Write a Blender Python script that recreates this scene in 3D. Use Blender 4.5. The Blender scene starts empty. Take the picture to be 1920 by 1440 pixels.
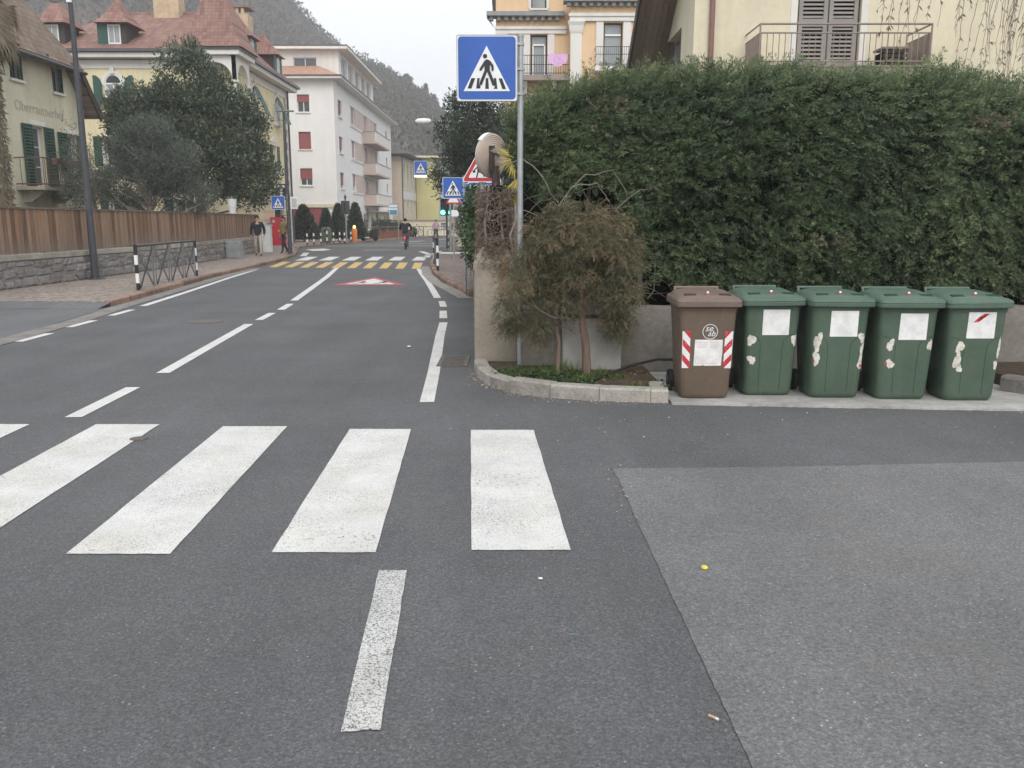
import bpy, bmesh, math, random
import numpy as np
from mathutils import Vector, Matrix, Euler

random.seed(7)
RNG = np.random.default_rng(7)
PI = math.pi
scene = bpy.context.scene
COL = scene.collection

# ---------------------------------------------------------------- camera
cam_d = bpy.data.cameras.new('camera')
cam = bpy.data.objects.new('camera', cam_d)
COL.objects.link(cam)
cam.location = (0.0, 0.0, 1.6)
cam.rotation_euler = (math.radians(90 - 10.8), 0, 0)
cam_d.sensor_width = 36.0
cam_d.lens = 30.0
cam_d.clip_start = 0.05
cam_d.clip_end = 4000
scene.camera = cam

# ---------------------------------------------------------------- overcast sky
world = bpy.data.worlds.new('World')
scene.world = world
world.use_nodes = True
wn = world.node_tree
wn.nodes.clear()
w_out = wn.nodes.new('ShaderNodeOutputWorld')
w_bg = wn.nodes.new('ShaderNodeBackground')
w_sky = wn.nodes.new('ShaderNodeTexSky')
w_sky.sky_type = 'NISHITA'
w_sky.sun_disc = False
SUN_EL, SUN_AZ = math.radians(40), math.radians(172)
w_sky.sun_elevation = SUN_EL
w_sky.sun_rotation = SUN_AZ
w_sky.air_density = 1.0
w_sky.dust_density = 4.0
w_mix = wn.nodes.new('ShaderNodeMixRGB')
w_mix.inputs[0].default_value = 0.86
w_mix.inputs[2].default_value = (10.6, 10.8, 11.1, 1)      # even cloud cover over the whole sky
w_bg.inputs[1].default_value = 0.1
wn.links.new(w_sky.outputs[0], w_mix.inputs[1])
wn.links.new(w_mix.outputs[0], w_bg.inputs[0])
wn.links.new(w_bg.outputs[0], w_out.inputs[0])

# ---------------------------------------------------------------- sun behind cloud
sun_d = bpy.data.lights.new('sun', 'SUN')
sun_d.energy = 1.2
sun_d.angle = math.radians(35)
sun_d.color = (1.0, 0.97, 0.92)
sun = bpy.data.objects.new('sun', sun_d)
COL.objects.link(sun)
sv = Vector((math.sin(SUN_AZ) * math.cos(SUN_EL), math.cos(SUN_AZ) * math.cos(SUN_EL), math.sin(SUN_EL)))
sun.rotation_euler = (-sv).to_track_quat('-Z', 'Y').to_euler()
sun.location = (0, 0, 60)

scene.view_settings.view_transform = 'Standard'
scene.view_settings.look = 'None'
scene.view_settings.exposure = 0.5
scene.view_settings.gamma = 1.0
scene.view_settings.use_curve_mapping = False

# ================================================================ materials
MAT = {}
class NT:
    def __init__(s, name):
        s.m = bpy.data.materials.new(name); s.m.use_nodes = True
        s.t = s.m.node_tree; s.t.nodes.clear()
        s.out = s.n('ShaderNodeOutputMaterial')
        s.b = s.n('ShaderNodeBsdfPrincipled')
        s.l(s.b.outputs[0], s.out.inputs[0])
        MAT[name] = s.m
    def n(s, t): return s.t.nodes.new(t)
    def l(s, a, b): s.t.links.new(a, b)
    def pos(s, kind='world'):
        if kind == 'world': return s.n('ShaderNodeNewGeometry').outputs['Position']
        return s.n('ShaderNodeTexCoord').outputs['Object']
    def noise(s, vec, scale, detail=4, rough=.6):
        n = s.n('ShaderNodeTexNoise'); n.inputs['Scale'].default_value = scale
        n.inputs['Detail'].default_value = detail; n.inputs['Roughness'].default_value = rough
        s.l(vec, n.inputs['Vector']); return n.outputs['Fac']
    def vor(s, vec, scale, feat='F1', out='Distance'):
        n = s.n('ShaderNodeTexVoronoi'); n.feature = feat; n.inputs['Scale'].default_value = scale
        s.l(vec, n.inputs['Vector']); return n.outputs[out]
    def ramp(s, fac, stops):
        r = s.n('ShaderNodeValToRGB'); e = r.color_ramp.elements
        while len(e) < len(stops): e.new(.5)
        for el, (p, c) in zip(e, stops):
            el.position = p
            el.color = (c, c, c, 1) if not hasattr(c, '__len__') else (*c[:3], 1)
        s.l(fac, r.inputs[0]); return r.outputs[0]
    def mix(s, fac, a, b, mode='MIX'):
        m = s.n('ShaderNodeMixRGB'); m.blend_type = mode
        for i, v in enumerate((fac, a, b)):
            if hasattr(v, 'is_linked') or hasattr(v, 'links'): s.l(v, m.inputs[i])
            elif i == 0: m.inputs[0].default_value = v
            else: m.inputs[i].default_value = (*v[:3], 1)
        return m.outputs[0]
    def math(s, op, a, b=None):
        m = s.n('ShaderNodeMath'); m.operation = op
        for i, v in enumerate((a, b)):
            if v is None: continue
            if hasattr(v, 'links'): s.l(v, m.inputs[i])
            else: m.inputs[i].default_value = v
        return m.outputs[0]
    def bump(s, h, strength=.3, dist=.01):
        b = s.n('ShaderNodeBump'); b.inputs['Strength'].default_value = strength
        b.inputs['Distance'].default_value = dist
        s.l(h, b.inputs['Height']); s.l(b.outputs[0], s.b.inputs['Normal'])
    def fin(s, col=None, rough=.8, spec=.3, metal=0):
        if col is not None:
            if hasattr(col, 'links'): s.l(col, s.b.inputs['Base Color'])
            else: s.b.inputs['Base Color'].default_value = (*col[:3], 1)
        s.b.inputs['Roughness'].default_value = rough
        s.b.inputs['Specular IOR Level'].default_value = spec
        s.b.inputs['Metallic'].default_value = metal
        return s.m

def plain(name, c, rough=.6, spec=.35, metal=0, var=.12, scale=6, bump=0, kind='world', rnd=0):
    """one colour with gentle mottling, optional per-object variation"""
    t = NT(name); p = t.pos(kind)
    f = t.noise(p, scale, 5)
    lo = tuple(x * (1 - var) for x in c); hi = tuple(min(1, x * (1 + var)) for x in c)
    col = t.ramp(f, [(.3, lo), (.7, hi)])
    if rnd:
        oi = t.n('ShaderNodeObjectInfo')
        r = t.ramp(oi.outputs['Random'], [(0, 1 - rnd), (1, 1.0)])
        col = t.mix(1, col, r, 'MULTIPLY')
    if bump: t.bump(t.noise(p, scale * 8, 4), bump, .01)
    return t.fin(col, rough, spec, metal)

def asphalt(name, dark, light, tint=(1, 1, 1), speck=.5, patchy=.2):
    t = NT(name); p = t.pos()
    fine = t.mix(.45, t.noise(p, 210, 3, .75), t.noise(p, 70, 4, .8))
    big = t.noise(p, .55, 5, .6)
    mid = t.noise(p, 9, 4, .65)
    base = t.ramp(fine, [(.30, tuple(dark * x * .45 for x in tint)), (.5, tuple(dark * x for x in tint)), (.70, tuple(light * 1.25 * x for x in tint))])
    bigr = t.ramp(big, [(.3, 1 - patchy), (.7, 1.0 + patchy * .4)])
    col = t.mix(1, base, bigr, 'MULTIPLY')
    midr = t.ramp(mid, [(.3, .94), (.7, 1.04)])
    col = t.mix(1, col, midr, 'MULTIPLY')
    # aggregate: each grain its own shade; long faint streaks along the carriageway; brownish oil film
    ag = t.n('ShaderNodeTexVoronoi'); ag.inputs['Scale'].default_value = 115; t.l(p, ag.inputs['Vector'])
    sg = t.n('ShaderNodeSeparateColor'); t.l(ag.outputs['Color'], sg.inputs[0])
    col = t.mix(1, col, t.ramp(sg.outputs[0], [(0, .76), (.5, .98), (.85, 1.10), (1, 1.38)]), 'MULTIPLY')
    mp = t.n('ShaderNodeMapping'); mp.inputs['Scale'].default_value = (1.5, .12, 1); t.l(p, mp.inputs[0])
    col = t.mix(1, col, t.ramp(t.noise(mp.outputs[0], 1.0, 4, .6), [(.3, .90), (.7, 1.07)]), 'MULTIPLY')
    col = t.mix(t.ramp(t.noise(p, .8, 5, .7), [(.5, 0.0), (.72, .3)]), col, tuple(dark * q for q in (.98, .90, .80)))
    # pale stone chips, their density follows a broad noise
    v = t.n('ShaderNodeTexVoronoi'); v.inputs['Scale'].default_value = 38; t.l(p, v.inputs['Vector'])
    chip = t.ramp(v.outputs['Distance'], [(.10, 1.0), (.20, 0.0)])
    sep = t.n('ShaderNodeSeparateColor'); t.l(v.outputs['Color'], sep.inputs[0])
    pick = t.ramp(sep.outputs[0], [(.86, 0.0), (.90, speck)])
    dens = t.ramp(t.noise(p, 1.3, 3), [(.35, .25), (.62, 1.0)])
    k = t.mix(1, t.mix(1, chip, pick, 'MULTIPLY'), dens, 'MULTIPLY')
    col = t.mix(k, col, (.55, .54, .53))
    # dark hairline pits
    pit = t.ramp(t.noise(p, 75, 5, .8), [(.30, .0), (.40, 1.0)])
    col = t.mix(pit, tuple(dark * .45 * x for x in tint), col)
    h = t.math('ADD', t.noise(p, 180, 4, .75), t.math('MULTIPLY', pit, .6))
    t.bump(h, .55, .006)
    return t.fin(col, .86, .25)

asphalt('asphalt_road', .116, .172, (.98, 1.0, 1.04))
asphalt('asphalt_strip', .116, .174, (1.0, 1.0, 1.02), .7)
asphalt('asphalt_old', .170, .238, (.99, 1.0, 1.01), .8, .22)
asphalt('asphalt_drive', .15, .20, (.97, 1.0, 1.04), .2, .15)

def paint(name, c, wear=.42, dirt=.15):
    t = NT(name); p = t.pos()
    n1 = t.noise(p, 130, 4, .8); n2 = t.noise(p, 1.9, 4, .6)
    s = t.math('ADD', n1, t.math('MULTIPLY', n2, .15))
    m = t.ramp(s, [(wear, 0.0), (wear + .07, 1.0)])
    chip = t.ramp(t.math('ADD', t.noise(p, 34, 6, .8), t.math('MULTIPLY', t.noise(p, 1.1, 3, .5), .5)), [(.555, 0.0), (.60, 1.0)])
    m = t.mix(1, m, chip, 'MULTIPLY')
    d = t.ramp(t.noise(p, 3.2, 5, .65), [(.35, 1 - dirt), (.65, 1.0)])
    warm = t.mix(t.ramp(t.noise(p, 2.1, 3), [(.45, 0.0), (.8, .5)]), c, tuple(x * y for x, y in zip(c, (.93, .86, .74))))
    col = t.mix(m, (.06, .06, .062), t.mix(1, warm, d, 'MULTIPLY'))
    t.bump(t.noise(p, 170, 4, .8), .45, .005)
    return t.fin(col, .75, .3)
paint('paint_white', (.64, .64, .62), .445)
paint('paint_white_worn', (.58, .58, .565), .495, .2)
paint('paint_white_far', (.64, .64, .63), .38)
paint('paint_yellow', (.62, .43, .16), .44)
paint('paint_red', (.44, .10, .11), .42)
paint('paint_black', (.05, .05, .05), .2)

def stone(name, c, c2, scale=7, bump=.5, rough=.9, rnd=.25, kind='world'):
    t = NT(name); p = t.pos(kind)
    f = t.mix(.5, t.noise(p, scale, 6, .7), t.noise(p, scale * 6, 4, .7))
    col = t.ramp(f, [(.32, c), (.68, c2)])
    st = t.ramp(t.noise(p, scale * .35, 5, .7), [(.35, .72), (.6, 1.05)])
    col = t.mix(1, col, st, 'MULTIPLY')
    oi = t.n('ShaderNodeObjectInfo')
    r = t.ramp(oi.outputs['Random'], [(0, 1 - rnd), (1, 1 + rnd * .3)])
    col = t.mix(1, col, r, 'MULTIPLY')
    t.bump(t.noise(p, scale * 5, 6, .75), bump, .02)
    return t.fin(col, rough, .2)
stone('kerb_concrete', (.27, .25, .22), (.48, .455, .41), 7, .8, rnd=.12)
stone('kerb_porphyry', (.24, .15, .115), (.38, .27, .21), 9, .4, rnd=.4)
stone('kerb_grey', (.24, .22, .205), (.37, .35, .325), 9, .4, rnd=.3)
stone('wall_concrete', (.20, .185, .165), (.34, .31, .275), 3, .6)
stone('pad_concrete', (.40, .39, .37), (.66, .65, .62), 5, .5)
stone('rubble', (.20, .19, .185), (.40, .38, .365), 8, .8, rnd=.3)
stone('mortar', (.24, .23, .215), (.37, .355, .335), 6, .6)
stone('coping', (.33, .31, .26), (.48, .45, .39), 4, .4)
stone('brick_red', (.25, .095, .06), (.36, .16, .10), 9, .5)
stone('soil', (.075, .055, .038), (.15, .115, .08), 12, .9)
stone('far_ground', (.10, .10, .075), (.17, .16, .12), .6, .3)

def pillar_mat():
    t = NT('pillar_render'); p = t.pos()
    f = t.mix(.5, t.noise(p, 2.4, 6, .7), t.noise(p, 22, 5, .7))
    col = t.ramp(f, [(.3, (.24, .205, .165)), (.7, (.385, .34, .285))])
    geo = t.n('ShaderNodeSeparateXYZ'); t.l(p, geo.inputs[0])
    # rust-coloured run below the broken brick corner
    band = t.ramp(t.math('ABSOLUTE', t.math('SUBTRACT', geo.outputs[0], -.115)), [(.0, .8), (.06, 0.0)])
    zz = t.ramp(geo.outputs[2], [(.62, 0.0), (1.0, 1.0)])
    brk = t.ramp(t.noise(p, 14, 4, .7), [(.4, .2), (.6, 1.0)])
    col = t.mix(t.mix(1, t.mix(1, band, zz, 'MULTIPLY'), brk, 'MULTIPLY'), col, (.22, .12, .08))
    t.bump(t.noise(p, 30, 6, .75), .5, .02)
    t.fin(col, .92, .15)
pillar_mat()

def cobble(name, c, c2, scale=9.5):
    """porphyry setts seen at a grazing distance: one voronoi cell per sett"""
    t = NT(name); p = t.pos()
    v = t.n('ShaderNodeTexVoronoi'); v.inputs['Scale'].default_value = scale; v.inputs['Randomness'].default_value = .45
    t.l(p, v.inputs['Vector'])
    sep = t.n('ShaderNodeSeparateColor'); t.l(v.outputs['Color'], sep.inputs[0])
    col = t.ramp(sep.outputs[0], [(0, c), (.55, tuple((a + b) / 2 for a, b in zip(c, c2))), (1, c2)])
    e = t.n('ShaderNodeTexVoronoi'); e.feature = 'DISTANCE_TO_EDGE'; e.inputs['Scale'].default_value = scale
    e.inputs['Randomness'].default_value = .45; t.l(p, e.inputs['Vector'])
    j = t.ramp(e.outputs['Distance'], [(.02, 0.0), (.11, 1.0)])
    col = t.mix(j, (.16, .145, .13), col)
    col = t.mix(1, col, t.ramp(t.noise(p, .9, 4), [(.3, .84), (.7, 1.05)]), 'MULTIPLY')
    t.bump(j, .8, .015)
    t.fin(col, .85, .25)
cobble('setts', (.25, .20, .175), (.42, .35, .31))
cobble('setts_red', (.23, .17, .155), (.36, .28, .255), 8)

def plaster(name, c, stain=.18, scale=.7, bump=.25):
    t = NT(name); p = t.pos()
    a = t.ramp(t.noise(p, scale, 6, .65), [(.3, tuple(x * (1 - stain) for x in c)), (.65, c)])
    b = t.ramp(t.noise(p, scale * 14, 5, .7), [(.3, .93), (.7, 1.03)])
    col = t.mix(1, a, b, 'MULTIPLY')
    mp = t.n('ShaderNodeMapping'); mp.inputs['Scale'].default_value = (2.2, 2.2, .16); t.l(p, mp.inputs[0])
    col = t.mix(1, col, t.ramp(t.noise(mp.outputs[0], 1.0, 6, .7), [(.34, 1 - stain * .9), (.56, 1.0)]), 'MULTIPLY')
    t.bump(t.noise(p, 45, 5, .7), bump, .01)
    t.fin(col, .9, .2)
plaster('plaster_cream', (.68, .645, .49), .14)
plaster('plaster_yellow', (.80, .715, .475), .12)
plaster('plaster_ochre', (.70, .61, .43), .12)
plaster('plaster_white', (.82, .81, .79), .06)
plaster('plaster_trim', (.76, .74, .70), .08)
plaster('plaster_peach', (.80, .585, .365), .10)
plaster('plaster_house', (.75, .69, .52), .10, .5, .5)
plaster('plaster_beige', (.64, .53, .42), .10)
plaster('plaster_pale', (.72, .66, .50), .10)
plaster('plaster_lime', (.66, .60, .30), .10)
plaster('plaster_grey', (.46, .48, .45), .10)
plaster('plaster_rose', (.60, .50, .44), .10)
plaster('cornice_grey', (.33, .34, .345), .15)

def tiles(name, c, c2, across=5.0, rows=5.5, axis='x'):
    t = NT(name); p = t.pos()
    s = t.n('ShaderNodeSeparateXYZ'); t.l(p, s.inputs[0])
    u = s.outputs[0] if axis == 'x' else s.outputs[1]
    if axis == 'xy': u = t.math('ADD', s.outputs[0], s.outputs[1])
    w = t.math('ABSOLUTE', t.math('SINE', t.math('MULTIPLY', u, across * PI)))
    r = t.math('FRACT', t.math('MULTIPLY', s.outputs[2], rows))
    cell = t.n('ShaderNodeCombineXYZ')
    t.l(t.math('FLOOR', t.math('MULTIPLY', u, across)), cell.inputs[0])
    t.l(t.math('FLOOR', t.math('MULTIPLY', s.outputs[2], rows)), cell.inputs[2])
    wn_ = t.n('ShaderNodeTexWhiteNoise'); t.l(cell.outputs[0], wn_.inputs['Vector'])
    mixf = t.math('ADD', t.math('MULTIPLY', wn_.outputs['Value'], .38), t.math('MULTIPLY', t.noise(p, 1.2, 5), .7))
    col = t.ramp(mixf, [(.2, c), (.8, c2)])
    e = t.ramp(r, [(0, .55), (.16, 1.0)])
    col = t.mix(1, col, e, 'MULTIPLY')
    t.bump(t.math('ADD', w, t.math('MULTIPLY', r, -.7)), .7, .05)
    t.fin(col, .85, .2)
tiles('roof_red', (.19, .105, .088), (.33, .205, .17))
tiles('roof_red_side', (.19, .105, .088), (.33, .205, .17), axis='y')
tiles('roof_orange', (.36, .19, .13), (.48, .30, .22))
tiles('roof_brown', (.15, .115, .09), (.27, .21, .165), 4.5, 5.0, 'y')
tiles('roof_grey', (.10, .095, .09), (.17, .16, .15))

def wood(name, c, c2, along='z', rnd=.35, scale=1.0):
    t = NT(name); p = t.pos()
    mp = t.n('ShaderNodeMapping')
    mp.inputs['Scale'].default_value = (14 * scale, 14 * scale, .9 * scale) if along == 'z' else (14 * scale, .9 * scale, 14 * scale)
    t.l(p, mp.inputs[0])
    oi = t.n('ShaderNodeObjectInfo')
    g = t.noise(mp.outputs[0], 2.5, 6, .7)
    col = t.ramp(g, [(.25, c), (.75, c2)])
    r = t.ramp(oi.outputs['Random'], [(0, 1 - rnd), (.6, 1.0), (1, 1.22)])
    col = t.mix(1, col, r, 'MULTIPLY')
    # weathering: silvered grey where rain reaches, patchy
    gr = t.ramp(t.math('ADD', t.noise(mp.outputs[0], 1.1, 4), t.math('MULTIPLY', oi.outputs['Random'], .25)), [(.5, 0.0), (.8, .75)])
    s = t.n('ShaderNodeSeparateXYZ'); t.l(p, s.inputs[0])
    low = t.ramp(t.math('ADD', t.math('SUBTRACT', s.outputs[2], 1.0), t.math('MULTIPLY', g, .4)), [(.05, .6), (.55, 0.0)]) if name == 'fence_wood' else 0.0
    col = t.mix(gr, col, (.25, .21, .175))
    col = t.mix(low, col, (.20, .175, .155))
    t.bump(g, .35, .01)
    t.fin(col, .85, .2)
wood('fence_wood', (.20, .105, .058), (.40, .235, .135), rnd=.6)
wood('fence_frame', (.10, .085, .07), (.18, .15, .125), rnd=.1)
wood('soffit_wood', (.16, .12, .09), (.29, .235, .185), 'y', .2, .6)
wood('bark', (.10, .075, .055), (.21, .165, .125), rnd=.1)
wood('bark_red', (.10, .065, .05), (.20, .135, .105), rnd=.1)
wood('bark_grey', (.19, .165, .14), (.33, .295, .255), rnd=.1)
wood('palm_fibre', (.13, .105, .065), (.30, .255, .17), rnd=.1)

def leaf(name, stops, rough=.6, trans=.25):
    t = NT(name)
    a = t.n('ShaderNodeAttribute'); a.attribute_name = 'tone'
    col = t.ramp(a.outputs['Fac'], stops)
    t.fin(col, rough, .3)
    if trans:
        tr = t.n('ShaderNodeBsdfTranslucent'); t.l(col, tr.inputs[0])
        mx = t.n('ShaderNodeMixShader'); mx.inputs[0].default_value = trans
        t.l(t.b.outputs[0], mx.inputs[1]); t.l(tr.outputs[0], mx.inputs[2]); t.l(mx.outputs[0], t.out.inputs[0])
    return t.m
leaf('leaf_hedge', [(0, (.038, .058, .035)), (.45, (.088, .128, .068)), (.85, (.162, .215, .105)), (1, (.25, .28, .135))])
leaf('leaf_juniper', [(0, (.065, .078, .046)), (.4, (.125, .128, .072)), (.7, (.205, .16, .096)), (1, (.31, .22, .14))])
leaf('leaf_magnolia', [(0, (.042, .064, .044)), (.5, (.085, .118, .072)), (.85, (.13, .152, .08)), (1, (.18, .165, .09))], .35, .15)
leaf('leaf_olive', [(0, (.064, .082, .070)), (.5, (.12, .142, .115)), (1, (.195, .21, .17))])
leaf('leaf_dark', [(0, (.030, .046, .032)), (.5, (.060, .084, .054)), (1, (.11, .13, .078))])
leaf('leaf_cypress', [(0, (.030, .046, .032)), (.5, (.052, .076, .048)), (1, (.085, .105, .060))])
leaf('leaf_ivy', [(0, (.030, .055, .026)), (.6, (.055, .095, .042)), (1, (.10, .145, .06))])
leaf('leaf_grass', [(0, (.045, .085, .02)), (.6, (.08, .16, .035)), (1, (.16, .20, .06))])
leaf('leaf_dead', [(0, (.13, .105, .07)), (.5, (.23, .19, .135)), (1, (.35, .30, .22))])
leaf('leaf_yellow', [(0, (.16, .15, .04)), (.5, (.34, .27, .06)), (1, (.50, .40, .09))])
leaf('leaf_willow', [(0, (.12, .11, .06)), (.5, (.19, .165, .085)), (1, (.28, .23, .12))])
leaf('leaf_wood_hill', [(0, (.040, .052, .034)), (.4, (.075, .078, .055)), (.75, (.12, .105, .082)), (1, (.165, .14, .115))])
leaf('twig', [(0, (.10, .075, .058)), (.5, (.20, .155, .125)), (1, (.34, .28, .23))], .85, 0)
leaf('litter', [(0, (.14, .09, .05)), (.5, (.33, .26, .18)), (1, (.62, .58, .52))], .9, 0)

def BIN(name, c):
    # moulded plastic: faded patches, dusty film, rain streaks and scratches
    t = NT(name); p = t.pos()
    a = t.ramp(t.noise(p, 3.5, 6, .7), [(.3, tuple(x * .82 for x in c)), (.7, tuple(x * 1.12 for x in c))])
    mp = t.n('ShaderNodeMapping'); mp.inputs['Scale'].default_value = (26, 26, 1.6); t.l(p, mp.inputs[0])
    st = t.ramp(t.noise(mp.outputs[0], 1.0, 5, .7), [(.52, 0.0), (.72, .32)])
    a = t.mix(st, a, tuple(.5 * x + .09 for x in c))
    sc = t.ramp(t.noise(p, 60, 6, .85), [(.62, 0.0), (.70, .4)])
    a = t.mix(sc, a, tuple(x * .45 for x in c))
    dirt = t.ramp(t.noise(p, 7, 5, .7), [(.52, 0.0), (.7, .35)])
    a = t.mix(dirt, a, (.11, .10, .085))
    t.l(t.ramp(t.noise(p, 12, 4), [(.3, .38), (.7, .68)]), t.b.inputs['Roughness'])
    t.bump(t.noise(p, 140, 3, .6), .08, .003)
    t.l(a, t.b.inputs['Base Color']); t.b.inputs['Specular IOR Level'].default_value = .35
plain('metal_dark', (.055, .058, .066), .5, .4, .0, .15, 5)
plain('metal_grey', (.17, .175, .18), .5, .45, .0, .15, 5)
plain('metal_galv', (.36, .375, .385), .42, .5, .55, .15, 9)
plain('metal_brown', (.30, .245, .215), .6, .3, 0, .12, 6)
plain('metal_rust', (.15, .085, .06), .8, .2, 0, .3, 12)
plain('iron_cast', (.135, .12, .108), .75, .3, .2, .3, 20, .3)
plain('black_rubber', (.018, .018, .019), .75, .3)
plain('white_enamel', (.78, .78, .77), .35, .4, 0, .04)
plain('black_enamel', (.022, .022, .025), .45, .4)
plain('sign_blue', (.030, .105, .40), .35, .4, 0, .07, 3)
plain('sign_white', (.74, .75, .76), .4, .4, 0, .04)
plain('sign_black', (.028, .032, .034), .45, .3)
plain('sign_red', (.48, .035, .05), .4, .4, 0, .08)
plain('sign_back', (.40, .41, .42), .5, .4, .3)
plain('mirror_back', (.46, .38, .325), .6, .3, 0, .1, 8)
BIN('bin_green', (.074, .116, .080))
BIN('bin_green_lid', (.088, .140, .105))
BIN('bin_brown', (.138, .100, .073))
BIN('bin_brown_lid', (.175, .132, .108))
plain('bin_groove', (.022, .05, .028), .7, .2)  # darker green: shade in grooves and grips put into the colour
plain('bin_groove_brown', (.06, .04, .03), .7, .2)  # darker brown for the painted shade in the grips, and for the catch
def sticker():
    t = NT('sticker_white'); p = t.pos()
    m = t.ramp(t.noise(p, 26, 5, .75), [(.24, 0.0), (.30, 1.0)])
    c = t.ramp(t.noise(p, 9, 4), [(.3, (.62, .62, .60)), (.6, (.80, .80, .79))])
    t.fin(t.mix(m, (.36, .37, .35), c), .5, .3)
    t = NT('sticker_torn'); p = t.pos()
    c = t.ramp(t.noise(p, 22, 5, .7), [(.3, (.42, .38, .31)), (.55, (.66, .64, .57)), (.7, (.72, .71, .67))])
    t.fin(c, .7, .2)
    t = NT('sticker_red'); p = t.pos()
    c = t.ramp(t.noise(p, 60, 4, .8), [(.58, (.50, .03, .045)), (.66, (.70, .42, .40))])
    t.fin(c, .45, .35)
sticker()
plain('print_pink', (.66, .50, .50), .6, .2)
plain('print_grey', (.50, .50, .50), .6, .2)
plain('print_wall', (.48, .45, .37), .8, .2)
plain('shutter_green', (.030, .085, .062), .55, .35, 0, .15, 3)
plain('shutter_grey', (.29, .265, .245), .65, .3, 0, .12, 4)
plain('roller_red', (.27, .085, .085), .6, .3, 0, .08, 3)
plain('roller_rose', (.36, .25, .23), .6, .3, 0, .08, 3)
plain('facade_red', (.26, .07, .075), .6, .3, 0, .1, 2)
plain('timber_dark', (.060, .047, .042), .7, .3, 0, .2, 5)
plain('gutter', (.10, .095, .10), .45, .4, .3)
plain('downpipe_red', (.24, .13, .11), .5, .35)
plain('chimney_brick', (.52, .41, .28), .85, .2, 0, .2, 3)
plain('interior_dark', (.012, .012, .013), .9, .1)
plain('machine_red', (.52, .03, .055), .35, .4, 0, .05)
plain('cabinet_white', (.62, .64, .64), .6, .3, 0, .12, 3)
plain('cabinet_zinc', (.33, .37, .38), .5, .4, .3, .2, 3)
plain('cabinet_grey', (.34, .335, .31), .65, .3, 0, .12, 4)
plain('orange_paint', (.68, .20, .04), .45, .4)
plain('sign_yellow', (.60, .43, .06), .5, .35)
plain('sign_teal', (.05, .25, .38), .5, .35)
plain('awning', (.52, .50, .45), .7, .2)
plain('cloth_white', (.70, .71, .72), .8, .1)
plain('cloth_pink', (.66, .42, .66), .85, .1, 0, .15, 8)
plain('skin', (.45, .27, .20), .6, .3, 0, .08)
plain('hair_dark', (.022, .018, .016), .8, .2)
plain('jacket_black', (.022, .024, .030), .85, .15, 0, .3, 12)
plain('jacket_olive', (.28, .21, .095), .85, .15, 0, .2, 12)
plain('shirt_green', (.045, .058, .045), .85, .15)
plain('trousers_beige', (.40, .36, .32), .9, .1, 0, .2, 9)
plain('trousers_dark', (.03, .034, .042), .9, .1)
plain('jeans', (.10, .19, .24), .9, .1, 0, .2, 9)
plain('cardigan_pink', (.45, .30, .40), .9, .1)
plain('shoe', (.05, .04, .035), .6, .2)
plain('bike_red', (.40, .03, .05), .4, .4)
plain('bike_frame', (.10, .10, .11), .4, .4)
plain('hose_black', (.03, .03, .03), .6, .3)
plain('paper_white', (.68, .68, .66), .8, .2, 0, .1, 30)
plain('paper_yellow', (.62, .56, .10), .7, .2, 0, .2, 60)
plain('filter_tan', (.55, .36, .22), .8, .2)

def glass(name, c=(.10, .115, .12), rough=.06):
    t = NT(name); p = t.pos()
    col = t.ramp(t.noise(p, .8, 3), [(.3, tuple(x * .6 for x in c)), (.7, c)])
    return t.fin(col, rough, .6)
glass('glass'); glass('glass_pale', (.34, .37, .38), .12); glass('glass_dark', (.025, .028, .03), .1)
glass('curtain', (.55, .57, .57), .3)
t = NT('mirror_glass'); t.fin((.8, .82, .83), .03, .5, 1.0)
def emit(name, c, s):
    t = NT(name)
    t.b.inputs['Base Color'].default_value = (*c, 1)
    t.b.inputs['Emission Color'].default_value = (*c, 1)
    t.b.inputs['Emission Strength'].default_value = s
emit('lamp_green', (.10, 1.0, .62), 4.5)
emit('lamp_white', (1, .98, .86), 1.6)
emit('lamp_amber', (1, .72, .25), 2.5)
emit('lamp_red', (1, .06, .06), 2.5)
# ================================================================ geometry helpers
ORG = {}
def link(o, parent=None):
    COL.objects.link(o)
    if parent is not None:
        o.parent = parent
        ORG[o.name] = ORG.get(parent.name, Vector((0, 0, 0)))
    return o
def tag(o, label=None, cat=None, group=None, kind=None):
    if label: o['label'] = label
    if cat: o['category'] = cat
    if group: o['group'] = group
    if kind: o['kind'] = kind
    return o
def thing(name, label, cat, loc=(0, 0, 0), group=None):
    o = bpy.data.objects.new(name, None); o.empty_display_size = .2
    COL.objects.link(o); o.location = loc; ORG[o.name] = Vector(loc)
    return tag(o, label, cat, group)
def copy_tree(o, parent=None):
    c = o.copy(); COL.objects.link(c)
    if parent is not None: c.parent = parent
    for ch in o.children: copy_tree(ch, c)
    return c

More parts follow.
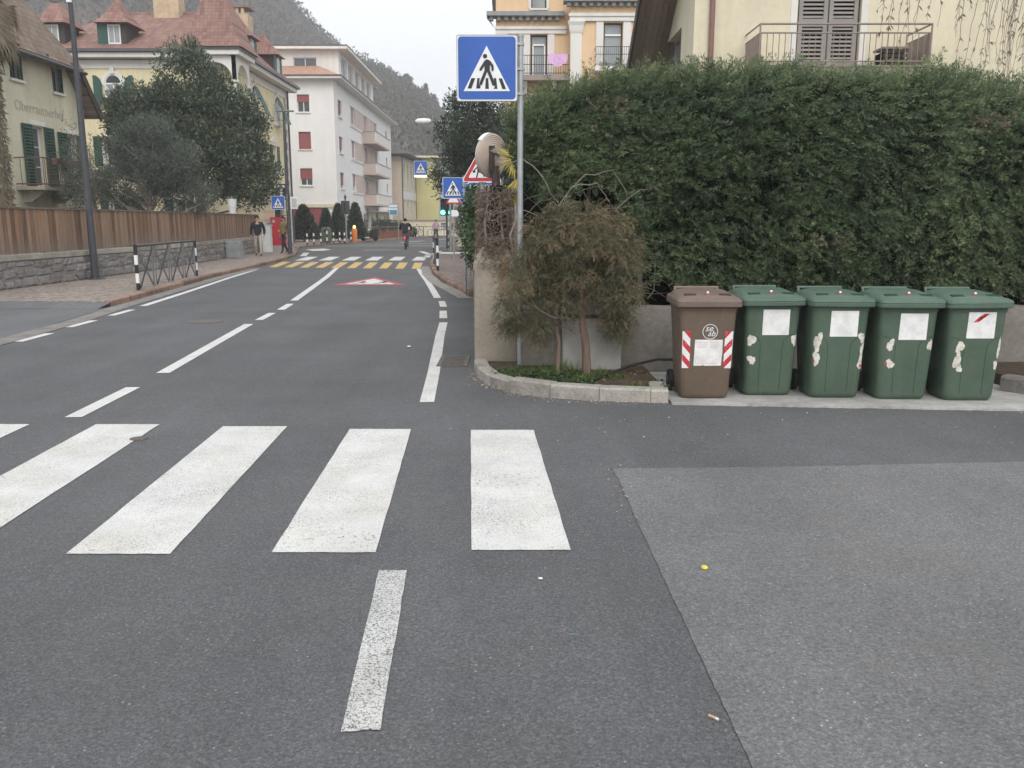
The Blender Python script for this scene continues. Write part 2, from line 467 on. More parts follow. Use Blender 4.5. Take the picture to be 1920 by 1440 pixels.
class MB:
    def __init__(s): s.v = []; s.f = []; s.mi = []; s.cur = 0
    def add(s, vs, fs):
        k = len(s.v); s.v += [tuple(p) for p in vs]
        for f in fs: s.f.append([i + k for i in f]); s.mi.append(s.cur)
        return s
    def box(s, x0, x1, y0, y1, z0, z1):
        return s.add([(x0, y0, z0), (x1, y0, z0), (x1, y1, z0), (x0, y1, z0), (x0, y0, z1), (x1, y0, z1), (x1, y1, z1), (x0, y1, z1)],
              [(0, 3, 2, 1), (4, 5, 6, 7), (0, 1, 5, 4), (1, 2, 6, 5), (2, 3, 7, 6), (3, 0, 4, 7)])
    def obox(s, c, ax, ay, az, hx, hy, hz):
        c = Vector(c); ax = Vector(ax) * hx; ay = Vector(ay) * hy; az = Vector(az) * hz
        vs = [c + i * ax + j * ay + k * az for k in (-1, 1) for j in (-1, 1) for i in (-1, 1)]
        return s.add(vs, [(0, 2, 3, 1), (4, 5, 7, 6), (0, 1, 5, 4), (1, 3, 7, 5), (3, 2, 6, 7), (2, 0, 4, 6)])
    def quad(s, a, b, c, d): return s.add([a, b, c, d], [(0, 1, 2, 3)])
    def prism(s, poly, z0, z1):
        n = len(poly)
        vs = [(x, y, z0) for x, y in poly] + [(x, y, z1) for x, y in poly]
        fs = [list(range(n))[::-1], list(range(n, 2 * n))] + [(i, (i + 1) % n, n + (i + 1) % n, n + i) for i in range(n)]
        return s.add(vs, fs)
    def plate(s, poly, o, u, v, w, d0, d1):
        """2-D polygon in the plane (o,u,v), thickness from d0 to d1 along w"""
        o = Vector(o); u = Vector(u); v = Vector(v); w = Vector(w); n = len(poly)
        vs = [o + u * a + v * b + w * d0 for a, b in poly] + [o + u * a + v * b + w * d1 for a, b in poly]
        fs = [list(range(n))[::-1], list(range(n, 2 * n))] + [(i, (i + 1) % n, n + (i + 1) % n, n + i) for i in range(n)]
        return s.add(vs, fs)
    def ring(s, outer, inner, o, u, v, w, d0, d1):
        o = Vector(o); u = Vector(u); v = Vector(v); w = Vector(w); n = len(outer)
        P = lambda q, d: [o + u * a + v * b + w * d for a, b in q]
        vs = P(outer, d0) + P(inner, d0) + P(outer, d1) + P(inner, d1); fs = []
        for i in range(n):
            j = (i + 1) % n
            fs += [(2 * n + i, 2 * n + j, 3 * n + j, 3 * n + i), (i, n + i, n + j, j), (i, j, 2 * n + j, 2 * n + i), (n + i, 3 * n + i, 3 * n + j, n + j)]
        return s.add(vs, fs)
    def tube(s, pts, rad, n=8, caps=True):
        pts = [Vector(p) for p in pts]
        if not hasattr(rad, '__len__'): rad = [rad] * len(pts)
        vs = []; fs = []; prev = None
        for i, p in enumerate(pts):
            d = (pts[min(i + 1, len(pts) - 1)] - pts[max(i - 1, 0)])
            if d.length < 1e-9: d = Vector((0, 0, 1))
            d.normalize()
            if prev is None:
                a = Vector((0, 0, 1)) if abs(d.z) < .9 else Vector((1, 0, 0))
                a = (a - d * a.dot(d)).normalized()
            else:
                a = prev - d * prev.dot(d)
                a = a.normalized() if a.length > 1e-6 else d.orthogonal().normalized()
            prev = a; b = d.cross(a)
            for k in range(n):
                t = 2 * PI * k / n
                vs.append(p + (a * math.cos(t) + b * math.sin(t)) * rad[i])
        for i in range(len(pts) - 1):
            for k in range(n):
                k2 = (k + 1) % n
                fs.append((i * n + k, i * n + k2, (i + 1) * n + k2, (i + 1) * n + k))
        if caps:
            fs.append(list(range(n))[::-1]); fs.append([(len(pts) - 1) * n + k for k in range(n)])
        return s.add(vs, fs)
    def lathe(s, prof, o, axis=(0, 0, 1), n=20):
        """profile of (radius, height) turned round an axis"""
        o = Vector(o); w = Vector(axis).normalized(); u = w.orthogonal().normalized(); v = w.cross(u)
        vs = []; fs = []
        for r, h in prof:
            for k in range(n):
                t = 2 * PI * k / n
                vs.append(o + w * h + (u * math.cos(t) + v * math.sin(t)) * max(r, 1e-4))
        for i in range(len(prof) - 1):
            for k in range(n):
                k2 = (k + 1) % n
                fs.append((i * n + k, i * n + k2, (i + 1) * n + k2, (i + 1) * n + k))
        fs.append(list(range(n))[::-1]); fs.append([(len(prof) - 1) * n + k for k in range(n)])
        return s.add(vs, fs)
    def loft(s, rings, caps=True):
        n = len(rings[0]); vs = [p for r in rings for p in r]; fs = []
        for i in range(len(rings) - 1):
            for k in range(n):
                k2 = (k + 1) % n
                fs.append((i * n + k, i * n + k2, (i + 1) * n + k2, (i + 1) * n + k))
        if caps:
            fs.append(list(range(n))[::-1]); fs.append([(len(rings) - 1) * n + k for k in range(n)])
        return s.add(vs, fs)
    def build(s, name, mat, parent=None, smooth=False, bevel=0, fix=True):
        me = bpy.data.meshes.new(name)
        off = ORG.get(parent.name, Vector((0, 0, 0))) if parent is not None else Vector((0, 0, 0))
        me.from_pydata([(x - off.x, y - off.y, z - off.z) for x, y, z in s.v], [], s.f)
        mats = mat if isinstance(mat, (list, tuple)) else [mat]
        for m in mats: me.materials.append(MAT[m])
        if len(mats) > 1: me.polygons.foreach_set('material_index', s.mi)
        if fix or bevel:
            bm = bmesh.new(); bm.from_mesh(me)
            bmesh.ops.recalc_face_normals(bm, faces=bm.faces)
            if bevel:
                bmesh.ops.bevel(bm, geom=[e for e in bm.edges if e.calc_face_angle(0) > .6], offset=bevel, segments=2, affect='EDGES', profile=.6)
            bm.to_mesh(me); bm.free()
        if smooth:
            me.shade_smooth()
            if smooth != 'all': me.set_sharp_from_angle(angle=math.radians(38))
        o = bpy.data.objects.new(name, me)
        return link(o, parent)

def rrect(w, h, r, n=4):
    """rounded rectangle centred on 0"""
    r = min(r, w / 2 - 1e-4, h / 2 - 1e-4); out = []
    for cx, cy, a0 in ((w / 2 - r, h / 2 - r, 0), (-w / 2 + r, h / 2 - r, 90), (-w / 2 + r, -h / 2 + r, 180), (w / 2 - r, -h / 2 + r, 270)):
        for k in range(n + 1):
            a = math.radians(a0 + 90 * k / n); out.append((cx + r * math.cos(a), cy + r * math.sin(a)))
    return out
def circle(r, n=24, cx=0, cy=0): return [(cx + r * math.cos(2 * PI * k / n), cy + r * math.sin(2 * PI * k / n)) for k in range(n)]
def capsule(a, b, w, n=5):
    ax, ay = a; bx, by = b; t = math.atan2(by - ay, bx - ax); out = []
    for k in range(n + 1):
        q = t + PI / 2 + PI * k / n; out.append((ax + w * math.cos(q), ay + w * math.sin(q)))
    for k in range(n + 1):
        q = t - PI / 2 + PI * k / n; out.append((bx + w * math.cos(q), by + w * math.sin(q)))
    return out
def text_mesh(txt, name, mat, parent, o, u, v, w, size, depth=.002, shear=0, align='CENTER'):
    c = bpy.data.curves.new(name, 'FONT'); c.body = txt; c.size = size; c.extrude = depth; c.shear = shear
    c.align_x = align; c.align_y = 'CENTER'; c.resolution_u = 3
    tmp = bpy.data.objects.new('tmp_text', c); COL.objects.link(tmp)
    bpy.context.view_layer.update()
    me = bpy.data.meshes.new_from_object(tmp.evaluated_get(bpy.context.evaluated_depsgraph_get()))
    bpy.data.objects.remove(tmp); bpy.data.curves.remove(c)
    o = Vector(o); u = Vector(u); v = Vector(v); w = Vector(w)
    off = ORG.get(parent.name, Vector((0, 0, 0))) if parent is not None else Vector((0, 0, 0))
    for q in me.vertices: q.co = o + u * q.co.x + v * q.co.y + w * q.co.z - off
    me.name = name; me.materials.clear(); me.materials.append(MAT[mat])
    return link(bpy.data.objects.new(name, me), parent)

# ---- foliage: many small faces in one mesh
def leaf_mesh(name, P, D, N, L, W, mat, parent=None, tone=None, curl=.0):
    """rhombic leaves: base P, axis D, face normal N, length L, width W (all arrays)"""
    P = np.asarray(P, float); n = len(P)
    D = np.asarray(D, float); D = D / (np.linalg.norm(D, axis=1, keepdims=True) + 1e-9)
    N = np.asarray(N, float)
    S = np.cross(D, N); S /= (np.linalg.norm(S, axis=1, keepdims=True) + 1e-9)
    N2 = np.cross(S, D)
    L = np.broadcast_to(np.asarray(L, float), (n,))[:, None]; W = np.broadcast_to(np.asarray(W, float), (n,))[:, None]
    V = np.empty((n, 4, 3))
    V[:, 0] = P; V[:, 1] = P + D * L * .45 + S * W * .5 - N2 * L * curl
    V[:, 2] = P + D * L; V[:, 3] = P + D * L * .45 - S * W * .5 - N2 * L * curl
    off = ORG.get(parent.name, Vector((0, 0, 0))) if parent is not None else Vector((0, 0, 0))
    V -= np.array(off)
    me = bpy.data.meshes.new(name)
    me.vertices.add(n * 4); me.loops.add(n * 4); me.polygons.add(n)
    me.vertices.foreach_set('co', V.reshape(-1))
    me.loops.foreach_set('vertex_index', np.arange(n * 4, dtype=np.int32))
    me.polygons.foreach_set('loop_start', np.arange(0, n * 4, 4, dtype=np.int32))
    me.polygons.foreach_set('loop_total', np.full(n, 4, dtype=np.int32))
    me.update(calc_edges=True)
    tone = RNG.random(n) if tone is None else np.clip(np.asarray(tone, float), 0, 1)
    at = me.attributes.new('tone', 'FLOAT', 'FACE'); at.data.foreach_set('value', tone.astype(np.float32))
    me.materials.append(MAT[mat])
    return link(bpy.data.objects.new(name, me), parent)
def unit(a): return a / (np.linalg.norm(a, axis=1, keepdims=True) + 1e-9)
def rand_dir(n): return unit(RNG.normal(size=(n, 3)))
def sprays(P, A, k, length, spread, leafL, leafW, tone, droop=0.0):
    """each sprig: k leaflets fanned alternately along an axis; returns arrays for leaf_mesh"""
    n = len(P); A = unit(A); R = rand_dir(n); S = unit(np.cross(A, R)); Nn = np.cross(S, A)
    length = np.broadcast_to(np.asarray(length, float), (n,))
    pp, dd, nn, ll, tt = [], [], [], [], []
    for i in range(k):
        t = (i + .3) / k; side = 1 if i % 2 else -1
        ax = unit(A + np.array([0, 0, -droop * t]))
        pp.append(P + ax * (length * t)[:, None])
        sp = spread * (1 - .55 * t) * RNG.uniform(.7, 1.3, n)
        dd.append(ax + S * (side * sp)[:, None] + Nn * RNG.normal(0, .18, n)[:, None])
        nn.append(Nn + RNG.normal(0, .35, (n, 3)))
        ll.append(leafL * (1.15 - .5 * t) * RNG.uniform(.7, 1.3, n)); tt.append(tone + .22 * t + RNG.normal(0, .07, n) - .1)
    P2 = np.concatenate(pp); L2 = np.concatenate(ll)
    return P2, np.concatenate(dd), np.concatenate(nn), L2, L2 * leafW, np.concatenate(tt)
def fnoise(p, seed=0, octv=3):
    """cheap smooth noise from summed sines"""
    r = np.random.default_rng(seed); out = 0; amp = 1; fr = 1
    for o in range(octv):
        for _ in range(3):
            k = r.normal(size=3) * fr; out = out + amp * np.sin(p @ k + r.uniform(0, 6.28))
        amp *= .55; fr *= 2.1
    return out / 4
def branches(mb, p, d, length, r, depth, spread=.6, n=3, seg=3, up=.15, shrink=.68, sides=6, ends=None):
    """recursive tapering limbs"""
    pts = [Vector(p)]; dd = Vector(d).normalized()
    for i in range(seg):
        dd = (dd + Vector((random.gauss(0, .13), random.gauss(0, .13), random.gauss(up * .4, .1)))).normalized()
        pts.append(pts[-1] + dd * length / seg)
    mb.tube(pts, [r * (1 - .4 * i / seg) for i in range(seg + 1)], max(3, sides), False)
    if ends is not None and depth <= 1: ends.append((pts[-1], dd))
    if depth > 0:
        for i in range(n):
            q = pts[-1] if i == 0 else pts[random.randint(1, seg)]
            nd = (dd + Vector((random.uniform(-1, 1), random.uniform(-1, 1), random.uniform(-.4, .8))) * spread * 1.4 + Vector((0, 0, up))).normalized()
            branches(mb, q, nd, length * shrink * random.uniform(.75, 1.15), r * .56, depth - 1, spread, n, seg, up, shrink, max(3, sides - 1), ends)

# ================================================================ the ground
def struct(o): o['kind'] = 'structure'; return o
m = MB(); m.quad((-620, -110, -.05), (620, -110, -.05), (620, 740, -.05), (-620, 740, -.05))
struct(m.build('ground', 'far_ground'))
m = MB(); m.quad((-45, -14, 0), (45, -14, 0), (45, 135, 0), (-45, 135, 0))
road = struct(m.build('road', 'asphalt_road'))

def strip(name, a, b, mat, parent=None, z=.004, kind=True):
    """flat sheet between two polylines of equal length"""
    m = MB(); n = len(a)
    m.add([(x, y, z) for x, y in a] + [(x, y, z) for x, y in b], [(i, i + 1, n + i + 1, n + i) for i in range(n - 1)])
    o = m.build(name, mat, parent, fix=False)
    for p in o.data.polygons:
        if p.normal.z < 0: p.flip()
    if parent is None: struct(o)
    return o
def poly_sheet(name, pts, mat, parent=None, z=.004):
    m = MB(); m.add([(x, y, z) for x, y in pts], [list(range(len(pts)))])
    o = m.build(name, mat, parent, fix=False)
    for p in o.data.polygons:
        if p.normal.z < 0: p.flip()
    if parent is None: struct(o)
    return o
def jag(a, b, n, amp, seed=1):
    r = random.Random(seed); out = []
    for i in range(n + 1):
        t = i / n; dx = b[0] - a[0]; dy = b[1] - a[1]; l = math.hypot(dx, dy); j = r.uniform(-amp, amp) if 0 < i < n else 0
        out.append((a[0] + dx * t - dy / l * j, a[1] + dy * t + dx / l * j))
    return out
# older, paler asphalt of the side road
edge = jag((.735, -8), (.715, 2.3), 90, .002, 2) + jag((.715, 2.3), (.675, 4.6), 60, .0025, 3)[1:] + jag((.675, 4.6), (.665, 5.4), 20, .006, 4)[1:] + jag((.665, 5.4), (1.9, 5.45), 30, .008, 5)[1:] + jag((1.9, 5.45), (3.5, 5.57), 20, .006, 6)[1:] + [(30, 7.3), (30, -8)]
poly_sheet('side_road', edge, 'asphalt_old', None, .0045)
# left driveway
poly_sheet('driveway', [(-6.75, 8), (-7.0, 11.4), (-7.62, 16.2), (-9.8, 16.33), (-30, 16.9), (-30, 8)], 'asphalt_drive', None, .004)

m = MB(); m.add([(-7.66, 15.75, .007), (-9.8, 15.85, .007), (-30, 16.3, .007), (-7.62, 16.30, .096), (-9.8, 16.36, .1), (-30, 17.0, .1)], [(0, 3, 4, 1), (1, 4, 5, 2)])
struct(m.build('driveway_ramp', 'asphalt_drive', None, fix=False))
def slab(name, pts, z0, z1, mat):
    m = MB(); m.prism(pts, z0, z1)
    o = m.build(name, mat); struct(o); return o
KL = [(-7.64, 16.25), (-7.75, 17.4), (-8.05, 20.0), (-8.62, 24.9), (-8.97, 29.8), (-9.4, 35), (-10.05, 40), (-11.4, 46), (-12.6, 50.5), (-12.85, 54), (-12.3, 60), (-11.5, 66), (-10.2, 76), (-8.2, 88), (-4.5, 100)]
KR = [(-.93, 18.35), (-1.23, 20.07), (-1.84, 22.7), (-2.41, 26.2), (-2.93, 30.8), (-3.27, 35), (-3.5, 40.2)]
def offs(pts, d):
    out = []
    for i, (x, y) in enumerate(pts):
        a = pts[max(0, i - 1)]; b = pts[min(len(pts) - 1, i + 1)]
        dx, dy = b[0] - a[0], b[1] - a[1]; l = math.hypot(dx, dy)
        out.append((x - dy / l * d, y + dx / l * d))
    return out
slab('pavement', offs(KL, .135) + [(-4.4, 106), (-44, 106), (-44, 17.6), (-9.8, 16.35)], -.04, .098, 'setts')
slab('pavement', offs(KR, -.135)[::1] + [(-1.2, 40.3), (-1.15, 30), (-.95, 24), (-.72, 18.35)], -.04, .098, 'setts_red')
slab('pavement', [(-3.6, 47.5), (-3.75, 60), (-2.5, 80), (0, 96), (10, 96), (10, 47.5)], -.04, .098, 'setts_red')

def resample(pts, step):
    P = [Vector((*p, 0)) for p in pts]; out = [P[0]]; acc = 0
    for a, b in zip(P, P[1:]):
        l = (b - a).length; t = step - acc
        while t <= l: out.append(a + (b - a) * t / l); t += step
        acc = (l - (t - step))
    out.append(P[-1]); return out
def kerb(name, pts, side, width, h, step, mat, upto=9999, z0=-.04, gap=.012, jitter=.006):
    """row of dressed kerb stones on a mortar bed; each stone is its own piece"""
    b1, b2 = offs(pts, .022 * side), offs(pts, (width - .004) * side)
    m = MB(); m.add([(x, y, h - .03) for x, y in b1] + [(x, y, h - .03) for x, y in b2] + [(x, y, z0) for x, y in b1] + [(x, y, z0) for x, y in b2],
        [f for i in range(len(pts) - 1) for n in [len(pts)] for f in [(i, i + 1, n + i + 1, n + i), (i, 2 * n + i, 2 * n + i + 1, i + 1), (n + i, n + i + 1, 3 * n + i + 1, 3 * n + i)]])
    k = struct(m.build(name, 'mortar'))
    ps = resample(pts, step); r = random.Random(len(ps))
    for i, (a, b) in enumerate(zip(ps, ps[1:])):
        d = b - a
        if d.length < .12: continue
        d.normalize(); nrm = Vector((-d.y, d.x, 0)) * side
        A = a + d * gap / 2; B = b - d * gap / 2; hh = h + r.uniform(-jitter, jitter); bv = .018
        o0 = nrm * r.uniform(-.004, .004)
        sec = [(0, z0), (0, hh - bv), (bv, hh), (width, hh), (width, z0)]
        vs = [tuple((q + o0 + nrm * w + Vector((0, 0, z)))) for q in (A, B) for w, z in sec]
        fs = [(0, 1, 2, 3, 4), (9, 8, 7, 6, 5)] + [(j, 5 + j, 5 + (j + 1) % 5, (j + 1) % 5) for j in range(5)]
        MB().add(vs, fs).build('kerb_stone', mat, k)
    return k
kerb('kerb', KL[:10], 1, .135, .115, 1.05, 'kerb_porphyry')
kerb('kerb', KL[9:], 1, .135, .115, 2.0, 'kerb_porphyry')
kerb('kerb', KR, -1, .135, .115, .62, 'kerb_porphyry')
# flush stone band along the gutter
GB = [(-6.80, 8.0), (-6.93, 11.4), (-7.15, 14.0), (-7.5, 16.3), (-7.63, 17.4), (-7.93, 20.0), (-8.5, 24.9), (-8.86, 29.8)]
strip('gutter_band', offs(GB, .12), offs(GB, -.22), 'kerb_grey', None, .0075)
GR = [(-.80, 18.1)] + KR[1:5]
strip('gutter_band', offs(GR, .01), offs(GR, .33), 'kerb_grey', None, .0075)

# ---------------------------------------------------------------- painted markings
def mark(name, pts, mat, z=.0045): return poly_sheet(name, pts, mat, road, z)
# near crossing
near = [((-.32, 6.46), (.17, 6.46), (.29, 3.99), (-.20, 3.99)), ((-1.27, 6.49), (-.79, 6.49), (-.67, 3.96), (-1.18, 3.96)),
        ((-2.29, 6.58), (-1.78, 6.58), (-1.67, 3.94), (-2.18, 3.94)), ((-3.33, 6.65), (-2.82, 6.65), (-2.70, 3.94), (-3.21, 3.94)),
        ((-4.36, 6.66), (-3.86, 6.65), (-3.72, 3.94), (-4.23, 3.94)), ((-5.38, 6.67), (-4.88, 6.66), (-4.75, 3.95), (-5.25, 3.95)),
        ((-6.40, 6.68), (-5.90, 6.67), (-5.77, 3.96), (-6.27, 3.96))]
for i, q in enumerate(near):
    e = []
    for k in range(4):
        e += jag(q[k], q[(k + 1) % 4], 14, .003, 30 + i * 4 + k)[:-1]
    mark('crossing_stripe', e, 'paint_white')
def line(name, pts, w, mat, z=.0045):
    return strip(name, offs(pts, w / 2), offs(pts, -w / 2), mat, road, z)
mark('lane_dash', jag((-.62, 3.74), (-.49, 3.74), 3, .004, 70) + jag((-.49, 3.74), (-.42, 2.47), 12, .002, 71)[1:] + jag((-.42, 2.47), (-.545, 2.46), 3, .006, 72)[1:] + jag((-.545, 2.46), (-.62, 3.74), 12, .002, 73)[1:-1], 'paint_white_worn')
line('edge_line', [(-.765, 7.5), (-.84, 9.0), (-.93, 10.5), (-1.02, 12.0), (-1.10, 13.65)], .13, 'paint_white')
line('edge_dash', [(-1.15, 14.25), (-1.25, 15.47)], .13, 'paint_white')
line('edge_dash', [(-1.30, 16.2), (-1.43, 17.36)], .13, 'paint_white')
line('edge_line', [(-1.58, 18.1), (-1.95, 20.8), (-2.35, 23.6), (-2.8, 26.6), (-3.18, 29.3)], .15, 'paint_white_far')
line('lane_dash', [(-3.64, 6.9), (-3.71, 8.2)], .14, 'paint_white_far')
line('lane_line', [(-3.74, 9.0), (-3.95, 11.2), (-4.16, 13.43)], .14, 'paint_white_far')
line('lane_dash', [(-4.17, 14.0), (-4.25, 15.1)], .13, 'paint_white_far')
line('lane_dash', [(-4.25, 15.66), (-4.36, 16.79)], .14, 'paint_white_far')
line('lane_line', [(-4.47, 17.5), (-4.9, 21.0), (-5.4, 25.0), (-6.12, 30.1)], .15, 'paint_white_far')
line('edge_line', [(-7.08, 16.36), (-7.45, 19.5), (-8.1, 24.5), (-8.5, 28), (-8.72, 29.6)], .14, 'paint_white_far')
for a, b in (((-6.91, 14.67), (-6.98, 15.66)), ((-6.80, 13.01), (-6.85, 13.94)), ((-6.67, 11.42), (-6.70, 12.3)), ((-6.55, 9.4), (-6.6, 10.5))):
    line('edge_dash', [a, b], .13, 'paint_white_far')
for i in range(10):
    t = i / 9
    bx = -8.60 + t * 5.16; by = 30.38 - t * 1.0; tx = -9.20 + t * 5.38; ty = 34.5 - t * .78
    mark('yellow_stripe', [(bx, by), (bx + .29, by), (tx + .33, ty), (tx, ty)], 'paint_yellow')
for i in range(6):
    bx = -8.99 + .966 * i; tx = -9.36 + 1.0 * i
    mark('crossing_stripe', [(bx, 35.66), (bx + .52, 35.66), (tx + .5, 39.4), (tx, 39.4)], 'paint_white_far')
# painted warning triangle with running figures
A_, B_, C_ = Vector((-4.58, 21.76)), Vector((-2.67, 21.76)), Vector((-3.97, 24.9))
mark('warning_triangle', [tuple(A_), tuple(B_), tuple(C_)], 'paint_red', .0045)
cen = (A_ + B_ + C_) / 3
mark('warning_triangle_field', [tuple(cen + (q - cen) * .68) for q in (A_, B_, C_)], 'paint_white_far', .0075)
def fig2d(cx, cy, s):
    st = [((0, .55), (0, .0), .11), ((0, .5), (.32, .2), .07), ((0, .5), (-.3, .3), .07), ((0, 0), (.38, -.3), .08), ((0, 0), (-.2, -.45), .08), ((-.2, -.45), (-.5, -.42), .07)]
    out = [[(cx + a * s, cy + b * s * 1.9) for a, b in capsule(p, q, w)] for p, q, w in st]
    out.append([(cx + a * s, cy + (b * 1.9) * s) for a, b in circle(.13, 10, 0, .8)])
    return out
for fx in (-3.98, -3.42):
    for q in fig2d(fx, 22.62, .34): mark('warning_triangle_figure', q, 'paint_black', .0105)
# lines at the junction beyond
line('stop_line', [(-12.2, 56.5), (-9, 57), (-4.2, 57.2)], .35, 'paint_white_far')
line('edge_line', [(-10.9, 60), (-7, 62.5), (-3.9, 66), (-2.6, 76)], .25, 'paint_white_far')
line('lane_dash', [(-8.4, 48.5), (-6.4, 49.2)], .3, 'paint_white_far')
line('edge_dash', [(-3.86, 38.6), (-3.98, 41.0)], .3, 'paint_white_far')
line('edge_dash', [(-4.0, 42), (-4.9, 46.5)], .3, 'paint_white_far')
line('edge_dash', [(-3.9, 42.5), (-3.9, 47)], .25, 'paint_white_far')
line('crossing_band', [(-3.7, 44.2), (-1.2, 44.2)], 2.2, 'paint_white_far')
line('edge_line', [(-9.75, 40.2), (-10.6, 44.5)], .3, 'paint_white_far')
mark('traffic_island_paint', [(-11.9, 49.8), (-10.9, 47.2), (-10.4, 47.4), (-10.3, 49.2), (-11.2, 51.5)], 'paint_white_far')
line('lane_dash', [(-8.5, 66), (-7.3, 72)], .3, 'paint_white_far')
line('lane_dash', [(-6.9, 75), (-5.6, 81)], .3, 'paint_white_far')

# ---------------------------------------------------------------- corner planter, pad under the bins
PK = [(-.42, 9.25), (-.36, 8.72), (-.22, 8.22), (.02, 7.9), (.30, 7.72), (.62, 7.60), (1.0, 7.52), (1.40, 7.47)]
slab('planter_bed', offs(PK, .10) + [(1.40, 9.02), (-.2, 9.3)], -.03, .085, 'soil')
kerb('kerb', PK, 1, .13, .125, .46, 'kerb_concrete', jitter=.012, gap=.006)
m = MB(); m.obox((1.33, 7.72, .055), (.12, 1, 0), (1, -.12, 0), (0, 0, 1), .18, .065, .07)
m.build('kerb', 'kerb_concrete', None, bevel=.02)['kind'] = 'structure'
slab('bin_pad', jag((1.42, 7.40), (4.45, 7.13), 60, .012, 90) + [(7.5, 6.9), (7.5, 8.98), (1.42, 8.98)], -.03, .02, 'pad_concrete')
kerb('kerb', [(4.62, 7.95), (4.85, 7.55), (5.4, 7.2), (7.4, 6.95)], 1, .16, .16, .7, 'kerb_grey')
slab('verge', [(4.8, 8.1), (5.0, 7.72), (5.5, 7.4), (7.4, 7.15), (7.4, 8.97), (4.7, 8.97)], .0, .13, 'soil')
# gardens behind the walls
slab('garden', [(-.05, 9.6), (12, 9.3), (40, 9.0), (40, 95), (.8, 95), (-.3, 40), (-.5, 19)], -.03, .30, 'soil')
slab('garden', [(-11.55, 15), (-11.5, 26), (-11.8, 32), (-12.9, 43.5), (-14.5, 46), (-43.9, 46), (-43.9, 18)], .0, .30, 'soil')
# ================================================================ signs, lamps, street furniture
UX, UY, UZ = Vector((1, 0, 0)), Vector((0, 1, 0)), Vector((0, 0, 1))
SU = Vector((1, 0, 0)); SV = Vector((0, 0, 1)); SW = Vector((0, -1, 0))    # sign faces look towards -Y

def crossing_panel(parent, w, h, cz, cx=0.0, y=0.0):
    """blue square pedestrian-crossing panel, centre (cx, y, cz), local to a sign root at the origin"""
    o = Vector((cx, y, cz))
    p = MB().plate(rrect(w, h, .035 * w), o, SU, SV, SW, 0, .012).build('panel', 'sign_white', parent)
    MB().ring(rrect(w * 1.012, h * 1.012, .04 * w), rrect(w * .992, h * .992, .03 * w), o, SU, SV, SW, -.012, .016).build('panel_rim', 'sign_back', p)
    MB().plate(rrect(w * .955, h * .955, .055 * w), o, SU, SV, SW, .012, .015).build('blue_field', 'sign_blue', p)
    s = w / 533.0
    def q(x, y): return ((x - 563.5) * s, (605 - y) * s)
    MB().plate([q(355, 800), q(768, 800), q(561, 418)], o, SU, SV, SW, .015, .0175).build('triangle', 'sign_white', p)
    m = MB()
    for poly in ([(425, 690), (460, 690), (425, 778), (390, 778)], [(478, 690), (500, 690), (492, 740), (506, 760), (503, 778), (467, 778)], [(553, 690), (575, 690), (580, 781), (547, 781)],
                 [(622, 690), (645, 690), (656, 781), (622, 781), (634, 762)], [(667, 692), (697, 692), (733, 783), (700, 783)]):
        m.plate([q(*a) for a in poly], o, SU, SV, SW, .0175, .0195)
    m.build('crossing_bars', 'sign_black', p)
    m = MB()
    m.plate([q(*a) for a in circle(19, 14, 547, 505)], o, SU, SV, SW, .0175, .022)
    d = .0
    for a, b, wd in (((566, 556), (566, 615), 24), ((551, 551), (508, 617), 11), ((584, 551), (612, 588), 11), ((612, 588), (614, 620), 10), ((558, 620), (508, 738), 13), ((574, 620), (623, 742), 13)):
        m.plate([q(*t) for t in capsule(a, b, wd)], o, SU, SV, SW, .0175, .0225 + d); d += .0004
    m.build('walking_figure', 'sign_black', p)
    return p
def crossing_sign(label, loc, w, h, cz, off, pole_r, pole_h, rot=0, group=None, z0=0):
    r = thing('crossing_sign', label, 'road sign', (0, 0, 0), group)
    crossing_panel(r, w, h, cz, off, -.055)
    MB().tube([(0, 0, z0), (0, 0, pole_h)], pole_r, 14).lathe([(pole_r + .004, pole_h - .01), (pole_r + .004, pole_h + .012), (.004, pole_h + .02)], (0, 0, 0), n=14).build('pole', 'metal_galv', r, smooth=True)
    for z in (cz + h * .38, cz, cz - h * .38):
        MB().lathe([(pole_r + .003, z - .016), (pole_r + .008, z - .014), (pole_r + .008, z + .014), (pole_r + .003, z + .016)], (0, 0, 0), n=14).box(min(0, off) * .8, 0, -.044, -.030, z - .012, z + .012).build('bracket', 'metal_galv', r)
    r.location = loc; r.rotation_euler.z = rot; ORG[r.name] = Vector(loc)
    return r
big = crossing_sign('large blue pedestrian crossing sign on a galvanised pole in the planted corner bed', (.085, 9.02, .085), .60, .625, 3.015, -.335, .03, 3.33)
crossing_sign('small crossing sign on thin grey pole beside the paved corner with cobble kerb', (-1.02, 18.75, .098), .44, .44, 2.20, -.24, .03, 2.44)

# children warning triangle
r = thing('warning_sign', 'red bordered triangular sign with running children, partly hidden by round mirror', 'road sign', (-.47, 13.7, .0))
def tri(s, cx=0, cz=0, rad=.0):
    h = s * math.sqrt(3) / 2; P = [(-s / 2, -h / 3), (s / 2, -h / 3), (0, h * 2 / 3)]
    out = []
    for i in range(3):
        a = Vector(P[i - 1]); b = Vector(P[i]); c = Vector(P[(i + 1) % 3])
        if rad == 0: out.append((b.x + cx, b.y + cz)); continue
        u = (a - b).normalized(); v = (c - b).normalized()
        for k in range(5):
            t = k / 4; q = (b + u * rad) * (1 - t) ** 2 + b * 2 * t * (1 - t) + (b + v * rad) * t * t
            out.append((q.x + cx, q.y + cz))
    return out
o = Vector((-.47, 13.66, 2.385))
p = MB().plate(tri(.64, rad=.07), o, SU, SV, SW, 0, .012).build('panel', 'sign_white', r)
MB().plate(tri(.60, rad=.06), o, SU, SV, SW, .012, .0145).build('red_border', 'sign_red', p)
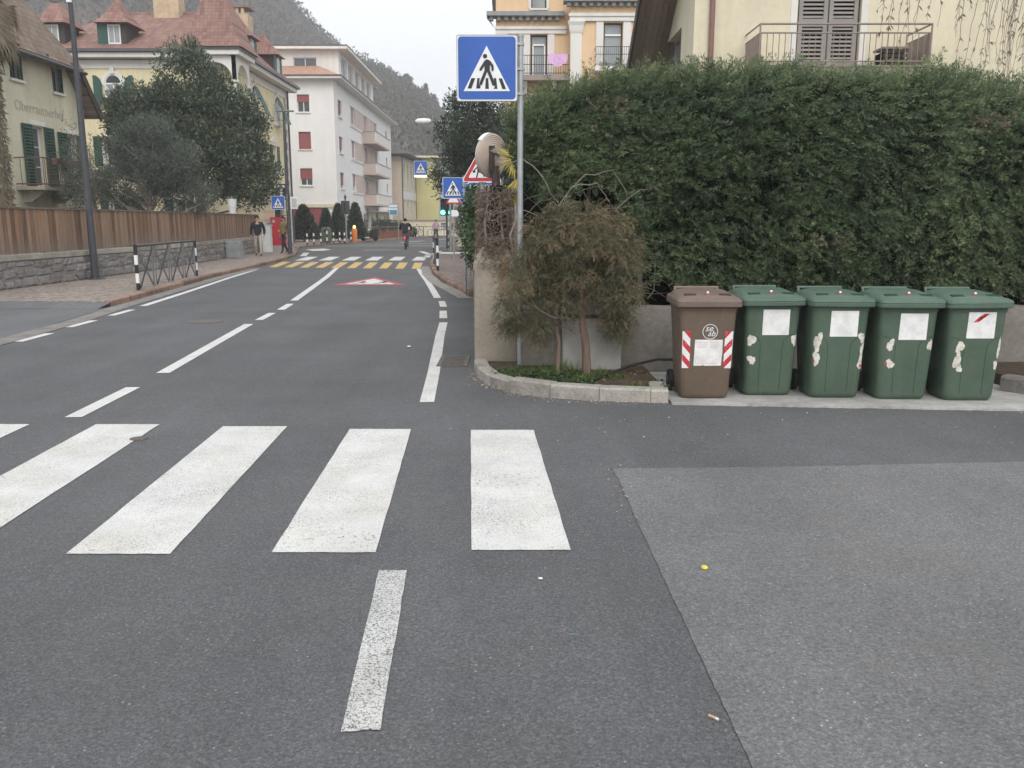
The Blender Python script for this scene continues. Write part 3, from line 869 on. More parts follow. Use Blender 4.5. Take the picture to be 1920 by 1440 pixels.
MB().plate(tri(.42, rad=.02), o, SU, SV, SW, .0145, .0165).build('white_field', 'sign_white', p)
m = MB()
for cx, sc in ((-.055, .155), (.055, .13)):
    for a, b, wd in (((0, .5), (0, .0), .09), ((0, .45), (.36, .2), .06), ((0, .45), (-.34, .15), .06), ((0, 0), (.42, -.2), .07), ((0, 0), (-.16, -.6), .07)):
        m.plate([(cx + x * sc, -.02 + y * sc) for x, y in capsule(a, b, wd)], o, SU, SV, SW, .0165, .019 + wd * .01)
    m.plate([(cx + x * sc, -.02 + y * sc) for x, y in circle(.14, 12, .05, .78)], o, SU, SV, SW, .0165, .0195)
    m.plate([(cx + (x - .42) * sc, -.02 + (y - .02) * sc) for x, y in ((-.1, -.16), (.16, -.1), (.1, .14), (-.16, .08))], o, SU, SV, SW, .0165, .0192)
m.build('running_children', 'sign_black', p)
MB().tube([(-.47, 13.72, 0), (-.47, 13.72, 2.66)], .028, 12).build('pole', 'metal_galv', r, smooth=True)
for z in (2.25, 2.5): MB().box(-.52, -.42, 13.672, 13.70, z, z + .03).build('bracket', 'metal_galv', r)

# blue round arrow sign and other panels down the street
r = thing('arrow_sign', 'round blue sign with white arrow behind the small crossing sign', 'road sign', (-1.2, 24.2, .0))
o = Vector((-1.2, 24.2, 2.33))
p = MB().plate(circle(.30, 28), o, SU, SV, SW, 0, .012).build('panel', 'sign_white', r)
MB().plate(circle(.285, 28), o, SU, SV, SW, .012, .015).build('blue_field', 'sign_blue', p)
MB().plate([(-.2, -.06), (.02, -.06), (.02, -.15), (.21, .0), (.02, .15), (.02, .06), (-.2, .06)], o, SU, SV, SW, .015, .018).build('arrow', 'sign_white', p)
MB().tube([(-1.2, 24.24, .098), (-1.2, 24.24, 2.7)], .03, 10).build('pole', 'metal_galv', r, smooth=True)
r = thing('street_name_sign', 'white and blue direction board above the round arrow sign', 'road sign', (-.75, 22.5, 0))
p = MB().box(-1.12, -.28, 22.46, 22.475, 2.42, 2.66).build('panel', 'sign_white', r)
MB().box(-1.10, -.30, 22.452, 22.46, 2.52, 2.57).build('blue_band', 'sign_blue', p)
MB().tube([(-.7, 22.5, .0), (-.7, 22.5, 2.68)], .03, 10).build('pole', 'metal_galv', r, smooth=True)
r = thing('give_way_sign', 'red and white triangular board low behind the small crossing sign', 'road sign', (-2.25, 33.5, .098))
o = Vector((-2.25, 33.45, 2.43))
p = MB().plate(tri(.60, rad=.05), o, SU, SV, SW, 0, .012).build('panel', 'sign_red', r)
MB().plate(tri(.42, rad=.02), o, SU, SV, SW, .012, .016).build('white_field', 'sign_white', p)
MB().box(-2.33, -2.05, 33.44, 33.46, 1.78, 2.02).build('plate', 'sign_white', r)
MB().tube([(-2.25, 33.5, .098), (-2.25, 33.5, 2.8)], .03, 10).build('pole', 'metal_galv', r, smooth=True)

# convex traffic mirror seen from behind, on a timber post wrapped in vine
r = thing('traffic_mirror', 'round traffic mirror seen from its ribbed beige back on a dark post', 'mirror', (-.22, 12.55, 0))
ax = Vector((-.77, .63, .05)).normalized(); c = Vector((-.275, 12.42, 2.505))
prof = [(.302, .05), (.305, .0)]
for k in range(9):
    rr = .29 - k * .026
    prof += [(rr, -.008 - k * .004), (rr - .009, -.017 - k * .004), (rr - .017, -.009 - k * .0045)]
prof += [(.05, -.05), (.03, -.055)]
MB().lathe(prof, c, ax, 40).build('back_shell', 'mirror_back', r, smooth=True)
dome = [(.30, .052)] + [(.30 * math.cos(a), .052 + .07 * math.sin(a)) for a in (0.3, .6, .9, 1.2, 1.5)]
MB().lathe(dome, c, ax, 40).build('mirror_face', 'mirror_glass', r, smooth='all')
side = ax.cross(UZ).normalized(); up2 = side.cross(ax).normalized()
m = MB(); ra = []; rb = []; rc = []
n = 17
for k in range(n):
    a = math.radians(40 + 100 * k / (n - 1)); d = (side * math.cos(a) + up2 * math.sin(a))
    ra.append(c + d * .312 + ax * .0); rb.append(c + d * .316 + ax * .07); rc.append(c + d * .304 + ax * .0)
vs = ra + rb; m.add(vs, [(i, i + 1, n + i + 1, n + i) for i in range(n - 1)])
m.add([q * 1 for q in rc] + [q - (q - c - ax * .07).normalized() * .006 for q in rb], [(i, n + i, n + i + 1, i + 1) for i in range(n - 1)])
m.build('hood', 'white_enamel', r)
m = MB(); bk = c - ax * .075
m.obox(bk + UZ * -.04 + side * -.10, side, ax, UZ, .028, .03, .17)
m.build('bracket', 'timber_dark', r)
m = MB(); m.tube([bk + side * -.02 + UZ * .05, bk + side * .08 + UZ * .02], .02, 6); m.tube([bk + side * .07 + UZ * .05, bk + side * .07 + UZ * -.06, bk + side * .02 + UZ * -.1], .012, 6)
m.lathe([(.03, -.03), (.03, .03)], bk + side * -.1 + UZ * .06 - ax * .02, ax, 10)
m.build('clamp', 'metal_galv', r)
pp = bk + side * -.10
MB().tube([(pp.x + .10, pp.y + .1, 0.3), (pp.x + .09, pp.y + .08, 1.6), (pp.x + .04, pp.y + .04, 2.36)], [.075, .07, .06], 9).build('post', 'timber_dark', r, smooth=True)

# ---------------------------------------------------------------- lamps
r = thing('street_lamp', 'tall dark grey street lamp standing against the wooden fence', 'street lamp', (-11.02, 22.7, .098))
MB().tube([(-11.02, 22.7, .098), (-11.02, 22.7, 1.2), (-11.02, 22.7, 7.1)], [.10, .092, .055], 16).build('pole', 'metal_dark', r, smooth=True)
MB().lathe([(.26, .098), (.26, .112), (.11, .125), (.105, .16)], (-11.02, 22.7, 0), n=18).build('base_plate', 'metal_dark', r)
MB().tube([(-11.02, 22.7, 7.0), (-11.25, 22.7, 7.08), (-11.45, 22.7, 7.12)], .03, 8).build('arm', 'metal_dark', r)
MB().lathe([(.02, .07), (.20, .03), (.22, 0), (.12, -.06), (.02, -.08)], (-11.42, 22.7, 7.03), n=20).build('lamp_head', 'white_enamel', r, smooth=True)
MB().box(-11.09, -10.97, 22.62, 22.72, 6.95, 7.25).build('lamp_housing', 'white_enamel', r, bevel=.01)

r = thing('street_lamp', 'dark street lamp with flat head and crossing sign by the walking men', 'street lamp', (-10.2, 39.7, .098))
MB().tube([(-10.2, 39.7, .098), (-10.2, 39.7, 1.5), (-10.2, 39.7, 6.4)], [.10, .095, .055], 14).build('pole', 'metal_dark', r, smooth=True)
MB().lathe([(.24, .098), (.24, .11), (.11, .13)], (-10.2, 39.7, 0), n=16).build('base_plate', 'metal_dark', r)
MB().box(-10.55, -9.75, 39.6, 39.8, 6.40, 6.46).build('lamp_head', 'metal_grey', r, bevel=.012)
s4 = crossing_sign('crossing sign clamped to the far street lamp beside a strolling man', (-10.2, 39.58, 0), .60, .60, 2.42, -.40, .012, 2.78, 0, z0=2.05)
r = thing('notice_board', 'small white notice board turned sideways on the far street lamp', 'notice board', (-10.2, 39.7, 2.1))
p = MB().obox((-9.93, 39.72, 2.42), (.55, .83, 0), (.83, -.55, 0), UZ, .20, .012, .27).build('panel', 'white_enamel', r)
MB().obox((-9.918, 39.708, 2.42), (.55, .83, 0), (.83, -.55, 0), UZ, .15, .012, .20).build('print', 'print_grey', p)
MB().box(-10.13, -9.95, 39.66, 39.72, 2.4, 2.44).build('bracket', 'metal_grey', r)

r = thing('street_lamp', 'tall street lamp with white head and arm rising behind the dark tree', 'street lamp', (-2.6, 46, .098))
MB().tube([(-2.6, 46, .098), (-2.6, 46, 6.55)], [.09, .055], 12).build('pole', 'metal_galv', r, smooth=True)
MB().tube([(-2.6, 46, 6.5), (-3.2, 46, 6.68), (-4.2, 46, 6.70)], .035, 8).build('arm', 'metal_galv', r)
MB().lathe([(.03, -.42), (.12, -.3), (.15, 0), (.12, .3), (.04, .42)], (-4.6, 46, 6.70), (1, 0, 0), 14).build('lamp_head', 'white_enamel', r, smooth=True)

r = thing('overhead_crossing_sign', 'lit crossing sign hung over the road on a long arm', 'road sign', (-3.3, 46.5, 0))
ORG[r.name] = Vector((0, 0, 0)); r.location = (0, 0, 0)
crossing_panel(r, .70, .70, 4.38, -4.83, 46.5)
MB().box(-5.19, -4.47, 46.515, 46.66, 4.02, 4.74).build('lamp_box', 'metal_grey', r)
MB().tube([(-5.18, 46.56, 3.94), (-4.48, 46.56, 3.94)], .045, 10).build('tube_lamp', 'lamp_white', r)
MB().box(-5.19, -4.47, 46.49, 46.64, 3.985, 4.018).build('lamp_bracket', 'metal_grey', r)
MB().tube([(-4.5, 46.6, 4.6), (-3.3, 46.6, 4.72)], .035, 8).tube([(-3.3, 46.6, .0), (-3.3, 46.6, 4.8)], .06, 12).build('mast', 'metal_galv', r, smooth=True)

# ---------------------------------------------------------------- traffic lights
def traffic_light(label, x, y, z, heads, lit, pole_mat, base):
    r = thing('traffic_light', label, 'traffic light', (x, y, base))
    MB().tube([(x, y, base), (x, y, z + .9)], .05, 12).build('pole', pole_mat, r, smooth=True)
    for dx, rot in heads:
        c = Vector((x + dx, y - .12, z)); R = Matrix.Rotation(rot, 3, 'Z'); u = R @ UX; w = R @ Vector((0, -1, 0))
        h = MB().obox(c, u, w, UZ, .145, .10, .46).build('signal_head', 'metal_dark' if not lit else 'shutter_green', r, bevel=.02)
        for k, zc in enumerate((.28, 0, -.28)):
            q = c + UZ * zc + w * .10
            MB().lathe([(.125, 0), (.12, .012), (.07, .02)], q, w, 16).build('lamp_lens', ('lamp_green' if (lit and k == 2) else 'glass_dark'), h)
            m = MB(); n = 9; a = []; b = []
            for i in range(n):
                t = math.radians(0 + 180 * i / (n - 1)); d = u * math.cos(t) + UZ * math.sin(t)
                a.append(q + d * .118); b.append(q + d * .118 + w * .16)
            m.add(a + b, [(i, i + 1, n + i + 1, n + i) for i in range(n - 1)]).build('visor', 'black_enamel', h)
    MB().lathe([(.06, z + .5), (.05, z + .62), (.09, z + .66), (.07, z + .8), (.02, z + .86)], (x, y, 0), n=10).build('top_cap', 'black_enamel', r)
    return r
traffic_light('twin traffic light showing green at the street corner', -3.62, 48.2, 2.36, ((-.18, -.05), (.20, .35)), True, 'metal_dark', .098)
traffic_light('traffic light seen from behind among the clipped conifers', -11.75, 61.5, 2.55, ((-.12, 2.6), (.16, 3.5)), False, 'metal_galv', .098)

# ---------------------------------------------------------------- black and white guard rail
def rail(label, a, b, bays, base=.098):
    a = Vector((*a, base)); b = Vector((*b, base)); d = (b - a); L = d.length; d.normalize(); nrm = Vector((-d.y, d.x, 0))
    r = thing('guard_rail', label, 'railing', a, 'guard rails at the kerb')
    H = 1.0
    for q in (a, b):
        p = MB()
        MB().tube([q, q + UZ * H], .038, 12).build('post', 'black_enamel', r, smooth=True)
        for z in (.16, .56):
            MB().tube([q + UZ * z, q + UZ * (z + .21)], .041, 12).build('white_band', 'white_enamel', r, smooth=True)
    MB().tube([a + UZ * (H - .03) + d * .0, b + UZ * (H - .03)], .034, 10).build('top_rail', 'metal_dark', r, smooth=True)
    for k in range(bays):
        p0 = a + d * (L * k / bays + .10); p1 = a + d * (L * (k + 1) / bays - .10)
        for q in (p0, p1):
            MB().obox(q + UZ * .48, d, nrm, UZ, .035, .008, .46).build('upright', 'metal_grey', r)
        for s, (q0, q1) in enumerate(((p0, p1), (p1, p0))):
            e = (q1 - q0) + UZ * .88; c = (q0 + q1) / 2 + UZ * .48; l = e.length; e.normalize()
            off = nrm * (.017 if s else -.017)
            MB().obox(c + off, e, nrm, e.cross(nrm), l / 2 - .02, .007, .032).build('diagonal', 'metal_grey' if s else 'metal_dark', r)
    return r
rail('black and white guard rail with crossed bars along the cobbled kerb', (-8.27, 18.95), (-8.83, 24.05), 4)
rail('dark guard rail with white banded posts, seen end on at the cobble corner', (-2.28, 26.4), (-2.8, 31.0), 4)
rail('plain guard rail by the low beige wall at the junction', (-3.6, 48.6), (-3.72, 52.0), 2)

# ---------------------------------------------------------------- bollards
proto = None
bl = [(-13.0, 54.9, 1.0), (-12.85, 56.1, 1.0), (-12.65, 57.3, 1.0), (-12.5, 58.5, 1.18), (-12.33, 59.8, 1.0), (-12.18, 61.2, 1.0), (-11.45, 59.2, 1.0), (-11.98, 62.7, 1.1), (-12.02, 64.6, 1.0)]
for i, (x, y, s) in enumerate(bl):
    if proto is None:
        proto = thing('bollard', 'slim black and white banded bollard in the row at the far pavement corner', 'bollard', (0, 0, 0), 'banded bollards on the corner')
        MB().tube([(0, 0, 0), (0, 0, .86)], .045, 10).lathe([(.045, .86), (.03, .895), (.005, .905)], (0, 0, 0), n=10).build('post', 'black_enamel', proto, smooth=True)
        for z in (.17, .55):
            MB().tube([(0, 0, z), (0, 0, z + .19)], .049, 10).build('white_band', 'white_enamel', proto, smooth=True)
        o = proto
    else: o = copy_tree(proto)
    o.location = (x + .0, y, .098); o.scale = (1.1, 1.1, s)
    o['label'] = ('first', 'second', 'third', 'fourth', 'fifth', 'sixth', 'lone inner', 'seventh', 'last')[i] + ' black and white banded bollard from the villa corner'

# ---------------------------------------------------------------- things on the far left pavement
r = thing('utility_cabinet', 'tall pale utility cabinet standing at the end of the fence', 'cabinet', (-12.05, 42.6, .098))
MB().box(-12.25, -11.83, 42.4, 42.75, .098, 1.38).build('body', 'cabinet_white', r, bevel=.02)
MB().box(-12.28, -11.80, 42.37, 42.78, 1.381, 1.43).build('top_cap', 'cabinet_white', r, bevel=.01)
MB().box(-12.20, -11.88, 42.385, 42.399, .2, 1.3).build('door', 'cabinet_white', r)
MB().box(-11.98, -11.84, 42.5, 42.7, 1.431, 1.53).build('lamp_top', 'sign_teal', r, bevel=.02)
r = thing('utility_cabinet', 'dark slim cabinet behind the pale utility cabinet', 'cabinet', (-12.55, 43.6, .098))
MB().box(-12.75, -12.35, 43.5, 43.8, .098, 1.2).build('body', 'metal_grey', r, bevel=.02)
MB().box(-12.70, -12.40, 43.485, 43.499, .2, 1.1).build('door', 'metal_grey', r)
r = thing('meter_box', 'low galvanised metal box against the stone wall', 'cabinet', (-11.45, 35.6, .098))
MB().box(-11.78, -11.18, 35.5, 35.9, .098, .80).build('body', 'cabinet_zinc', r, bevel=.015)
MB().box(-11.74, -11.22, 35.48, 35.499, .14, .76).build('door', 'cabinet_zinc', r)
r = thing('vending_machine', 'red vending machine standing by the tobacconist door', 'vending machine', (-15.0, 55.4, .098))
MB().box(-15.42, -14.55, 55.2, 55.95, .098, 1.86).build('body', 'machine_red', r, bevel=.03)
MB().box(-14.549, -14.535, 55.25, 55.9, .3, 1.8).build('front_panel', 'machine_red', r)
for z in (1.5, 1.0, .55):
    MB().plate(circle(.10, 14), (-14.8, 55.199, z), UX, UZ, -UY, 0, .012).build('print', 'sign_yellow' if z == 1.0 else 'facade_red', r)
MB().plate(circle(.10, 14), (-15.15, 55.199, 1.6), UX, UZ, -UY, 0, .012).build('print', 'print_grey', r)
MB().box(-14.9, -14.2, 55.2, 55.9, 1.95, 2.0).build('canopy', 'gutter', r)
r = thing('warning_beacon', 'orange post with glowing amber top behind the bollards', 'beacon', (-11.85, 65.2, .098))
MB().lathe([(.19, .098), (.20, .14), (.20, 1.0), (.17, 1.06), (.08, 1.09)], (-11.85, 65.2, 0), n=18).build('body', 'orange_paint', r, smooth=True)
MB().lathe([(.09, 1.09), (.11, 1.15), (.08, 1.26), (.01, 1.3)], (-11.85, 65.2, 0), n=14).build('lamp', 'lamp_amber', r, smooth=True)
r = thing('rubbish_container', 'dark green rounded bottle bank behind the bollards', 'container', (-12.85, 59.6, .098))
m = MB(); rings = []
for z, w, d in ((.098, .62, .5), (.5, .68, .56), (.95, .68, .56), (1.12, .6, .5), (1.2, .42, .36)):
    rings.append([(-12.95 + x, 60.4 + y, z) for x, y in rrect(w, d, .16)])
m.loft(rings).build('body', 'leaf_box' if False else 'bin_green', r, smooth=True)
MB().lathe([(.1, 0), (.1, .02)], (-12.95, 60.115, .95), (0, -1, 0), 14).build('opening', 'interior_dark', r)
r = thing('bus_stop_sign', 'white and blue bus stop panel on a thin pole', 'road sign', (-10.7, 79, .098))
p = MB().box(-11.12, -10.38, 78.9, 78.95, 2.15, 3.15).build('panel', 'sign_white', r)
MB().box(-11.08, -10.42, 78.885, 78.9, 2.19, 2.6).build('blue_field', 'sign_teal', p)
MB().box(-11.12, -10.38, 78.88, 78.9, 2.78, 2.83).box(-11.12, -10.38, 78.88, 78.9, 3.1, 3.15).build('frame', 'sign_teal', p)
MB().tube([(-10.33, 78.95, .098), (-10.33, 78.95, 3.2)], .04, 8).build('pole', 'metal_galv', r)
r = thing('parasol', 'folded white parasol standing behind the fence under the big tree', 'parasol', (-13.0, 40.5, .30))
MB().lathe([(.05, 1.2), (.10, 1.3), (.13, 1.6), (.17, 2.1), (.21, 2.5), (.22, 2.6), (.03, 2.63)], (-13.0, 40.5, 0), n=12).build('canopy', 'cloth_white', r, smooth=True)
MB().tube([(-13.0, 40.5, .3), (-13.0, 40.5, 2.75)], .025, 8).build('pole', 'metal_galv', r)

# ---------------------------------------------------------------- manholes, gully grate, litter
def manhole(label, x, y, rx):
    r = thing('manhole_cover', label, 'manhole cover', (x, y, 0))
    MB().lathe([(rx, .001), (rx, .0065), (rx * .86, .0065), (rx * .86, .003)], (x, y, 0), n=28).build('rim', 'iron_cast', r)
    MB().lathe([(rx * .85, .0012), (rx * .85, .0066), (rx * .8, .0075), (.01, .0075)], (x, y, 0), n=28).build('lid', 'iron_cast', r)
manhole('small round iron cover on the edge of a crossing stripe', -2.79, 6.19, .065)
manhole('large round manhole cover in the left lane', -4.98, 13.8, .29)
r = thing('drain_grate', 'rectangular gully grate beside the white edge line', 'drain', (-.68, 9.8, 0))
MB().box(-.845, -.505, 9.42, 10.18, .001, .0025).build('pit', 'interior_dark', r)
q0, q1 = (-.84, -.51), (9.43, 10.17)
for b in ((-.85, -.80, 9.41, 10.19), (-.55, -.50, 9.41, 10.19), (-.7995, -.5505, 9.41, 9.46), (-.7995, -.5505, 10.14, 10.19)):
    MB().box(b[0], b[1], b[2], b[3], .0012, .0085).build('frame', 'iron_cast', r)
for k in range(9):
    y = 9.50 + k * .073
    MB().box(-.799, -.551, y, y + .034, .0026, .008).build('bar', 'iron_cast', r)
def crumple(name, label, cat, x, y, s, mat, seed):
    rr = random.Random(seed); m = MB(); n = 9; rings = []
    for z, k in ((.005, .75), (.005 + s * .25, 1.0), (.005 + s * .5, .7), (.005 + s * .6, .2)):
        rings.append([(x + s * k * math.cos(6.283 * i / n) * rr.uniform(.55, 1.2), y + s * k * math.sin(6.283 * i / n) * rr.uniform(.5, 1.1), z + s * rr.uniform(-.05, .12)) for i in range(n)])
    return tag(m.loft(rings).build(name, mat), label, cat)
crumple('crumpled_wrapper', 'crumpled yellow wrapper lying on the paler side road', 'litter', .9, 3.76, .022, 'paper_yellow', 1)
crumple('paper_scrap', 'torn white paper scrap below the last crossing stripe', 'litter', .13, 3.64, .011, 'paper_white', 2)
crumple('paper_scrap', 'white paper scrap alone in the right lane', 'litter', -1.33, 10.9, .03, 'paper_white', 3)
crumple('plastic_scrap', 'tiny turquoise plastic scrap on the dark asphalt', 'litter', .24, 3.11, .006, 'sign_teal', 4)
r = thing('cigarette_butt', 'cigarette butt by the seam of the two asphalts', 'cigarette butt', (.66, 2.53, .02))
MB().tube([(.645, 2.545, .0095), (.664, 2.527, .0095)], .0042, 8).build('filter', 'filter_tan', r)
MB().tube([(.6641, 2.5269, .0095), (.671, 2.52, .0095)], .0042, 8).build('paper', 'paper_white', r)
# ================================================================ wheelie bins
def clip_poly(poly, axis, val, keep_less):
    out = []
    for i in range(len(poly)):
        a, b = poly[i - 1], poly[i]
        ia = (a[axis] <= val) == keep_less; ib = (b[axis] <= val) == keep_less
        if ia != ib:
            t = (val - a[axis]) / (b[axis] - a[axis]); out.append(tuple(a[k] + (b[k] - a[k]) * t for k in (0, 1)))
        if ib: out.append(b)
    return out
def wheelie_bin(name, label, body, lid, groove_shade, seed):
    rr = random.Random(seed)
    r = thing(name, label, 'rubbish bin', (0, 0, 0), 'rubbish bins lined up on the concrete pad')
    F_SL = .040                                    # forward lean of the front per metre
    def ring(z, w, y0, y1, rad): return [(x, (y0 + y1) / 2 + y, z) for x, y in rrect(w, y1 - y0, rad, 5)]
    yf = lambda z: -F_SL * z
    wz = lambda z: .435 + .075 * z / .86
    b = MB().loft([ring(.0, .40, .03, .38, .05), ring(.02, .425, .008, .40, .06), ring(.05, .44, yf(.05), .42, .06), ring(.45, wz(.45), yf(.45), .47, .055), ring(.80, wz(.80), yf(.80), .52, .05), ring(.845, wz(.845), yf(.845), .525, .05)]).build('body', body, r, smooth=True)
    MB().loft([ring(.80, wz(.8) + .012, yf(.8) - .006, .53, .05), ring(.846, wz(.85) + .016, yf(.85) - .008, .535, .05)], False).build('rim', body, b, smooth=True)
    # lid: deep front lip, sloping crown, raised centre
    L = MB().loft([ring(.836, .566, -.078, .575, .045), ring(.842, .578, -.086, .58, .05), ring(.866, .580, -.088, .58, .05), ring(.870, .571, -.083, .578, .05), ring(.876, .571, -.083, .578, .05), ring(.880, .578, -.087, .58, .05), ring(.900, .572, -.082, .58, .06), ring(.916, .540, -.050, .575, .09)]).build('lid', lid, r, smooth=True)
    def crown(z, w, y0, y1, rad, rise): return [(x, (y0 + y1) / 2 + y, z + rise * ((y + (y1 - y0) / 2) / (y1 - y0))) for x, y in rrect(w, y1 - y0, rad, 6)]
    MB().loft([crown(.912, .525, -.035, .57, .12, .012), crown(.926, .50, -.015, .55, .13, .016), crown(.938, .43, .05, .53, .13, .02), crown(.945, .34, .11, .50, .12, .02)]).build('lid_crown', lid, L, smooth=True)
    for s in (-1, 1):
        m = MB(); m.obox((s * .155, .055, .928), (1, .12 * s, 0), (-.12 * s, 1, .25), (0, -.25, 1), .055, .032, .012)
        m.build('grip_shade', groove_shade, L, bevel=.008)  # dark block, the shade of a hand grip put into its colour
    MB().lathe([(.026, .0), (.023, .010), (.010, .018)], (.0, .065, .938), (0, -.25, 1), 14).build('lock_dome', 'facade_red', L, smooth=True)
    MB().lathe([(.011, .0), (.011, .010), (.004, .015)], (.0, .056, .952), (0, -.5, 1), 10).build('lock_cap', 'white_enamel', L, smooth=True)
    # rear handle bar
    m = MB(); m.tube([(-.21, .60, .96), (.21, .60, .96)], .014, 10)
    for s in (-1, 1): m.tube([(s * .20, .60, .96), (s * .20, .545, .89)], .013, 8)
    m.build('handle', lid, r, smooth=True)
    m = MB(); m.tube([(-.22, .56, .925), (.22, .56, .925)], .012, 8); m.build('hinge', lid, r)
    for s in (-1, 1):
        w = MB().lathe([(.085, -.024), (.10, -.018), (.10, .018), (.085, .024)], (s * .245, .43, .10), (1, 0, 0), 22).build('wheel', 'black_rubber', r, smooth=True)
        MB().lathe([(.05, -.026), (.05, .026)], (s * .245, .43, .10), (1, 0, 0), 14).build('hub', 'metal_dark', w)
    MB().tube([(-.24, .43, .10), (.24, .43, .10)], .012, 8).build('axle', 'metal_dark', r)
    # front-face frame for prints
    V = Vector((0, -F_SL, 1)).normalized(); W = Vector((0, -1, -F_SL)).normalized()
    def fo(x, z): return Vector((x, yf(z), z))
    return r, b, fo, V, W, wz, rr
def blob(rr, w, h, n=13):
    """torn-edged patch outline: a few big lobes with small nicks"""
    ph = [rr.uniform(0, 6.28) for _ in range(3)]; out = []; n = 26
    for i in range(n):
        a = 2 * PI * i / n
        k = .78 + .16 * math.sin(2 * a + ph[0]) + .13 * math.sin(3 * a + ph[1]) + .07 * math.sin(7 * a + ph[2]) + rr.uniform(-.05, .05)
        out.append((math.cos(a) * w * k * 1.1, math.sin(a) * h * k * 1.1))
    return out
def wrap_patch(poly, wz, fo, name, mat, parent, lift=.0016):
    # thin torn film laid over the flat front and round the moulded corner
    m = MB(); R_ = .056
    def on(x, z):
        flat = wz(z) / 2 - R_; e = abs(x) - flat; p = fo(x, z)
        if e <= 0: return p + Vector((0, -lift, 0))
        a = min(e / R_, 1.45); sg = 1 if x > 0 else -1
        return Vector((sg * (flat + (R_ + lift) * math.sin(a)), p.y + R_ - (R_ + lift) * math.cos(a), z))
    xs = [q[0] for q in poly]; lo, hi = min(xs), max(xs); n = 6
    for k in range(n):
        c = clip_poly(clip_poly(poly, 0, lo + (hi - lo) * (k + 1) / n, True), 0, lo + (hi - lo) * k / n, False)
        if len(c) > 2: m.add([on(*q) for q in c], [list(range(len(c)))])
    return m.build(name, mat, parent, fix=False)
def dress_green(kind, seed):
    r, b, fo, V, W, wz, rr = wheelie_bin('wheelie_bin', kind['label'], 'bin_green', 'bin_green_lid', 'bin_groove', seed)
    sx = kind['sx']
    MB().plate([(x + rr.uniform(-.002, .002), y) for x, y in rrect(.242, .235, .004, 1)], fo(sx, kind.get('sz', .685)), UX, V, W, .001, .0025).build('label_sheet', 'sticker_white', b)
    for k in range(4):                                              # scuffs on the sheet
        x0, z0 = sx + rr.uniform(-.09, .09), kind.get('sz', .685) + rr.uniform(-.09, .09)
        a = (0, 0); q = (rr.uniform(-.03, .03), rr.uniform(-.02, .02))
        MB().plate(capsule(a, q, .0012, 3), fo(x0, z0), UX, V, W, .0026, .0032).build('scuff', 'print_grey', b)
    if kind.get('red'):
        MB().plate([(-.075, .01), (-.035, .05), (.03, .075), (.06, .086), (.02, .088), (-.02, .064), (-.03, .012)], fo(sx, .70), UX, V, W, .0026, .0036).build('red_flash', 'sticker_red', b)
    # shade of the front grooves put in as thin dark tubes
    for s in (-1, 1):
        pts = []
        for k in range(9):
            a = math.radians(90 - 90 * k / 8); pts.append((s * (.205 - .105 + .105 * (1 - math.cos(PI / 2 - a)) * 0) , 0))
        pts = [(s * (.215 - .115 * math.sin(math.radians(10 * k))), .47 + .105 * math.cos(math.radians(10 * k))) for k in range(10)] + [(s * .098, .3), (s * .096, .06)]
        MB().tube([fo(x, z) + W * -.0008 for x, z in pts], .0026, 5).build('groove_shade', 'bin_groove', b)
    for (x, z, w, h) in kind['torn']:
        wrap_patch([(x * 1.12 + a_, z + b_) for a_, b_ in blob(rr, w * 1.4, h * 1.3, 17)], wz, fo, 'torn_sticker', 'sticker_torn', b)
    for (x, z, w, h) in kind.get('bits', []):
        wrap_patch([(x * 1.08 + a_, z + b_) for a_, b_ in blob(rr, w, h, 9)], wz, fo, 'torn_sticker', 'sticker_red', b, .0025)
    return r
# brown bin
r, b, fo, V, W, wz, rr = wheelie_bin('wheelie_bin', 'brown organic waste bin with red and white warning stripes', 'bin_brown', 'bin_brown_lid', 'bin_groove_brown', 3)
ring_o = fo(.02, .615)
MB().ring(circle(.068, 36), circle(.0625, 36), ring_o, UX, V, W, .0008, .0022).build('logo_ring', 'sign_white', b)
text_mesh('se', 'logo_letters', 'sign_white', b, fo(.008, .643) + W * .0018, UX, V, W, .080, .001, .35)
text_mesh('ab', 'logo_letters', 'sign_white', b, fo(.030, .597) + W * .0018, UX, V, W, .072, .001, .35)
MB().plate([(-.125, -.118), (-.05, -.118), (-.045, -.112), (-.02, -.119), (.12, -.117), (.123, -.04), (.127, 0), (.125, .118), (-.12, .118)], fo(.01, .425), UX, V, W, .001, .0025).build('label_sheet', 'sticker_white', b)
text_mesh('Organico', 'label_print', 'print_pink', b, fo(-.05, .518) + W * .0032, UX, V, W, .026, .0004)
text_mesh('Biomüll', 'label_print', 'print_pink', b, fo(.062, .518) + W * .0032, UX, V, W, .026, .0004)
m = MB()
for k in range(3):
    for x0, x1 in ((-.10, -.005 - .01 * k), (.012, .10 - .012 * k)):
        m.plate([(x0, 0), (x1, 0), (x1, .005), (x0, .005)], fo(.01, .494 - .013 * k), UX, V, W, .0026, .0034)
m.build('label_print', 'print_pink', b)
m = MB()
for x, w, h in ((-.095, .016, .06), (-.06, .012, .035), (-.035, .016, .03), (.02, .03, .07), (.07, .014, .045)):
    m.ring([(x - w, -.1), (x + w, -.1), (x + w * .8, -.1 + h), (x - w * .8, -.1 + h)], [(x - w + .003, -.097), (x + w - .003, -.097), (x + w * .8 - .003, -.103 + h), (x - w * .8 + .003, -.103 + h)], fo(.01, .425), UX, V, W, .0026, .0034)
m.build('label_drawing', 'print_pink', b)
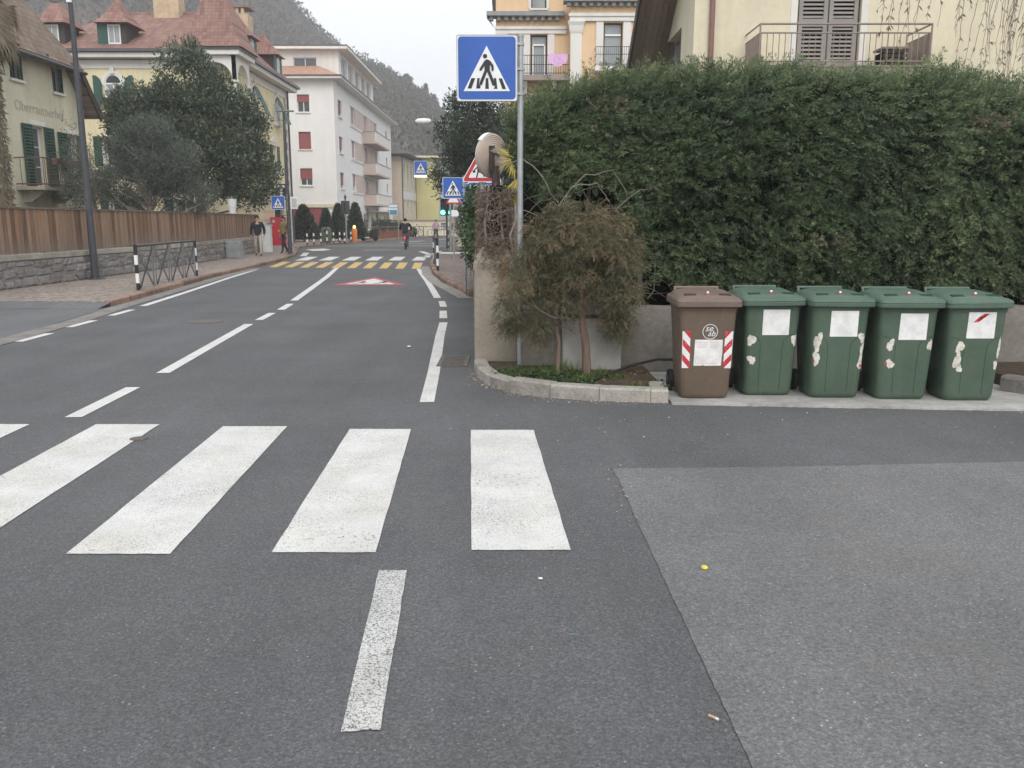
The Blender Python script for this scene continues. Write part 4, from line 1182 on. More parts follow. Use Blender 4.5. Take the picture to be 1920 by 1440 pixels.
for s in (-1, 1):
    w0, w1 = .150, .219
    sh = [(s * w0, .285), (s * w1, .285), (s * (w1 + .006), .62), (s * (w0 + .004), .62)]
    st = MB().plate(sh, fo(0, 0), UX, V, W, .001, .0024).build('warning_strip', 'sticker_white', b)
    for k in range(4):
        zc = .255 + k * .135
        q = [(s * (w0 - .02), zc), (s * (w1 + .02), zc + .125), (s * (w1 + .02), zc + .185), (s * (w0 - .02), zc + .065)]
        if s > 0: pass
        q = clip_poly(q, 1, .62, True); q = clip_poly(q, 1, .285, False) if q else q
        if q: q = clip_poly(q, 0, s * w1 if s > 0 else s * w0, True)
        if q: q = clip_poly(q, 0, s * w0 if s > 0 else s * w1, False)
        if q and len(q) > 2: MB().plate(q, fo(0, 0), UX, V, W, .0025, .0036).build('red_stripe', 'sticker_red', st)
MB().plate([(-.012, 0), (.01, 0), (.012, .004), (-.004, .004), (-.006, .016), (-.012, .016)], fo(0, .805), UX, V, W, .001, .003).build('catch', 'bin_groove_brown', b)
r.location = (1.743, 7.565, .02); r.rotation_euler.z = math.radians(-1.0)
kinds = [
 dict(label='green bin next to the brown bin, clean white label and torn stickers', sx=.03, pos=(2.355, 7.70), rot=1.0, torn=[(-.165, .52, .028, .05), (-.155, .34, .03, .035), (.185, .52, .02, .055)]),
 dict(label='second green bin from the brown bin, tall torn sticker strip down its left edge', sx=.03, pos=(2.93, 7.59), rot=-.5, torn=[(-.172, .52, .026, .08), (-.175, .37, .028, .05), (.175, .56, .024, .04), (.185, .45, .016, .05), (.18, .33, .024, .05)], bits=[(.192, .30, .018, .016), (-.20, .345, .01, .014)]),
 dict(label='third green bin from the brown bin, label set low with a dark scratch', sx=.04, sz=.665, pos=(3.505, 7.52), rot=-2.0, torn=[(-.13, .50, .026, .045), (-.12, .33, .028, .035), (.18, .50, .018, .05)], bits=[(-.16, .335, .012, .018)]),
 dict(label='green bin at the end of the row with red smear on its white label', sx=.03, pos=(4.085, 7.47), rot=-1.0, red=True, torn=[(-.12, .49, .026, .05), (-.13, .37, .024, .07), (-.11, .30, .024, .03), (.19, .48, .018, .07), (.175, .33, .02, .03)], bits=[]),
]
for i, k in enumerate(kinds):
    o = dress_green(k, 11 + i); o.location = (*k['pos'], .02); lid_ = [c_ for c_ in o.children if c_.name.startswith('lid')][0]; lid_.rotation_euler = (math.radians((.5, -.3, .8, .2)[i]), math.radians((-.4, .3, .2, -.5)[i]), math.radians((.3, -.4, .2, .5)[i])); o.rotation_euler.z = math.radians(k['rot'])

# ================================================================ walls on the right
r = thing('retaining_wall', 'low rough concrete wall behind the row of bins', 'wall', (3, 9.15, 0))
m = MB(); n = 34; top = []; 
for i in range(n + 1):
    x = .1 + (9.0 - .1) * i / n; top.append((x, .70 + random.uniform(-.012, .012)))
vs = []
for y, dz in ((9.0, 0), (9.30, .01)):
    vs += [(x, y + random.uniform(-.006, .006), z + dz) for x, z in top] + [(x, y, -.02) for x, z in top]
k = n + 1
fs = []
for i in range(n):
    fs += [(k + i, k + i + 1, i + 1, i), (i, i + 1, 2 * k + i + 1, 2 * k + i), (2 * k + i, 2 * k + i + 1, 3 * k + i + 1, 3 * k + i)]
fs += [(0, 2 * k, 3 * k, k), (n, k + n, 3 * k + n, 2 * k + n)]
m.add(vs, fs).build('wall', 'wall_concrete', r)
r = thing('wall_pillar', 'rendered masonry corner pillar with broken top and exposed brick', 'wall', (-.16, 9.5, 0))
m = MB(); rings = []; rp = random.Random(5)
prof = [(-.02, 0), (.3, .0), (.6, .004), (.9, .0), (1.02, .006), (1.08, .02)]
for z, ins in prof:
    rings.append([(-.165 + x * (1 - ins) + .03 * (z - .6) * 0, 9.53 + y * (1 - ins), z) for x, y in rrect(.50, .42, .05, 3)])
m.loft(rings).build('shaft', 'pillar_render', r, smooth=True)
m = MB()                                             # ragged crown of broken render
rings = []
for z, kx, amp in ((1.075, .96, .0), (1.14, .93, .025), (1.21, .78, .05), (1.29, .55, .06), (1.34, .28, .04)):
    rings.append([(-.165 - .03 + x * kx + rp.uniform(-amp, amp) * .5, 9.53 + y * kx + rp.uniform(-amp, amp) * .5, z + rp.uniform(-amp, amp)) for x, y in rrect(.49, .41, .05, 3)])
m.loft(rings).build('broken_top', 'pillar_render', r)
for (x, z, w, h) in ((-.085, 1.115, .075, .045), (-.10, 1.04, .06, .03), (-.05, 1.19, .06, .03)):
    MB().obox((x, 9.335, z), UX, UY, UZ, w / 2, .03, h / 2 + .01).build('brick', 'brick_red', r, bevel=.006)
# wall running back along the street
WR = [(-.44, 9.76), (-.50, 12), (-.62, 14.5), (-.74, 18), (-.96, 24), (-1.12, 30), (-1.2, 40)]
r = thing('boundary_wall', 'rendered boundary wall running back along the street behind the pillar', 'wall', (-.6, 14, 0))
m = MB(); a = WR; b2 = offs(WR, -.28); k = len(a)
zt = [1.12, 1.1, 1.12, 1.05, 1.0, 1.0, 1.0]
vs = [(x, y, -.02) for x, y in a] + [(x, y, z) for (x, y), z in zip(a, zt)] + [(x, y, z) for (x, y), z in zip(b2, zt)] + [(x, y, -.02) for x, y in b2]
fs = [f for i in range(k - 1) for f in ((i, i + 1, k + i + 1, k + i), (k + i, k + i + 1, 2 * k + i + 1, 2 * k + i), (2 * k + i, 2 * k + i + 1, 3 * k + i + 1, 3 * k + i))] + [(0, k, 2 * k, 3 * k), (k - 1, 4 * k - 1, 3 * k - 1, 2 * k - 1)]
m.add(vs, fs).build('wall', 'wall_concrete', r)
r = thing('low_wall', 'low beige wall with clipped hedge across the junction', 'wall', (-2.2, 52.5, 0))
MB().box(-3.3, 2, 52.4, 52.8, .098, .62).build('wall', 'plaster_pale', r)
MB().box(-3.36, 2.05, 52.34, 52.86, .621, .70).build('coping', 'coping', r)
# grey electrical cabinet behind the shrub
r = thing('electric_cabinet', 'weathered grey electrical cabinet half hidden behind the shrub', 'cabinet', (.83, 8.9, .085))
MB().box(.53, 1.13, 8.72, 8.985, .085, .62).build('lower_body', 'cabinet_grey', r, bevel=.01)
MB().box(.53, 1.13, 8.72, 8.985, .66, 1.36).build('upper_body', 'cabinet_grey', r, bevel=.01)
MB().box(.55, 1.11, 8.74, 8.98, .6205, .6595).build('joint', 'metal_rust', r)
MB().box(.49, 1.17, 8.68, 8.99, 1.361, 1.42).build('cap', 'cabinet_grey', r, bevel=.012)
MB().box(.56, 1.10, 8.708, 8.7195, .70, 1.32).build('door', 'cabinet_grey', r)
MB().lathe([(.012, 0), (.012, .012)], (1.08, 8.72, .5), (0, -1, 0), 8).build('lock', 'metal_rust', r)
# old hose along the bed
hp = [(-.02, 8.62, .10), (.2, 8.3, .10), (.46, 8.06, .105), (.62, 8.02, .10), (.80, 8.10, .10), (.95, 8.32, .11), (1.2, 8.55, .16), (1.5, 8.7, .20), (1.9, 8.8, .17)]
tag(MB().tube([Vector(a).lerp(Vector(b), t / 4) for a, b in zip(hp, hp[1:]) for t in range(4)] + [hp[-1]], .014, 7).build('hose', 'hose_black', None, smooth=True), 'black hose lying across the planted bed behind the kerb', 'hose')

# ================================================================ fence on the left
FL = [(-11.28, 13.5), (-11.25, 19), (-11.2, 26), (-11.5, 32), (-12.6, 43.5)]
r = thing('timber_fence', 'long weathered timber plank fence on a rubble stone base', 'fence', (-11.2, 20, 0))
def wall_ribbon(pts, d0, d1, z0, z1, name, mat, parent):
    a = offs(pts, d0); b = offs(pts, d1); k = len(a)
    vs = [(x, y, z0) for x, y in a] + [(x, y, z1) for x, y in a] + [(x, y, z1) for x, y in b] + [(x, y, z0) for x, y in b]
    fs = [f for i in range(k - 1) for f in ((i, i + 1, k + i + 1, k + i), (k + i, k + i + 1, 2 * k + i + 1, 2 * k + i), (2 * k + i, 2 * k + i + 1, 3 * k + i + 1, 3 * k + i))] + [(0, k, 2 * k, 3 * k), (k - 1, 4 * k - 1, 3 * k - 1, 2 * k - 1)]
    return MB().add(vs, fs).build(name, mat, parent)
base = wall_ribbon(FL, -.010, .35, -.02, .715, 'stone_base', 'mortar', r)
FD = resample(FL, .05)
def at_len(s):
    i = min(int(s / .05), len(FD) - 2); a, b = FD[i], FD[i + 1]; d = (b - a).normalized()
    return a + d * (s - i * .05), d
total = .05 * (len(FD) - 1)
# rubble: each stone a piece of its own, cut from a jittered grid
rs = random.Random(3); rows = [(.10, .33), (.33, .53), (.53, .71)]
for ri, (z0, z1) in enumerate(rows):
    s = rs.uniform(0, .3); prevj = (rs.uniform(-.03, .03), rs.uniform(-.03, .03))
    while s < total - .6:
        w = rs.uniform(.22, .66) * (1.0 if s < 14 else 1.35)
        j = (rs.uniform(-.10, .10), rs.uniform(-.09, .09))
        g = .014; zt = z1 - g + (0 if ri == 2 else rs.uniform(-.06, .03)); zb = z0 + g + (0 if ri == 0 else rs.uniform(-.03, .06))
        out = [(s + g + prevj[0], zb), (s + w * rs.uniform(.35, .65), zb - rs.uniform(0, .015)), (s + w - g + j[0], zb + rs.uniform(0, .02)), (s + w - g + (j[0] + j[1]) / 2 + rs.uniform(-.02, .02), (zb + zt) / 2), (s + w - g + j[1], zt), (s + w * rs.uniform(.3, .6), zt + rs.uniform(-.02, .004)), (s + g + prevj[1], zt - rs.uniform(0, .02)), (s + g + (prevj[0] + prevj[1]) / 2 + rs.uniform(0, .03), (zb + zt) / 2)]
        cs = sum(p[0] for p in out) / 8; cz = sum(p[1] for p in out) / 8; vs = []
        for kk, dd, ex in ((1.0, .03, 1), (.95, -.022, 1), (.62, -.042, 1)):
            for (q, z) in out:
                P, d = at_len(max(0.01, cs + (q - cs) * kk)); nn = Vector((-d.y, d.x, 0))
                vs.append(P + nn * (dd + rs.uniform(-.006, .006)) + Vector((0, 0, cz + (z - cz) * kk)))
        n8 = 8
        fs = [(a * n8 + i, a * n8 + (i + 1) % n8, (a + 1) * n8 + (i + 1) % n8, (a + 1) * n8 + i) for a in (0, 1) for i in range(n8)] + [tuple(range(16, 24))]
        MB().add(vs, fs).build('stone', 'rubble', base)
        s += w; prevj = j
# coping slabs
s = 0
while s < total - .4:
    L = 2.4; e = min(s + L, total - .05); A, d = at_len(s + .008); B, d2 = at_len(e - .008); dd = (B - A).normalized(); nn = Vector((-dd.y, dd.x, 0))
    MB().obox((A + B) / 2 + nn * .17 + UZ * .785, dd, nn, UZ, (B - A).length / 2, .215, .065).build('coping_slab', 'coping', r, bevel=.012)
    s = e
    if e >= total - .1: break
# planks
me = None; s = .05; pi = 0
MBp = MB().box(-.070, .070, -.011, .011, .0, 1.02)
while s < total - .12:
    P, d = at_len(s); nn = Vector((-d.y, d.x, 0))
    if me is None:
        o = MBp.build('plank', 'fence_wood', None, bevel=.003); me = o.data; o.parent = r
    else:
        o = bpy.data.objects.new('plank', me); link(o, r)
    o.location = P + nn * (.10 + rs.uniform(-.004, .004)) + UZ * (.862 + rs.uniform(-.004, .004)) - Vector(r.location)
    o.rotation_euler.z = math.atan2(d.y, d.x) + rs.uniform(-.02, .02)
    s += .158 + rs.uniform(-.004, .004)
s = .6
while s < total - .2:
    P, d = at_len(s); nn = Vector((-d.y, d.x, 0))
    MB().obox(P + nn * .155 + UZ * 1.36, d, nn, UZ, .045, .035, .51).build('post', 'fence_frame', r)
    s += 2.3
wall_ribbon(FL, .112, .122, 1.1, 1.18, 'rail', 'fence_frame', r); wall_ribbon(FL, .112, .122, 1.62, 1.70, 'rail', 'fence_frame', r)
wall_ribbon(FL, .06, .18, 1.885, 1.925, 'cap_rail', 'fence_frame', r)
# ================================================================ buildings
class Face:
    """a vertical wall plane: origin, direction u (unit, horizontal), outward normal w"""
    def __init__(s, root, o, u, w):
        s.r = root; s.o = Vector((*o, 0)); s.u = Vector((*u, 0)).normalized(); s.w = Vector((*w, 0)).normalized()
    def P(s, u, v, w=0): return s.o + s.u * u + UZ * v + s.w * w
    def bx(s, m, u0, u1, v0, v1, w0, w1):
        c = s.P((u0 + u1) / 2, (v0 + v1) / 2, (w0 + w1) / 2)
        return m.obox(c, s.u, s.w, UZ, abs(u1 - u0) / 2, abs(w1 - w0) / 2, abs(v1 - v0) / 2)
    def box(s, name, mat, u0, u1, v0, v1, w0, w1, parent=None, bevel=0):
        return s.bx(MB(), u0, u1, v0, v1, w0, w1).build(name, mat, parent or s.r, bevel=bevel)
    def plate(s, name, mat, poly, w0, w1, parent=None): return MB().plate(poly, s.o, s.u, UZ, s.w, w0, w1).build(name, mat, parent or s.r)
    def wall(s, mat, u0, u1, v0, v1, holes=(), depth=.2, name='wall'):
        """wall sheet with real openings and reveals"""
        us = sorted({u0, u1} | {q for h in holes for q in h[:2]}); vs_ = sorted({v0, v1} | {q for h in holes for q in h[2:4]})
        m = MB()
        for a, b in zip(us, us[1:]):
            for c, d in zip(vs_, vs_[1:]):
                cu, cv = (a + b) / 2, (c + d) / 2
                if any(h[0] < cu < h[1] and h[2] < cv < h[3] for h in holes): continue
                m.quad(s.P(a, c), s.P(b, c), s.P(b, d), s.P(a, d))
        for h in holes:
            a, b, c, d = h[:4]
            for p, q in (((a, c), (b, c)), ((b, c), (b, d)), ((b, d), (a, d)), ((a, d), (a, c))):
                m.quad(s.P(*p), s.P(*q), s.P(*q, -depth), s.P(*p, -depth))
        o = m.build(name, mat, s.r, fix=False)
        return o
    def window(s, u0, u1, v0, v1, frame='white_enamel', glass='glass', nx=2, ny=1, depth=.2, sill='plaster_trim', roller=None, fw=.06, surround=None, name='window'):
        m = MB(); z = -depth + .05
        for a, b, c, d in ((u0, u0 + fw, v0, v1), (u1 - fw, u1, v0, v1), (u0 + fw, u1 - fw, v0, v0 + fw), (u0 + fw, u1 - fw, v1 - fw, v1)): s.bx(m, a, b, c, d, -depth, z)
        for k in range(1, nx):
            u = u0 + (u1 - u0) * k / nx; s.bx(m, u - fw * .5, u + fw * .5, v0 + fw, v1 - fw, -depth, z - .003)
        for k in range(1, ny):
            v = v0 + (v1 - v0) * k / ny; s.bx(m, u0 + fw, u1 - fw, v - fw * .3, v + fw * .3, -depth, z - .007)
        W = m.build(name, frame, s.r)
        for k in range(nx):
            a = u0 + (u1 - u0) * k / nx; b = u0 + (u1 - u0) * (k + 1) / nx
            s.box('pane', glass, a + .01, b - .01, v0 + .01, v1 - .01, -depth - .02, -depth + .012, W)
        if roller: s.box('roller_blind', roller[1], u0 + .002, u1 - .002, v1 - (v1 - v0) * roller[0], v1 - .002, -depth + .055, -depth + .085, W)
        if sill: s.box('sill', sill, u0 - .08, u1 + .08, v0 - .09, v0 - .003, -.12, .10, W)
        if surround:
            s.bx(s.bx(s.bx(MB(), u0 - .14, u0 - .003, v0, v1, .0, .05), u1 + .003, u1 + .14, v0, v1, .0, .05), u0 - .14, u1 + .14, v1 + .003, v1 + .16, .0, .06).build('surround', surround, W)
        return W
    def shutter(s, u0, u1, v0, v1, mat, w0=.03, slats=True, parent=None, n=None):
        a = .05; m = MB()
        for q in ((u0, u0 + a, v0, v1), (u1 - a, u1, v0, v1), (u0 + a, u1 - a, v0, v0 + a), (u0 + a, u1 - a, v1 - a, v1)): s.bx(m, *q, w0, w0 + .045)
        S = m.build('shutter', mat, parent or s.r)
        n = n or max(6, int((v1 - v0) / .11)); h = (v1 - v0 - 2 * a) / n; m = MB()
        mm = MB()
        for k in range(n):
            c = s.P((u0 + u1) / 2, v0 + a + (k + .5) * h, w0 + .02); t = (s.w + UZ * .9).normalized(); t2 = s.u.cross(t)
            mm.obox(c, s.u, t2, t, (u1 - u0) / 2 - a - .002, h * .58, .006)
        o = mm.build('slats', mat, S); o['kind'] = 'stuff'
        return S
def arch_poly(cu, v0, w, h, n=12):
    """round-headed opening outline, width w, total height h"""
    r = w / 2; out = [(cu - r, v0), (cu + r, v0)]
    for k in range(n + 1):
        a = PI * k / n; out.append((cu + r * math.cos(a), v0 + h - r + r * math.sin(a)))
    return out
def arched_window(F, cu, v0, w, h, lean=0, open_sh=True):
    W = F.plate('window', 'white_enamel', arch_poly(cu, v0, w, h), .012, .05)
    F.plate('pane', 'glass_pale', [(cu - w / 2 + .08, v0 + .08), (cu - .03, v0 + .08), (cu - .03, v0 + h - w / 2 - .04), (cu - w / 2 + .08, v0 + h - w / 2 - .04)], .05, .056, W)
    F.plate('pane', 'glass_pale', [(cu + .03, v0 + .08), (cu + w / 2 - .08, v0 + .08), (cu + w / 2 - .08, v0 + h - w / 2 - .04), (cu + .03, v0 + h - w / 2 - .04)], .05, .056, W)
    r = w / 2 - .08; F.plate('pane', 'glass_dark', [(cu - r, v0 + h - w / 2 + .03)] + [(cu - r * math.cos(PI * k / 10), v0 + h - w / 2 + .03 + r * math.sin(PI * k / 10)) for k in range(1, 10)] + [(cu + r, v0 + h - w / 2 + .03)], .05, .056, W)
    ou = arch_poly(cu, v0, w + .36, h + .18); inn = arch_poly(cu, v0, w + .002, h + .001)
    MB().ring(ou[1:], inn[1:], F.o, F.u, UZ, F.w, .008, .075).build('surround', 'plaster_trim', W)
    F.box('keystone', 'plaster_trim', cu - .11, cu + .11, v0 + h + .02, v0 + h + .42, .076, .13, W)
    F.box('sill', 'plaster_trim', cu - w / 2 - .2, cu + w / 2 + .2, v0 - .14, v0 - .003, .0, .2, W)
    return W

# ---------------------------------------------------------------- farmhouse with half-hipped gable
r = thing('farmhouse', 'cream house with green shutters, iron balcony and half-hipped tiled roof', 'house', (-17, 31, 0))
F = Face(r, (-17, 24), (0, 1), (1, 0))              # u = Y - 24
holes = [(6.35, 7.05, 6.38, 7.35), (9.1, 9.75, 6.32, 7.2), (7.3, 8.1, 2.82, 4.92), (9.7, 10.45, 3.45, 4.85), (3.6, 4.4, 2.82, 4.92), (3.3, 4.0, 6.35, 7.3)]
F.wall('plaster_cream', .7, 11.3, .0, 6.05, [h for h in holes if h[3] < 6])
up = [h for h in holes if h[2] > 6]
# upper gable: strip with openings then triangles at both sides
F.wall('plaster_cream', 2.0, 10.0, 6.05, 7.6, up, name='gable_wall')
for tri_ in (((.7, 6.05), (2.0, 6.05), (2.0, 7.55)), ((11.3, 6.05), (10.0, 7.55), (10.0, 6.05))):
    F.plate('gable_wall', 'plaster_cream', list(tri_), -.05, 0)
for h in holes:
    tall = h[2] < 3
    W = F.window(h[0], h[1], h[2], h[3], nx=2 if not tall else 1, ny=3 if h[2] < 6 else 1, sill='plaster_trim' if not tall else None, glass='glass')
    sw = .62 if tall or h[2] < 6 else .42
    if h[2] < 6:
        F.shutter(h[0] - sw - .02, h[0] - .02, h[2], h[3] + .03, 'shutter_green'); F.shutter(h[1] + .02, h[1] + sw + .02, h[2], h[3] + .03, 'shutter_green')
        F.box('lintel', 'plaster_trim', h[0] - .12, h[1] + .12, h[3] + .04, h[3] + .2, .0, .05)
    else:
        F.shutter(h[0] - .02, (h[0] + h[1]) / 2 - .1, h[2], h[3], 'shutter_green', -.10); F.shutter((h[0] + h[1]) / 2 + .12, h[1] + .02, h[2], h[3], 'shutter_green', .0)
# balcony
b = F.box('balcony', 'coping', 6.0, 8.95, 2.66, 2.78, .0, 1.0)
for k, u in enumerate((6.4, 8.4)):
    MB().plate([(0, 2.25), (.25, 2.25), (.85, 2.655), (0, 2.655)], F.P(u, 0), F.w, UZ, F.u, 0, .22).build('corbel', 'coping', b)
m = MB()
for v in (2.86, 3.74): m.tube([F.P(6.05, v, 0), F.P(6.05, v, .95), F.P(8.9, v, .95), F.P(8.9, v, 0)], .022, 6)
m.build('hand_rail', 'metal_rust', b)
for k in range(24):
    u = 6.08 + k * .122
    MB().tube([F.P(u, 2.78, .95), F.P(u, 3.74, .95)], .012, 4).build('baluster', 'metal_rust', b)
for w in (.2, .45, .7):
    for u in (6.05, 8.9): MB().tube([F.P(u, 2.78, w), F.P(u, 3.74, w)], .012, 4).build('baluster', 'metal_rust', b)
F.box('flower_box', 'metal_rust', 6.6, 7.6, 3.55, 3.76, .99, 1.18, b); F.box('flower_box', 'metal_rust', 7.9, 8.9, 3.55, 3.76, .99, 1.18, b)
text_mesh('Oberrautnerhof', 'wall_lettering', 'print_wall', r, F.P(8.05, 5.52, .012), F.u, UZ, F.w, .50, .003, .0)
# body behind and roof
MB().add([(-17.02, 24.7, 0), (-17.02, 35.3, 0), (-29, 35.3, 0), (-29, 24.7, 0), (-17.02, 24.7, 6.0), (-17.02, 35.3, 6.0), (-29, 35.3, 6.0), (-29, 24.7, 6.0)], [(1, 2, 6, 5), (2, 3, 7, 6), (3, 0, 4, 7)]).build('wall', 'plaster_cream', r)
def slab_roof(name, mat, quad, t, parent):
    q = [Vector(p) for p in quad]; n = (q[1] - q[0]).cross(q[-1] - q[0]).normalized()
    if n.z < 0: n = -n
    k = len(q); vs = [p for p in q] + [p - n * t for p in q]
    return MB().add(vs, [tuple(range(k)), tuple(range(k, 2 * k))[::-1]] + [(i, (i + 1) % k, k + (i + 1) % k, k + i) for i in range(k)]).build(name, mat, parent)
yc = 30.0; zr = 11.9
xo = -16.5
eL, eR = 24.3, 35.7                                    # eaves
zE = 5.72
def zs(y): return zE + (zr + .3 - zE) * (1 - abs(y - yc) / (eR - yc))
slab_roof('roof', 'roof_brown', [(xo, eR, zE), (-30, eR, zE), (-30, yc, zr + .3), (-18.85, yc, zr + .3), (xo, 34.3, zs(34.3))], .16, r)
slab_roof('roof', 'roof_brown', [(xo, eL, zE), (-30, eL, zE), (-30, yc, zr + .3), (-18.85, yc, zr + .3), (xo, 25.7, zs(25.7))], .16, r)
slab_roof('half_hip', 'roof_brown', [(xo + .12, 34.35, zs(34.35) + .02), (xo + .12, 25.65, zs(34.35) + .02), (-18.9, yc, zr + .33)], .14, r)
MB().tube([(xo + .16, 25.6, zs(34.35) - .1), (xo + .16, 34.4, zs(34.35) - .1)], .07, 8).build('gutter', 'gutter', r)
m = MB()
for a, b_ in (((xo + .02, 34.3, zs(34.3) - .1), (xo + .02, eR, zE - .1)), ((xo + .02, 25.7, zs(25.7) - .1), (xo + .02, eL, zE - .1))):
    A, B = Vector(a), Vector(b_); d = (B - A).normalized(); MB().obox((A + B) / 2, d, UX, d.cross(UX), (B - A).length / 2, .03, .14).build('verge_board', 'timber_dark', r)
for y in (26.5, 28.2, 30, 31.8, 33.5):
    MB().box(-17.0, xo + .1, y - .06, y + .06, 7.28, 7.4).build('rafter_end', 'timber_dark', r)

# ---------------------------------------------------------------- yellow villa with corner tower
r = thing('villa', 'yellow villa with red tiled hipped roof, dormers and white corner loggia', 'house', (-20, 54, 0))
S = Face(r, (-15.4, 48.8), (0, 1), (1, 0))              # street side, u = Y-48.8
Ff = Face(r, (-27, 48.8), (1, 0), (0, -1))              # garden front, u = X+27
sh = [(7.75, 8.65, 4.8, 6.4), (3.0, 3.9, 4.8, 6.4), (7.75, 9.6, .098, 3.15)]
S.wall('plaster_yellow', 0, 12.1, 3.75, 10.2, [h for h in sh if h[2] > 4])
S.wall('plaster_ochre', 0, 12.1, 0, 3.75, [sh[2]])
Ff.wall('plaster_yellow', 0, 11.6, 0, 10.2, [(4.5, 5.4, 4.6, 6.2), (8.2, 9.1, 4.6, 6.2), (1.2, 2.1, 4.6, 6.2), (4.6, 5.6, .5, 2.8), (8.2, 9.2, .5, 2.8)])
for h in ((4.5, 5.4, 4.6, 6.2), (8.2, 9.1, 4.6, 6.2), (1.2, 2.1, 4.6, 6.2), (4.6, 5.6, .5, 2.8), (8.2, 9.2, .5, 2.8)):
    Ff.window(*h, surround='plaster_trim'); Ff.shutter(h[0] - .6, h[0] - .15, h[2], h[3], 'shutter_green'); Ff.shutter(h[1] + .15, h[1] + .6, h[2], h[3], 'shutter_green')
for h in sh[:2]:
    S.window(*h, surround='plaster_trim', glass='curtain'); S.shutter(h[0] - .62, h[0] - .15, h[2], h[3], 'shutter_green', .06); S.shutter(h[1] + .15, h[1] + .62, h[2], h[3], 'shutter_green', .06)
    S.plate('pediment', 'plaster_trim', [(h[0] - .2, h[3] + .2), (h[1] + .2, h[3] + .2), ((h[0] + h[1]) / 2 + .2, h[3] + .55), ((h[0] + h[1]) / 2 - .2, h[3] + .55)], .0, .06)
MB().box(-27, -15.4, 60.88, 60.9, 0, 10.2).box(-27.02, -27, 48.8, 60.9, 0, 10.2).build('wall', 'plaster_yellow', r)
# rusticated ground floor courses
for k in range(7):
    v0 = .1 + k * .52
    for a, b_ in ((.05, 7.6), (9.75, 11.35)):
        S.box('ashlar_course', 'plaster_ochre', a, b_, v0 + .02, v0 + .50, .002, .04)
S.box('string_course', 'plaster_trim', -.05, 12.15, 3.75, 3.92, .0, .10)
# quoins at the far corner
for k in range(24):
    v0 = .1 + k * .42; wd = .55 if k % 2 else .75
    S.box('quoin', 'plaster_trim', 12.1 - wd, 12.12, v0 + .015, v0 + .405, .045, .085)
# doorway: shop door, yellow fascia, tobacconist board
d = S.box('door', 'glass_dark', 7.8, 9.55, .1, 2.55, -.2, -.15)
S.box('door_frame', 'gutter', 8.62, 8.72, .1, 2.55, -.148, -.12, d)
MB().plate([(7.75, 2.9), (9.6, 2.9), (9.6, 3.2), (9.4, 3.5), (8.9, 3.7), (8.4, 3.7), (7.95, 3.5), (7.75, 3.2)], S.o, S.u, UZ, S.w, .042, .06).build('door_arch', 'gutter', r)
S.box('shop_fascia', 'sign_yellow', 7.7, 9.65, 2.55, 2.88, .05, .25)
t_ = S.box('tobacconist_board', 'sign_black', 7.2, 7.3, 2.95, 3.95, .30, .95)
Tb = Face(r, (-15.4 + .30, 48.8 + 7.19), (1, 0), (0, -1))
Tb.bx(Tb.bx(MB(), .09, .56, 3.72, 3.86, .0, .02), .25, .40, 3.05, 3.72, .0, .02).build('letter_t', 'sign_white', t_)
S.box('board_arm', 'gutter', 7.22, 7.28, 3.4, 3.46, .0, .3, t_)
# arched windows with tilted shutters on the street side
for cu in (4.45, 9.35):
    W = arched_window(S, cu, 7.85, .95, 1.7)
    m = MB(); poly = arch_poly(cu, 7.85, .93, 1.68); k = len(poly)
    vs = [S.P(u, v, .09 + (9.55 - v) * .42) for u, v in poly] + [S.P(u, v, .13 + (9.55 - v) * .42) for u, v in poly]
    m.add(vs, [tuple(range(k)), tuple(range(k, 2 * k))[::-1]] + [(i, (i + 1) % k, k + (i + 1) % k, k + i) for i in range(k)]).build('tilted_shutter', 'shutter_green', W)
    for s_ in (-.4, .4): MB().tube([S.P(cu + s_, 8.2, .05), S.P(cu + s_, 7.9, .72)], .012, 4).build('stay', 'gutter', W)
text_mesh('Villa', 'wall_lettering', 'print_wall', r, S.P(6.9, 8.75, .012), S.u, UZ, S.w, .62, .003, .0)
m = MB()
for k, (a, b_) in enumerate(((6.2, 7.5), (6.0, 7.7), (6.3, 7.4))): S.bx(m, a, b_, 8.15 - k * .28 - (.3 if k else 0), 8.23 - k * .28 - (.3 if k else 0), .006, .012)
m.build('wall_lettering', 'print_wall', r)
# arched window on the garden front with iron balconet
for cu in (5.27, 1.4):
    W = arched_window(Ff, cu, 7.85, .95, 1.6)
    for s_ in (-1, 1):
        p = [(cu + s_ * .62, 7.75), (cu + s_ * 1.08, 7.75), (cu + s_ * 1.08, 9.4), (cu + s_ * .9, 9.38), (cu + s_ * .70, 9.2), (cu + s_ * .62, 8.95)]
        Ff.plate('shutter', 'shutter_green', p, .08, .12, W)
    b = Ff.box('balconet', 'plaster_trim', cu - .7, cu + .7, 7.35, 7.5, .0, .55, W)
    m = MB()
    for v in (7.55, 8.15): m.tube([Ff.P(cu - .66, v, 0), Ff.P(cu - .66, v, .5), Ff.P(cu + .66, v, .5), Ff.P(cu + .66, v, 0)], .02, 5)
    for k in range(12): m.tube([Ff.P(cu - .62 + k * .113, 7.5, .5), Ff.P(cu - .62 + k * .113, 8.15, .5)], .012, 4)
    o = m.build('railing', 'metal_dark', W)
    Ff.box('flower_box', 'metal_dark', cu - .6, cu + .1, 7.85, 8.15, .52, .72, W)
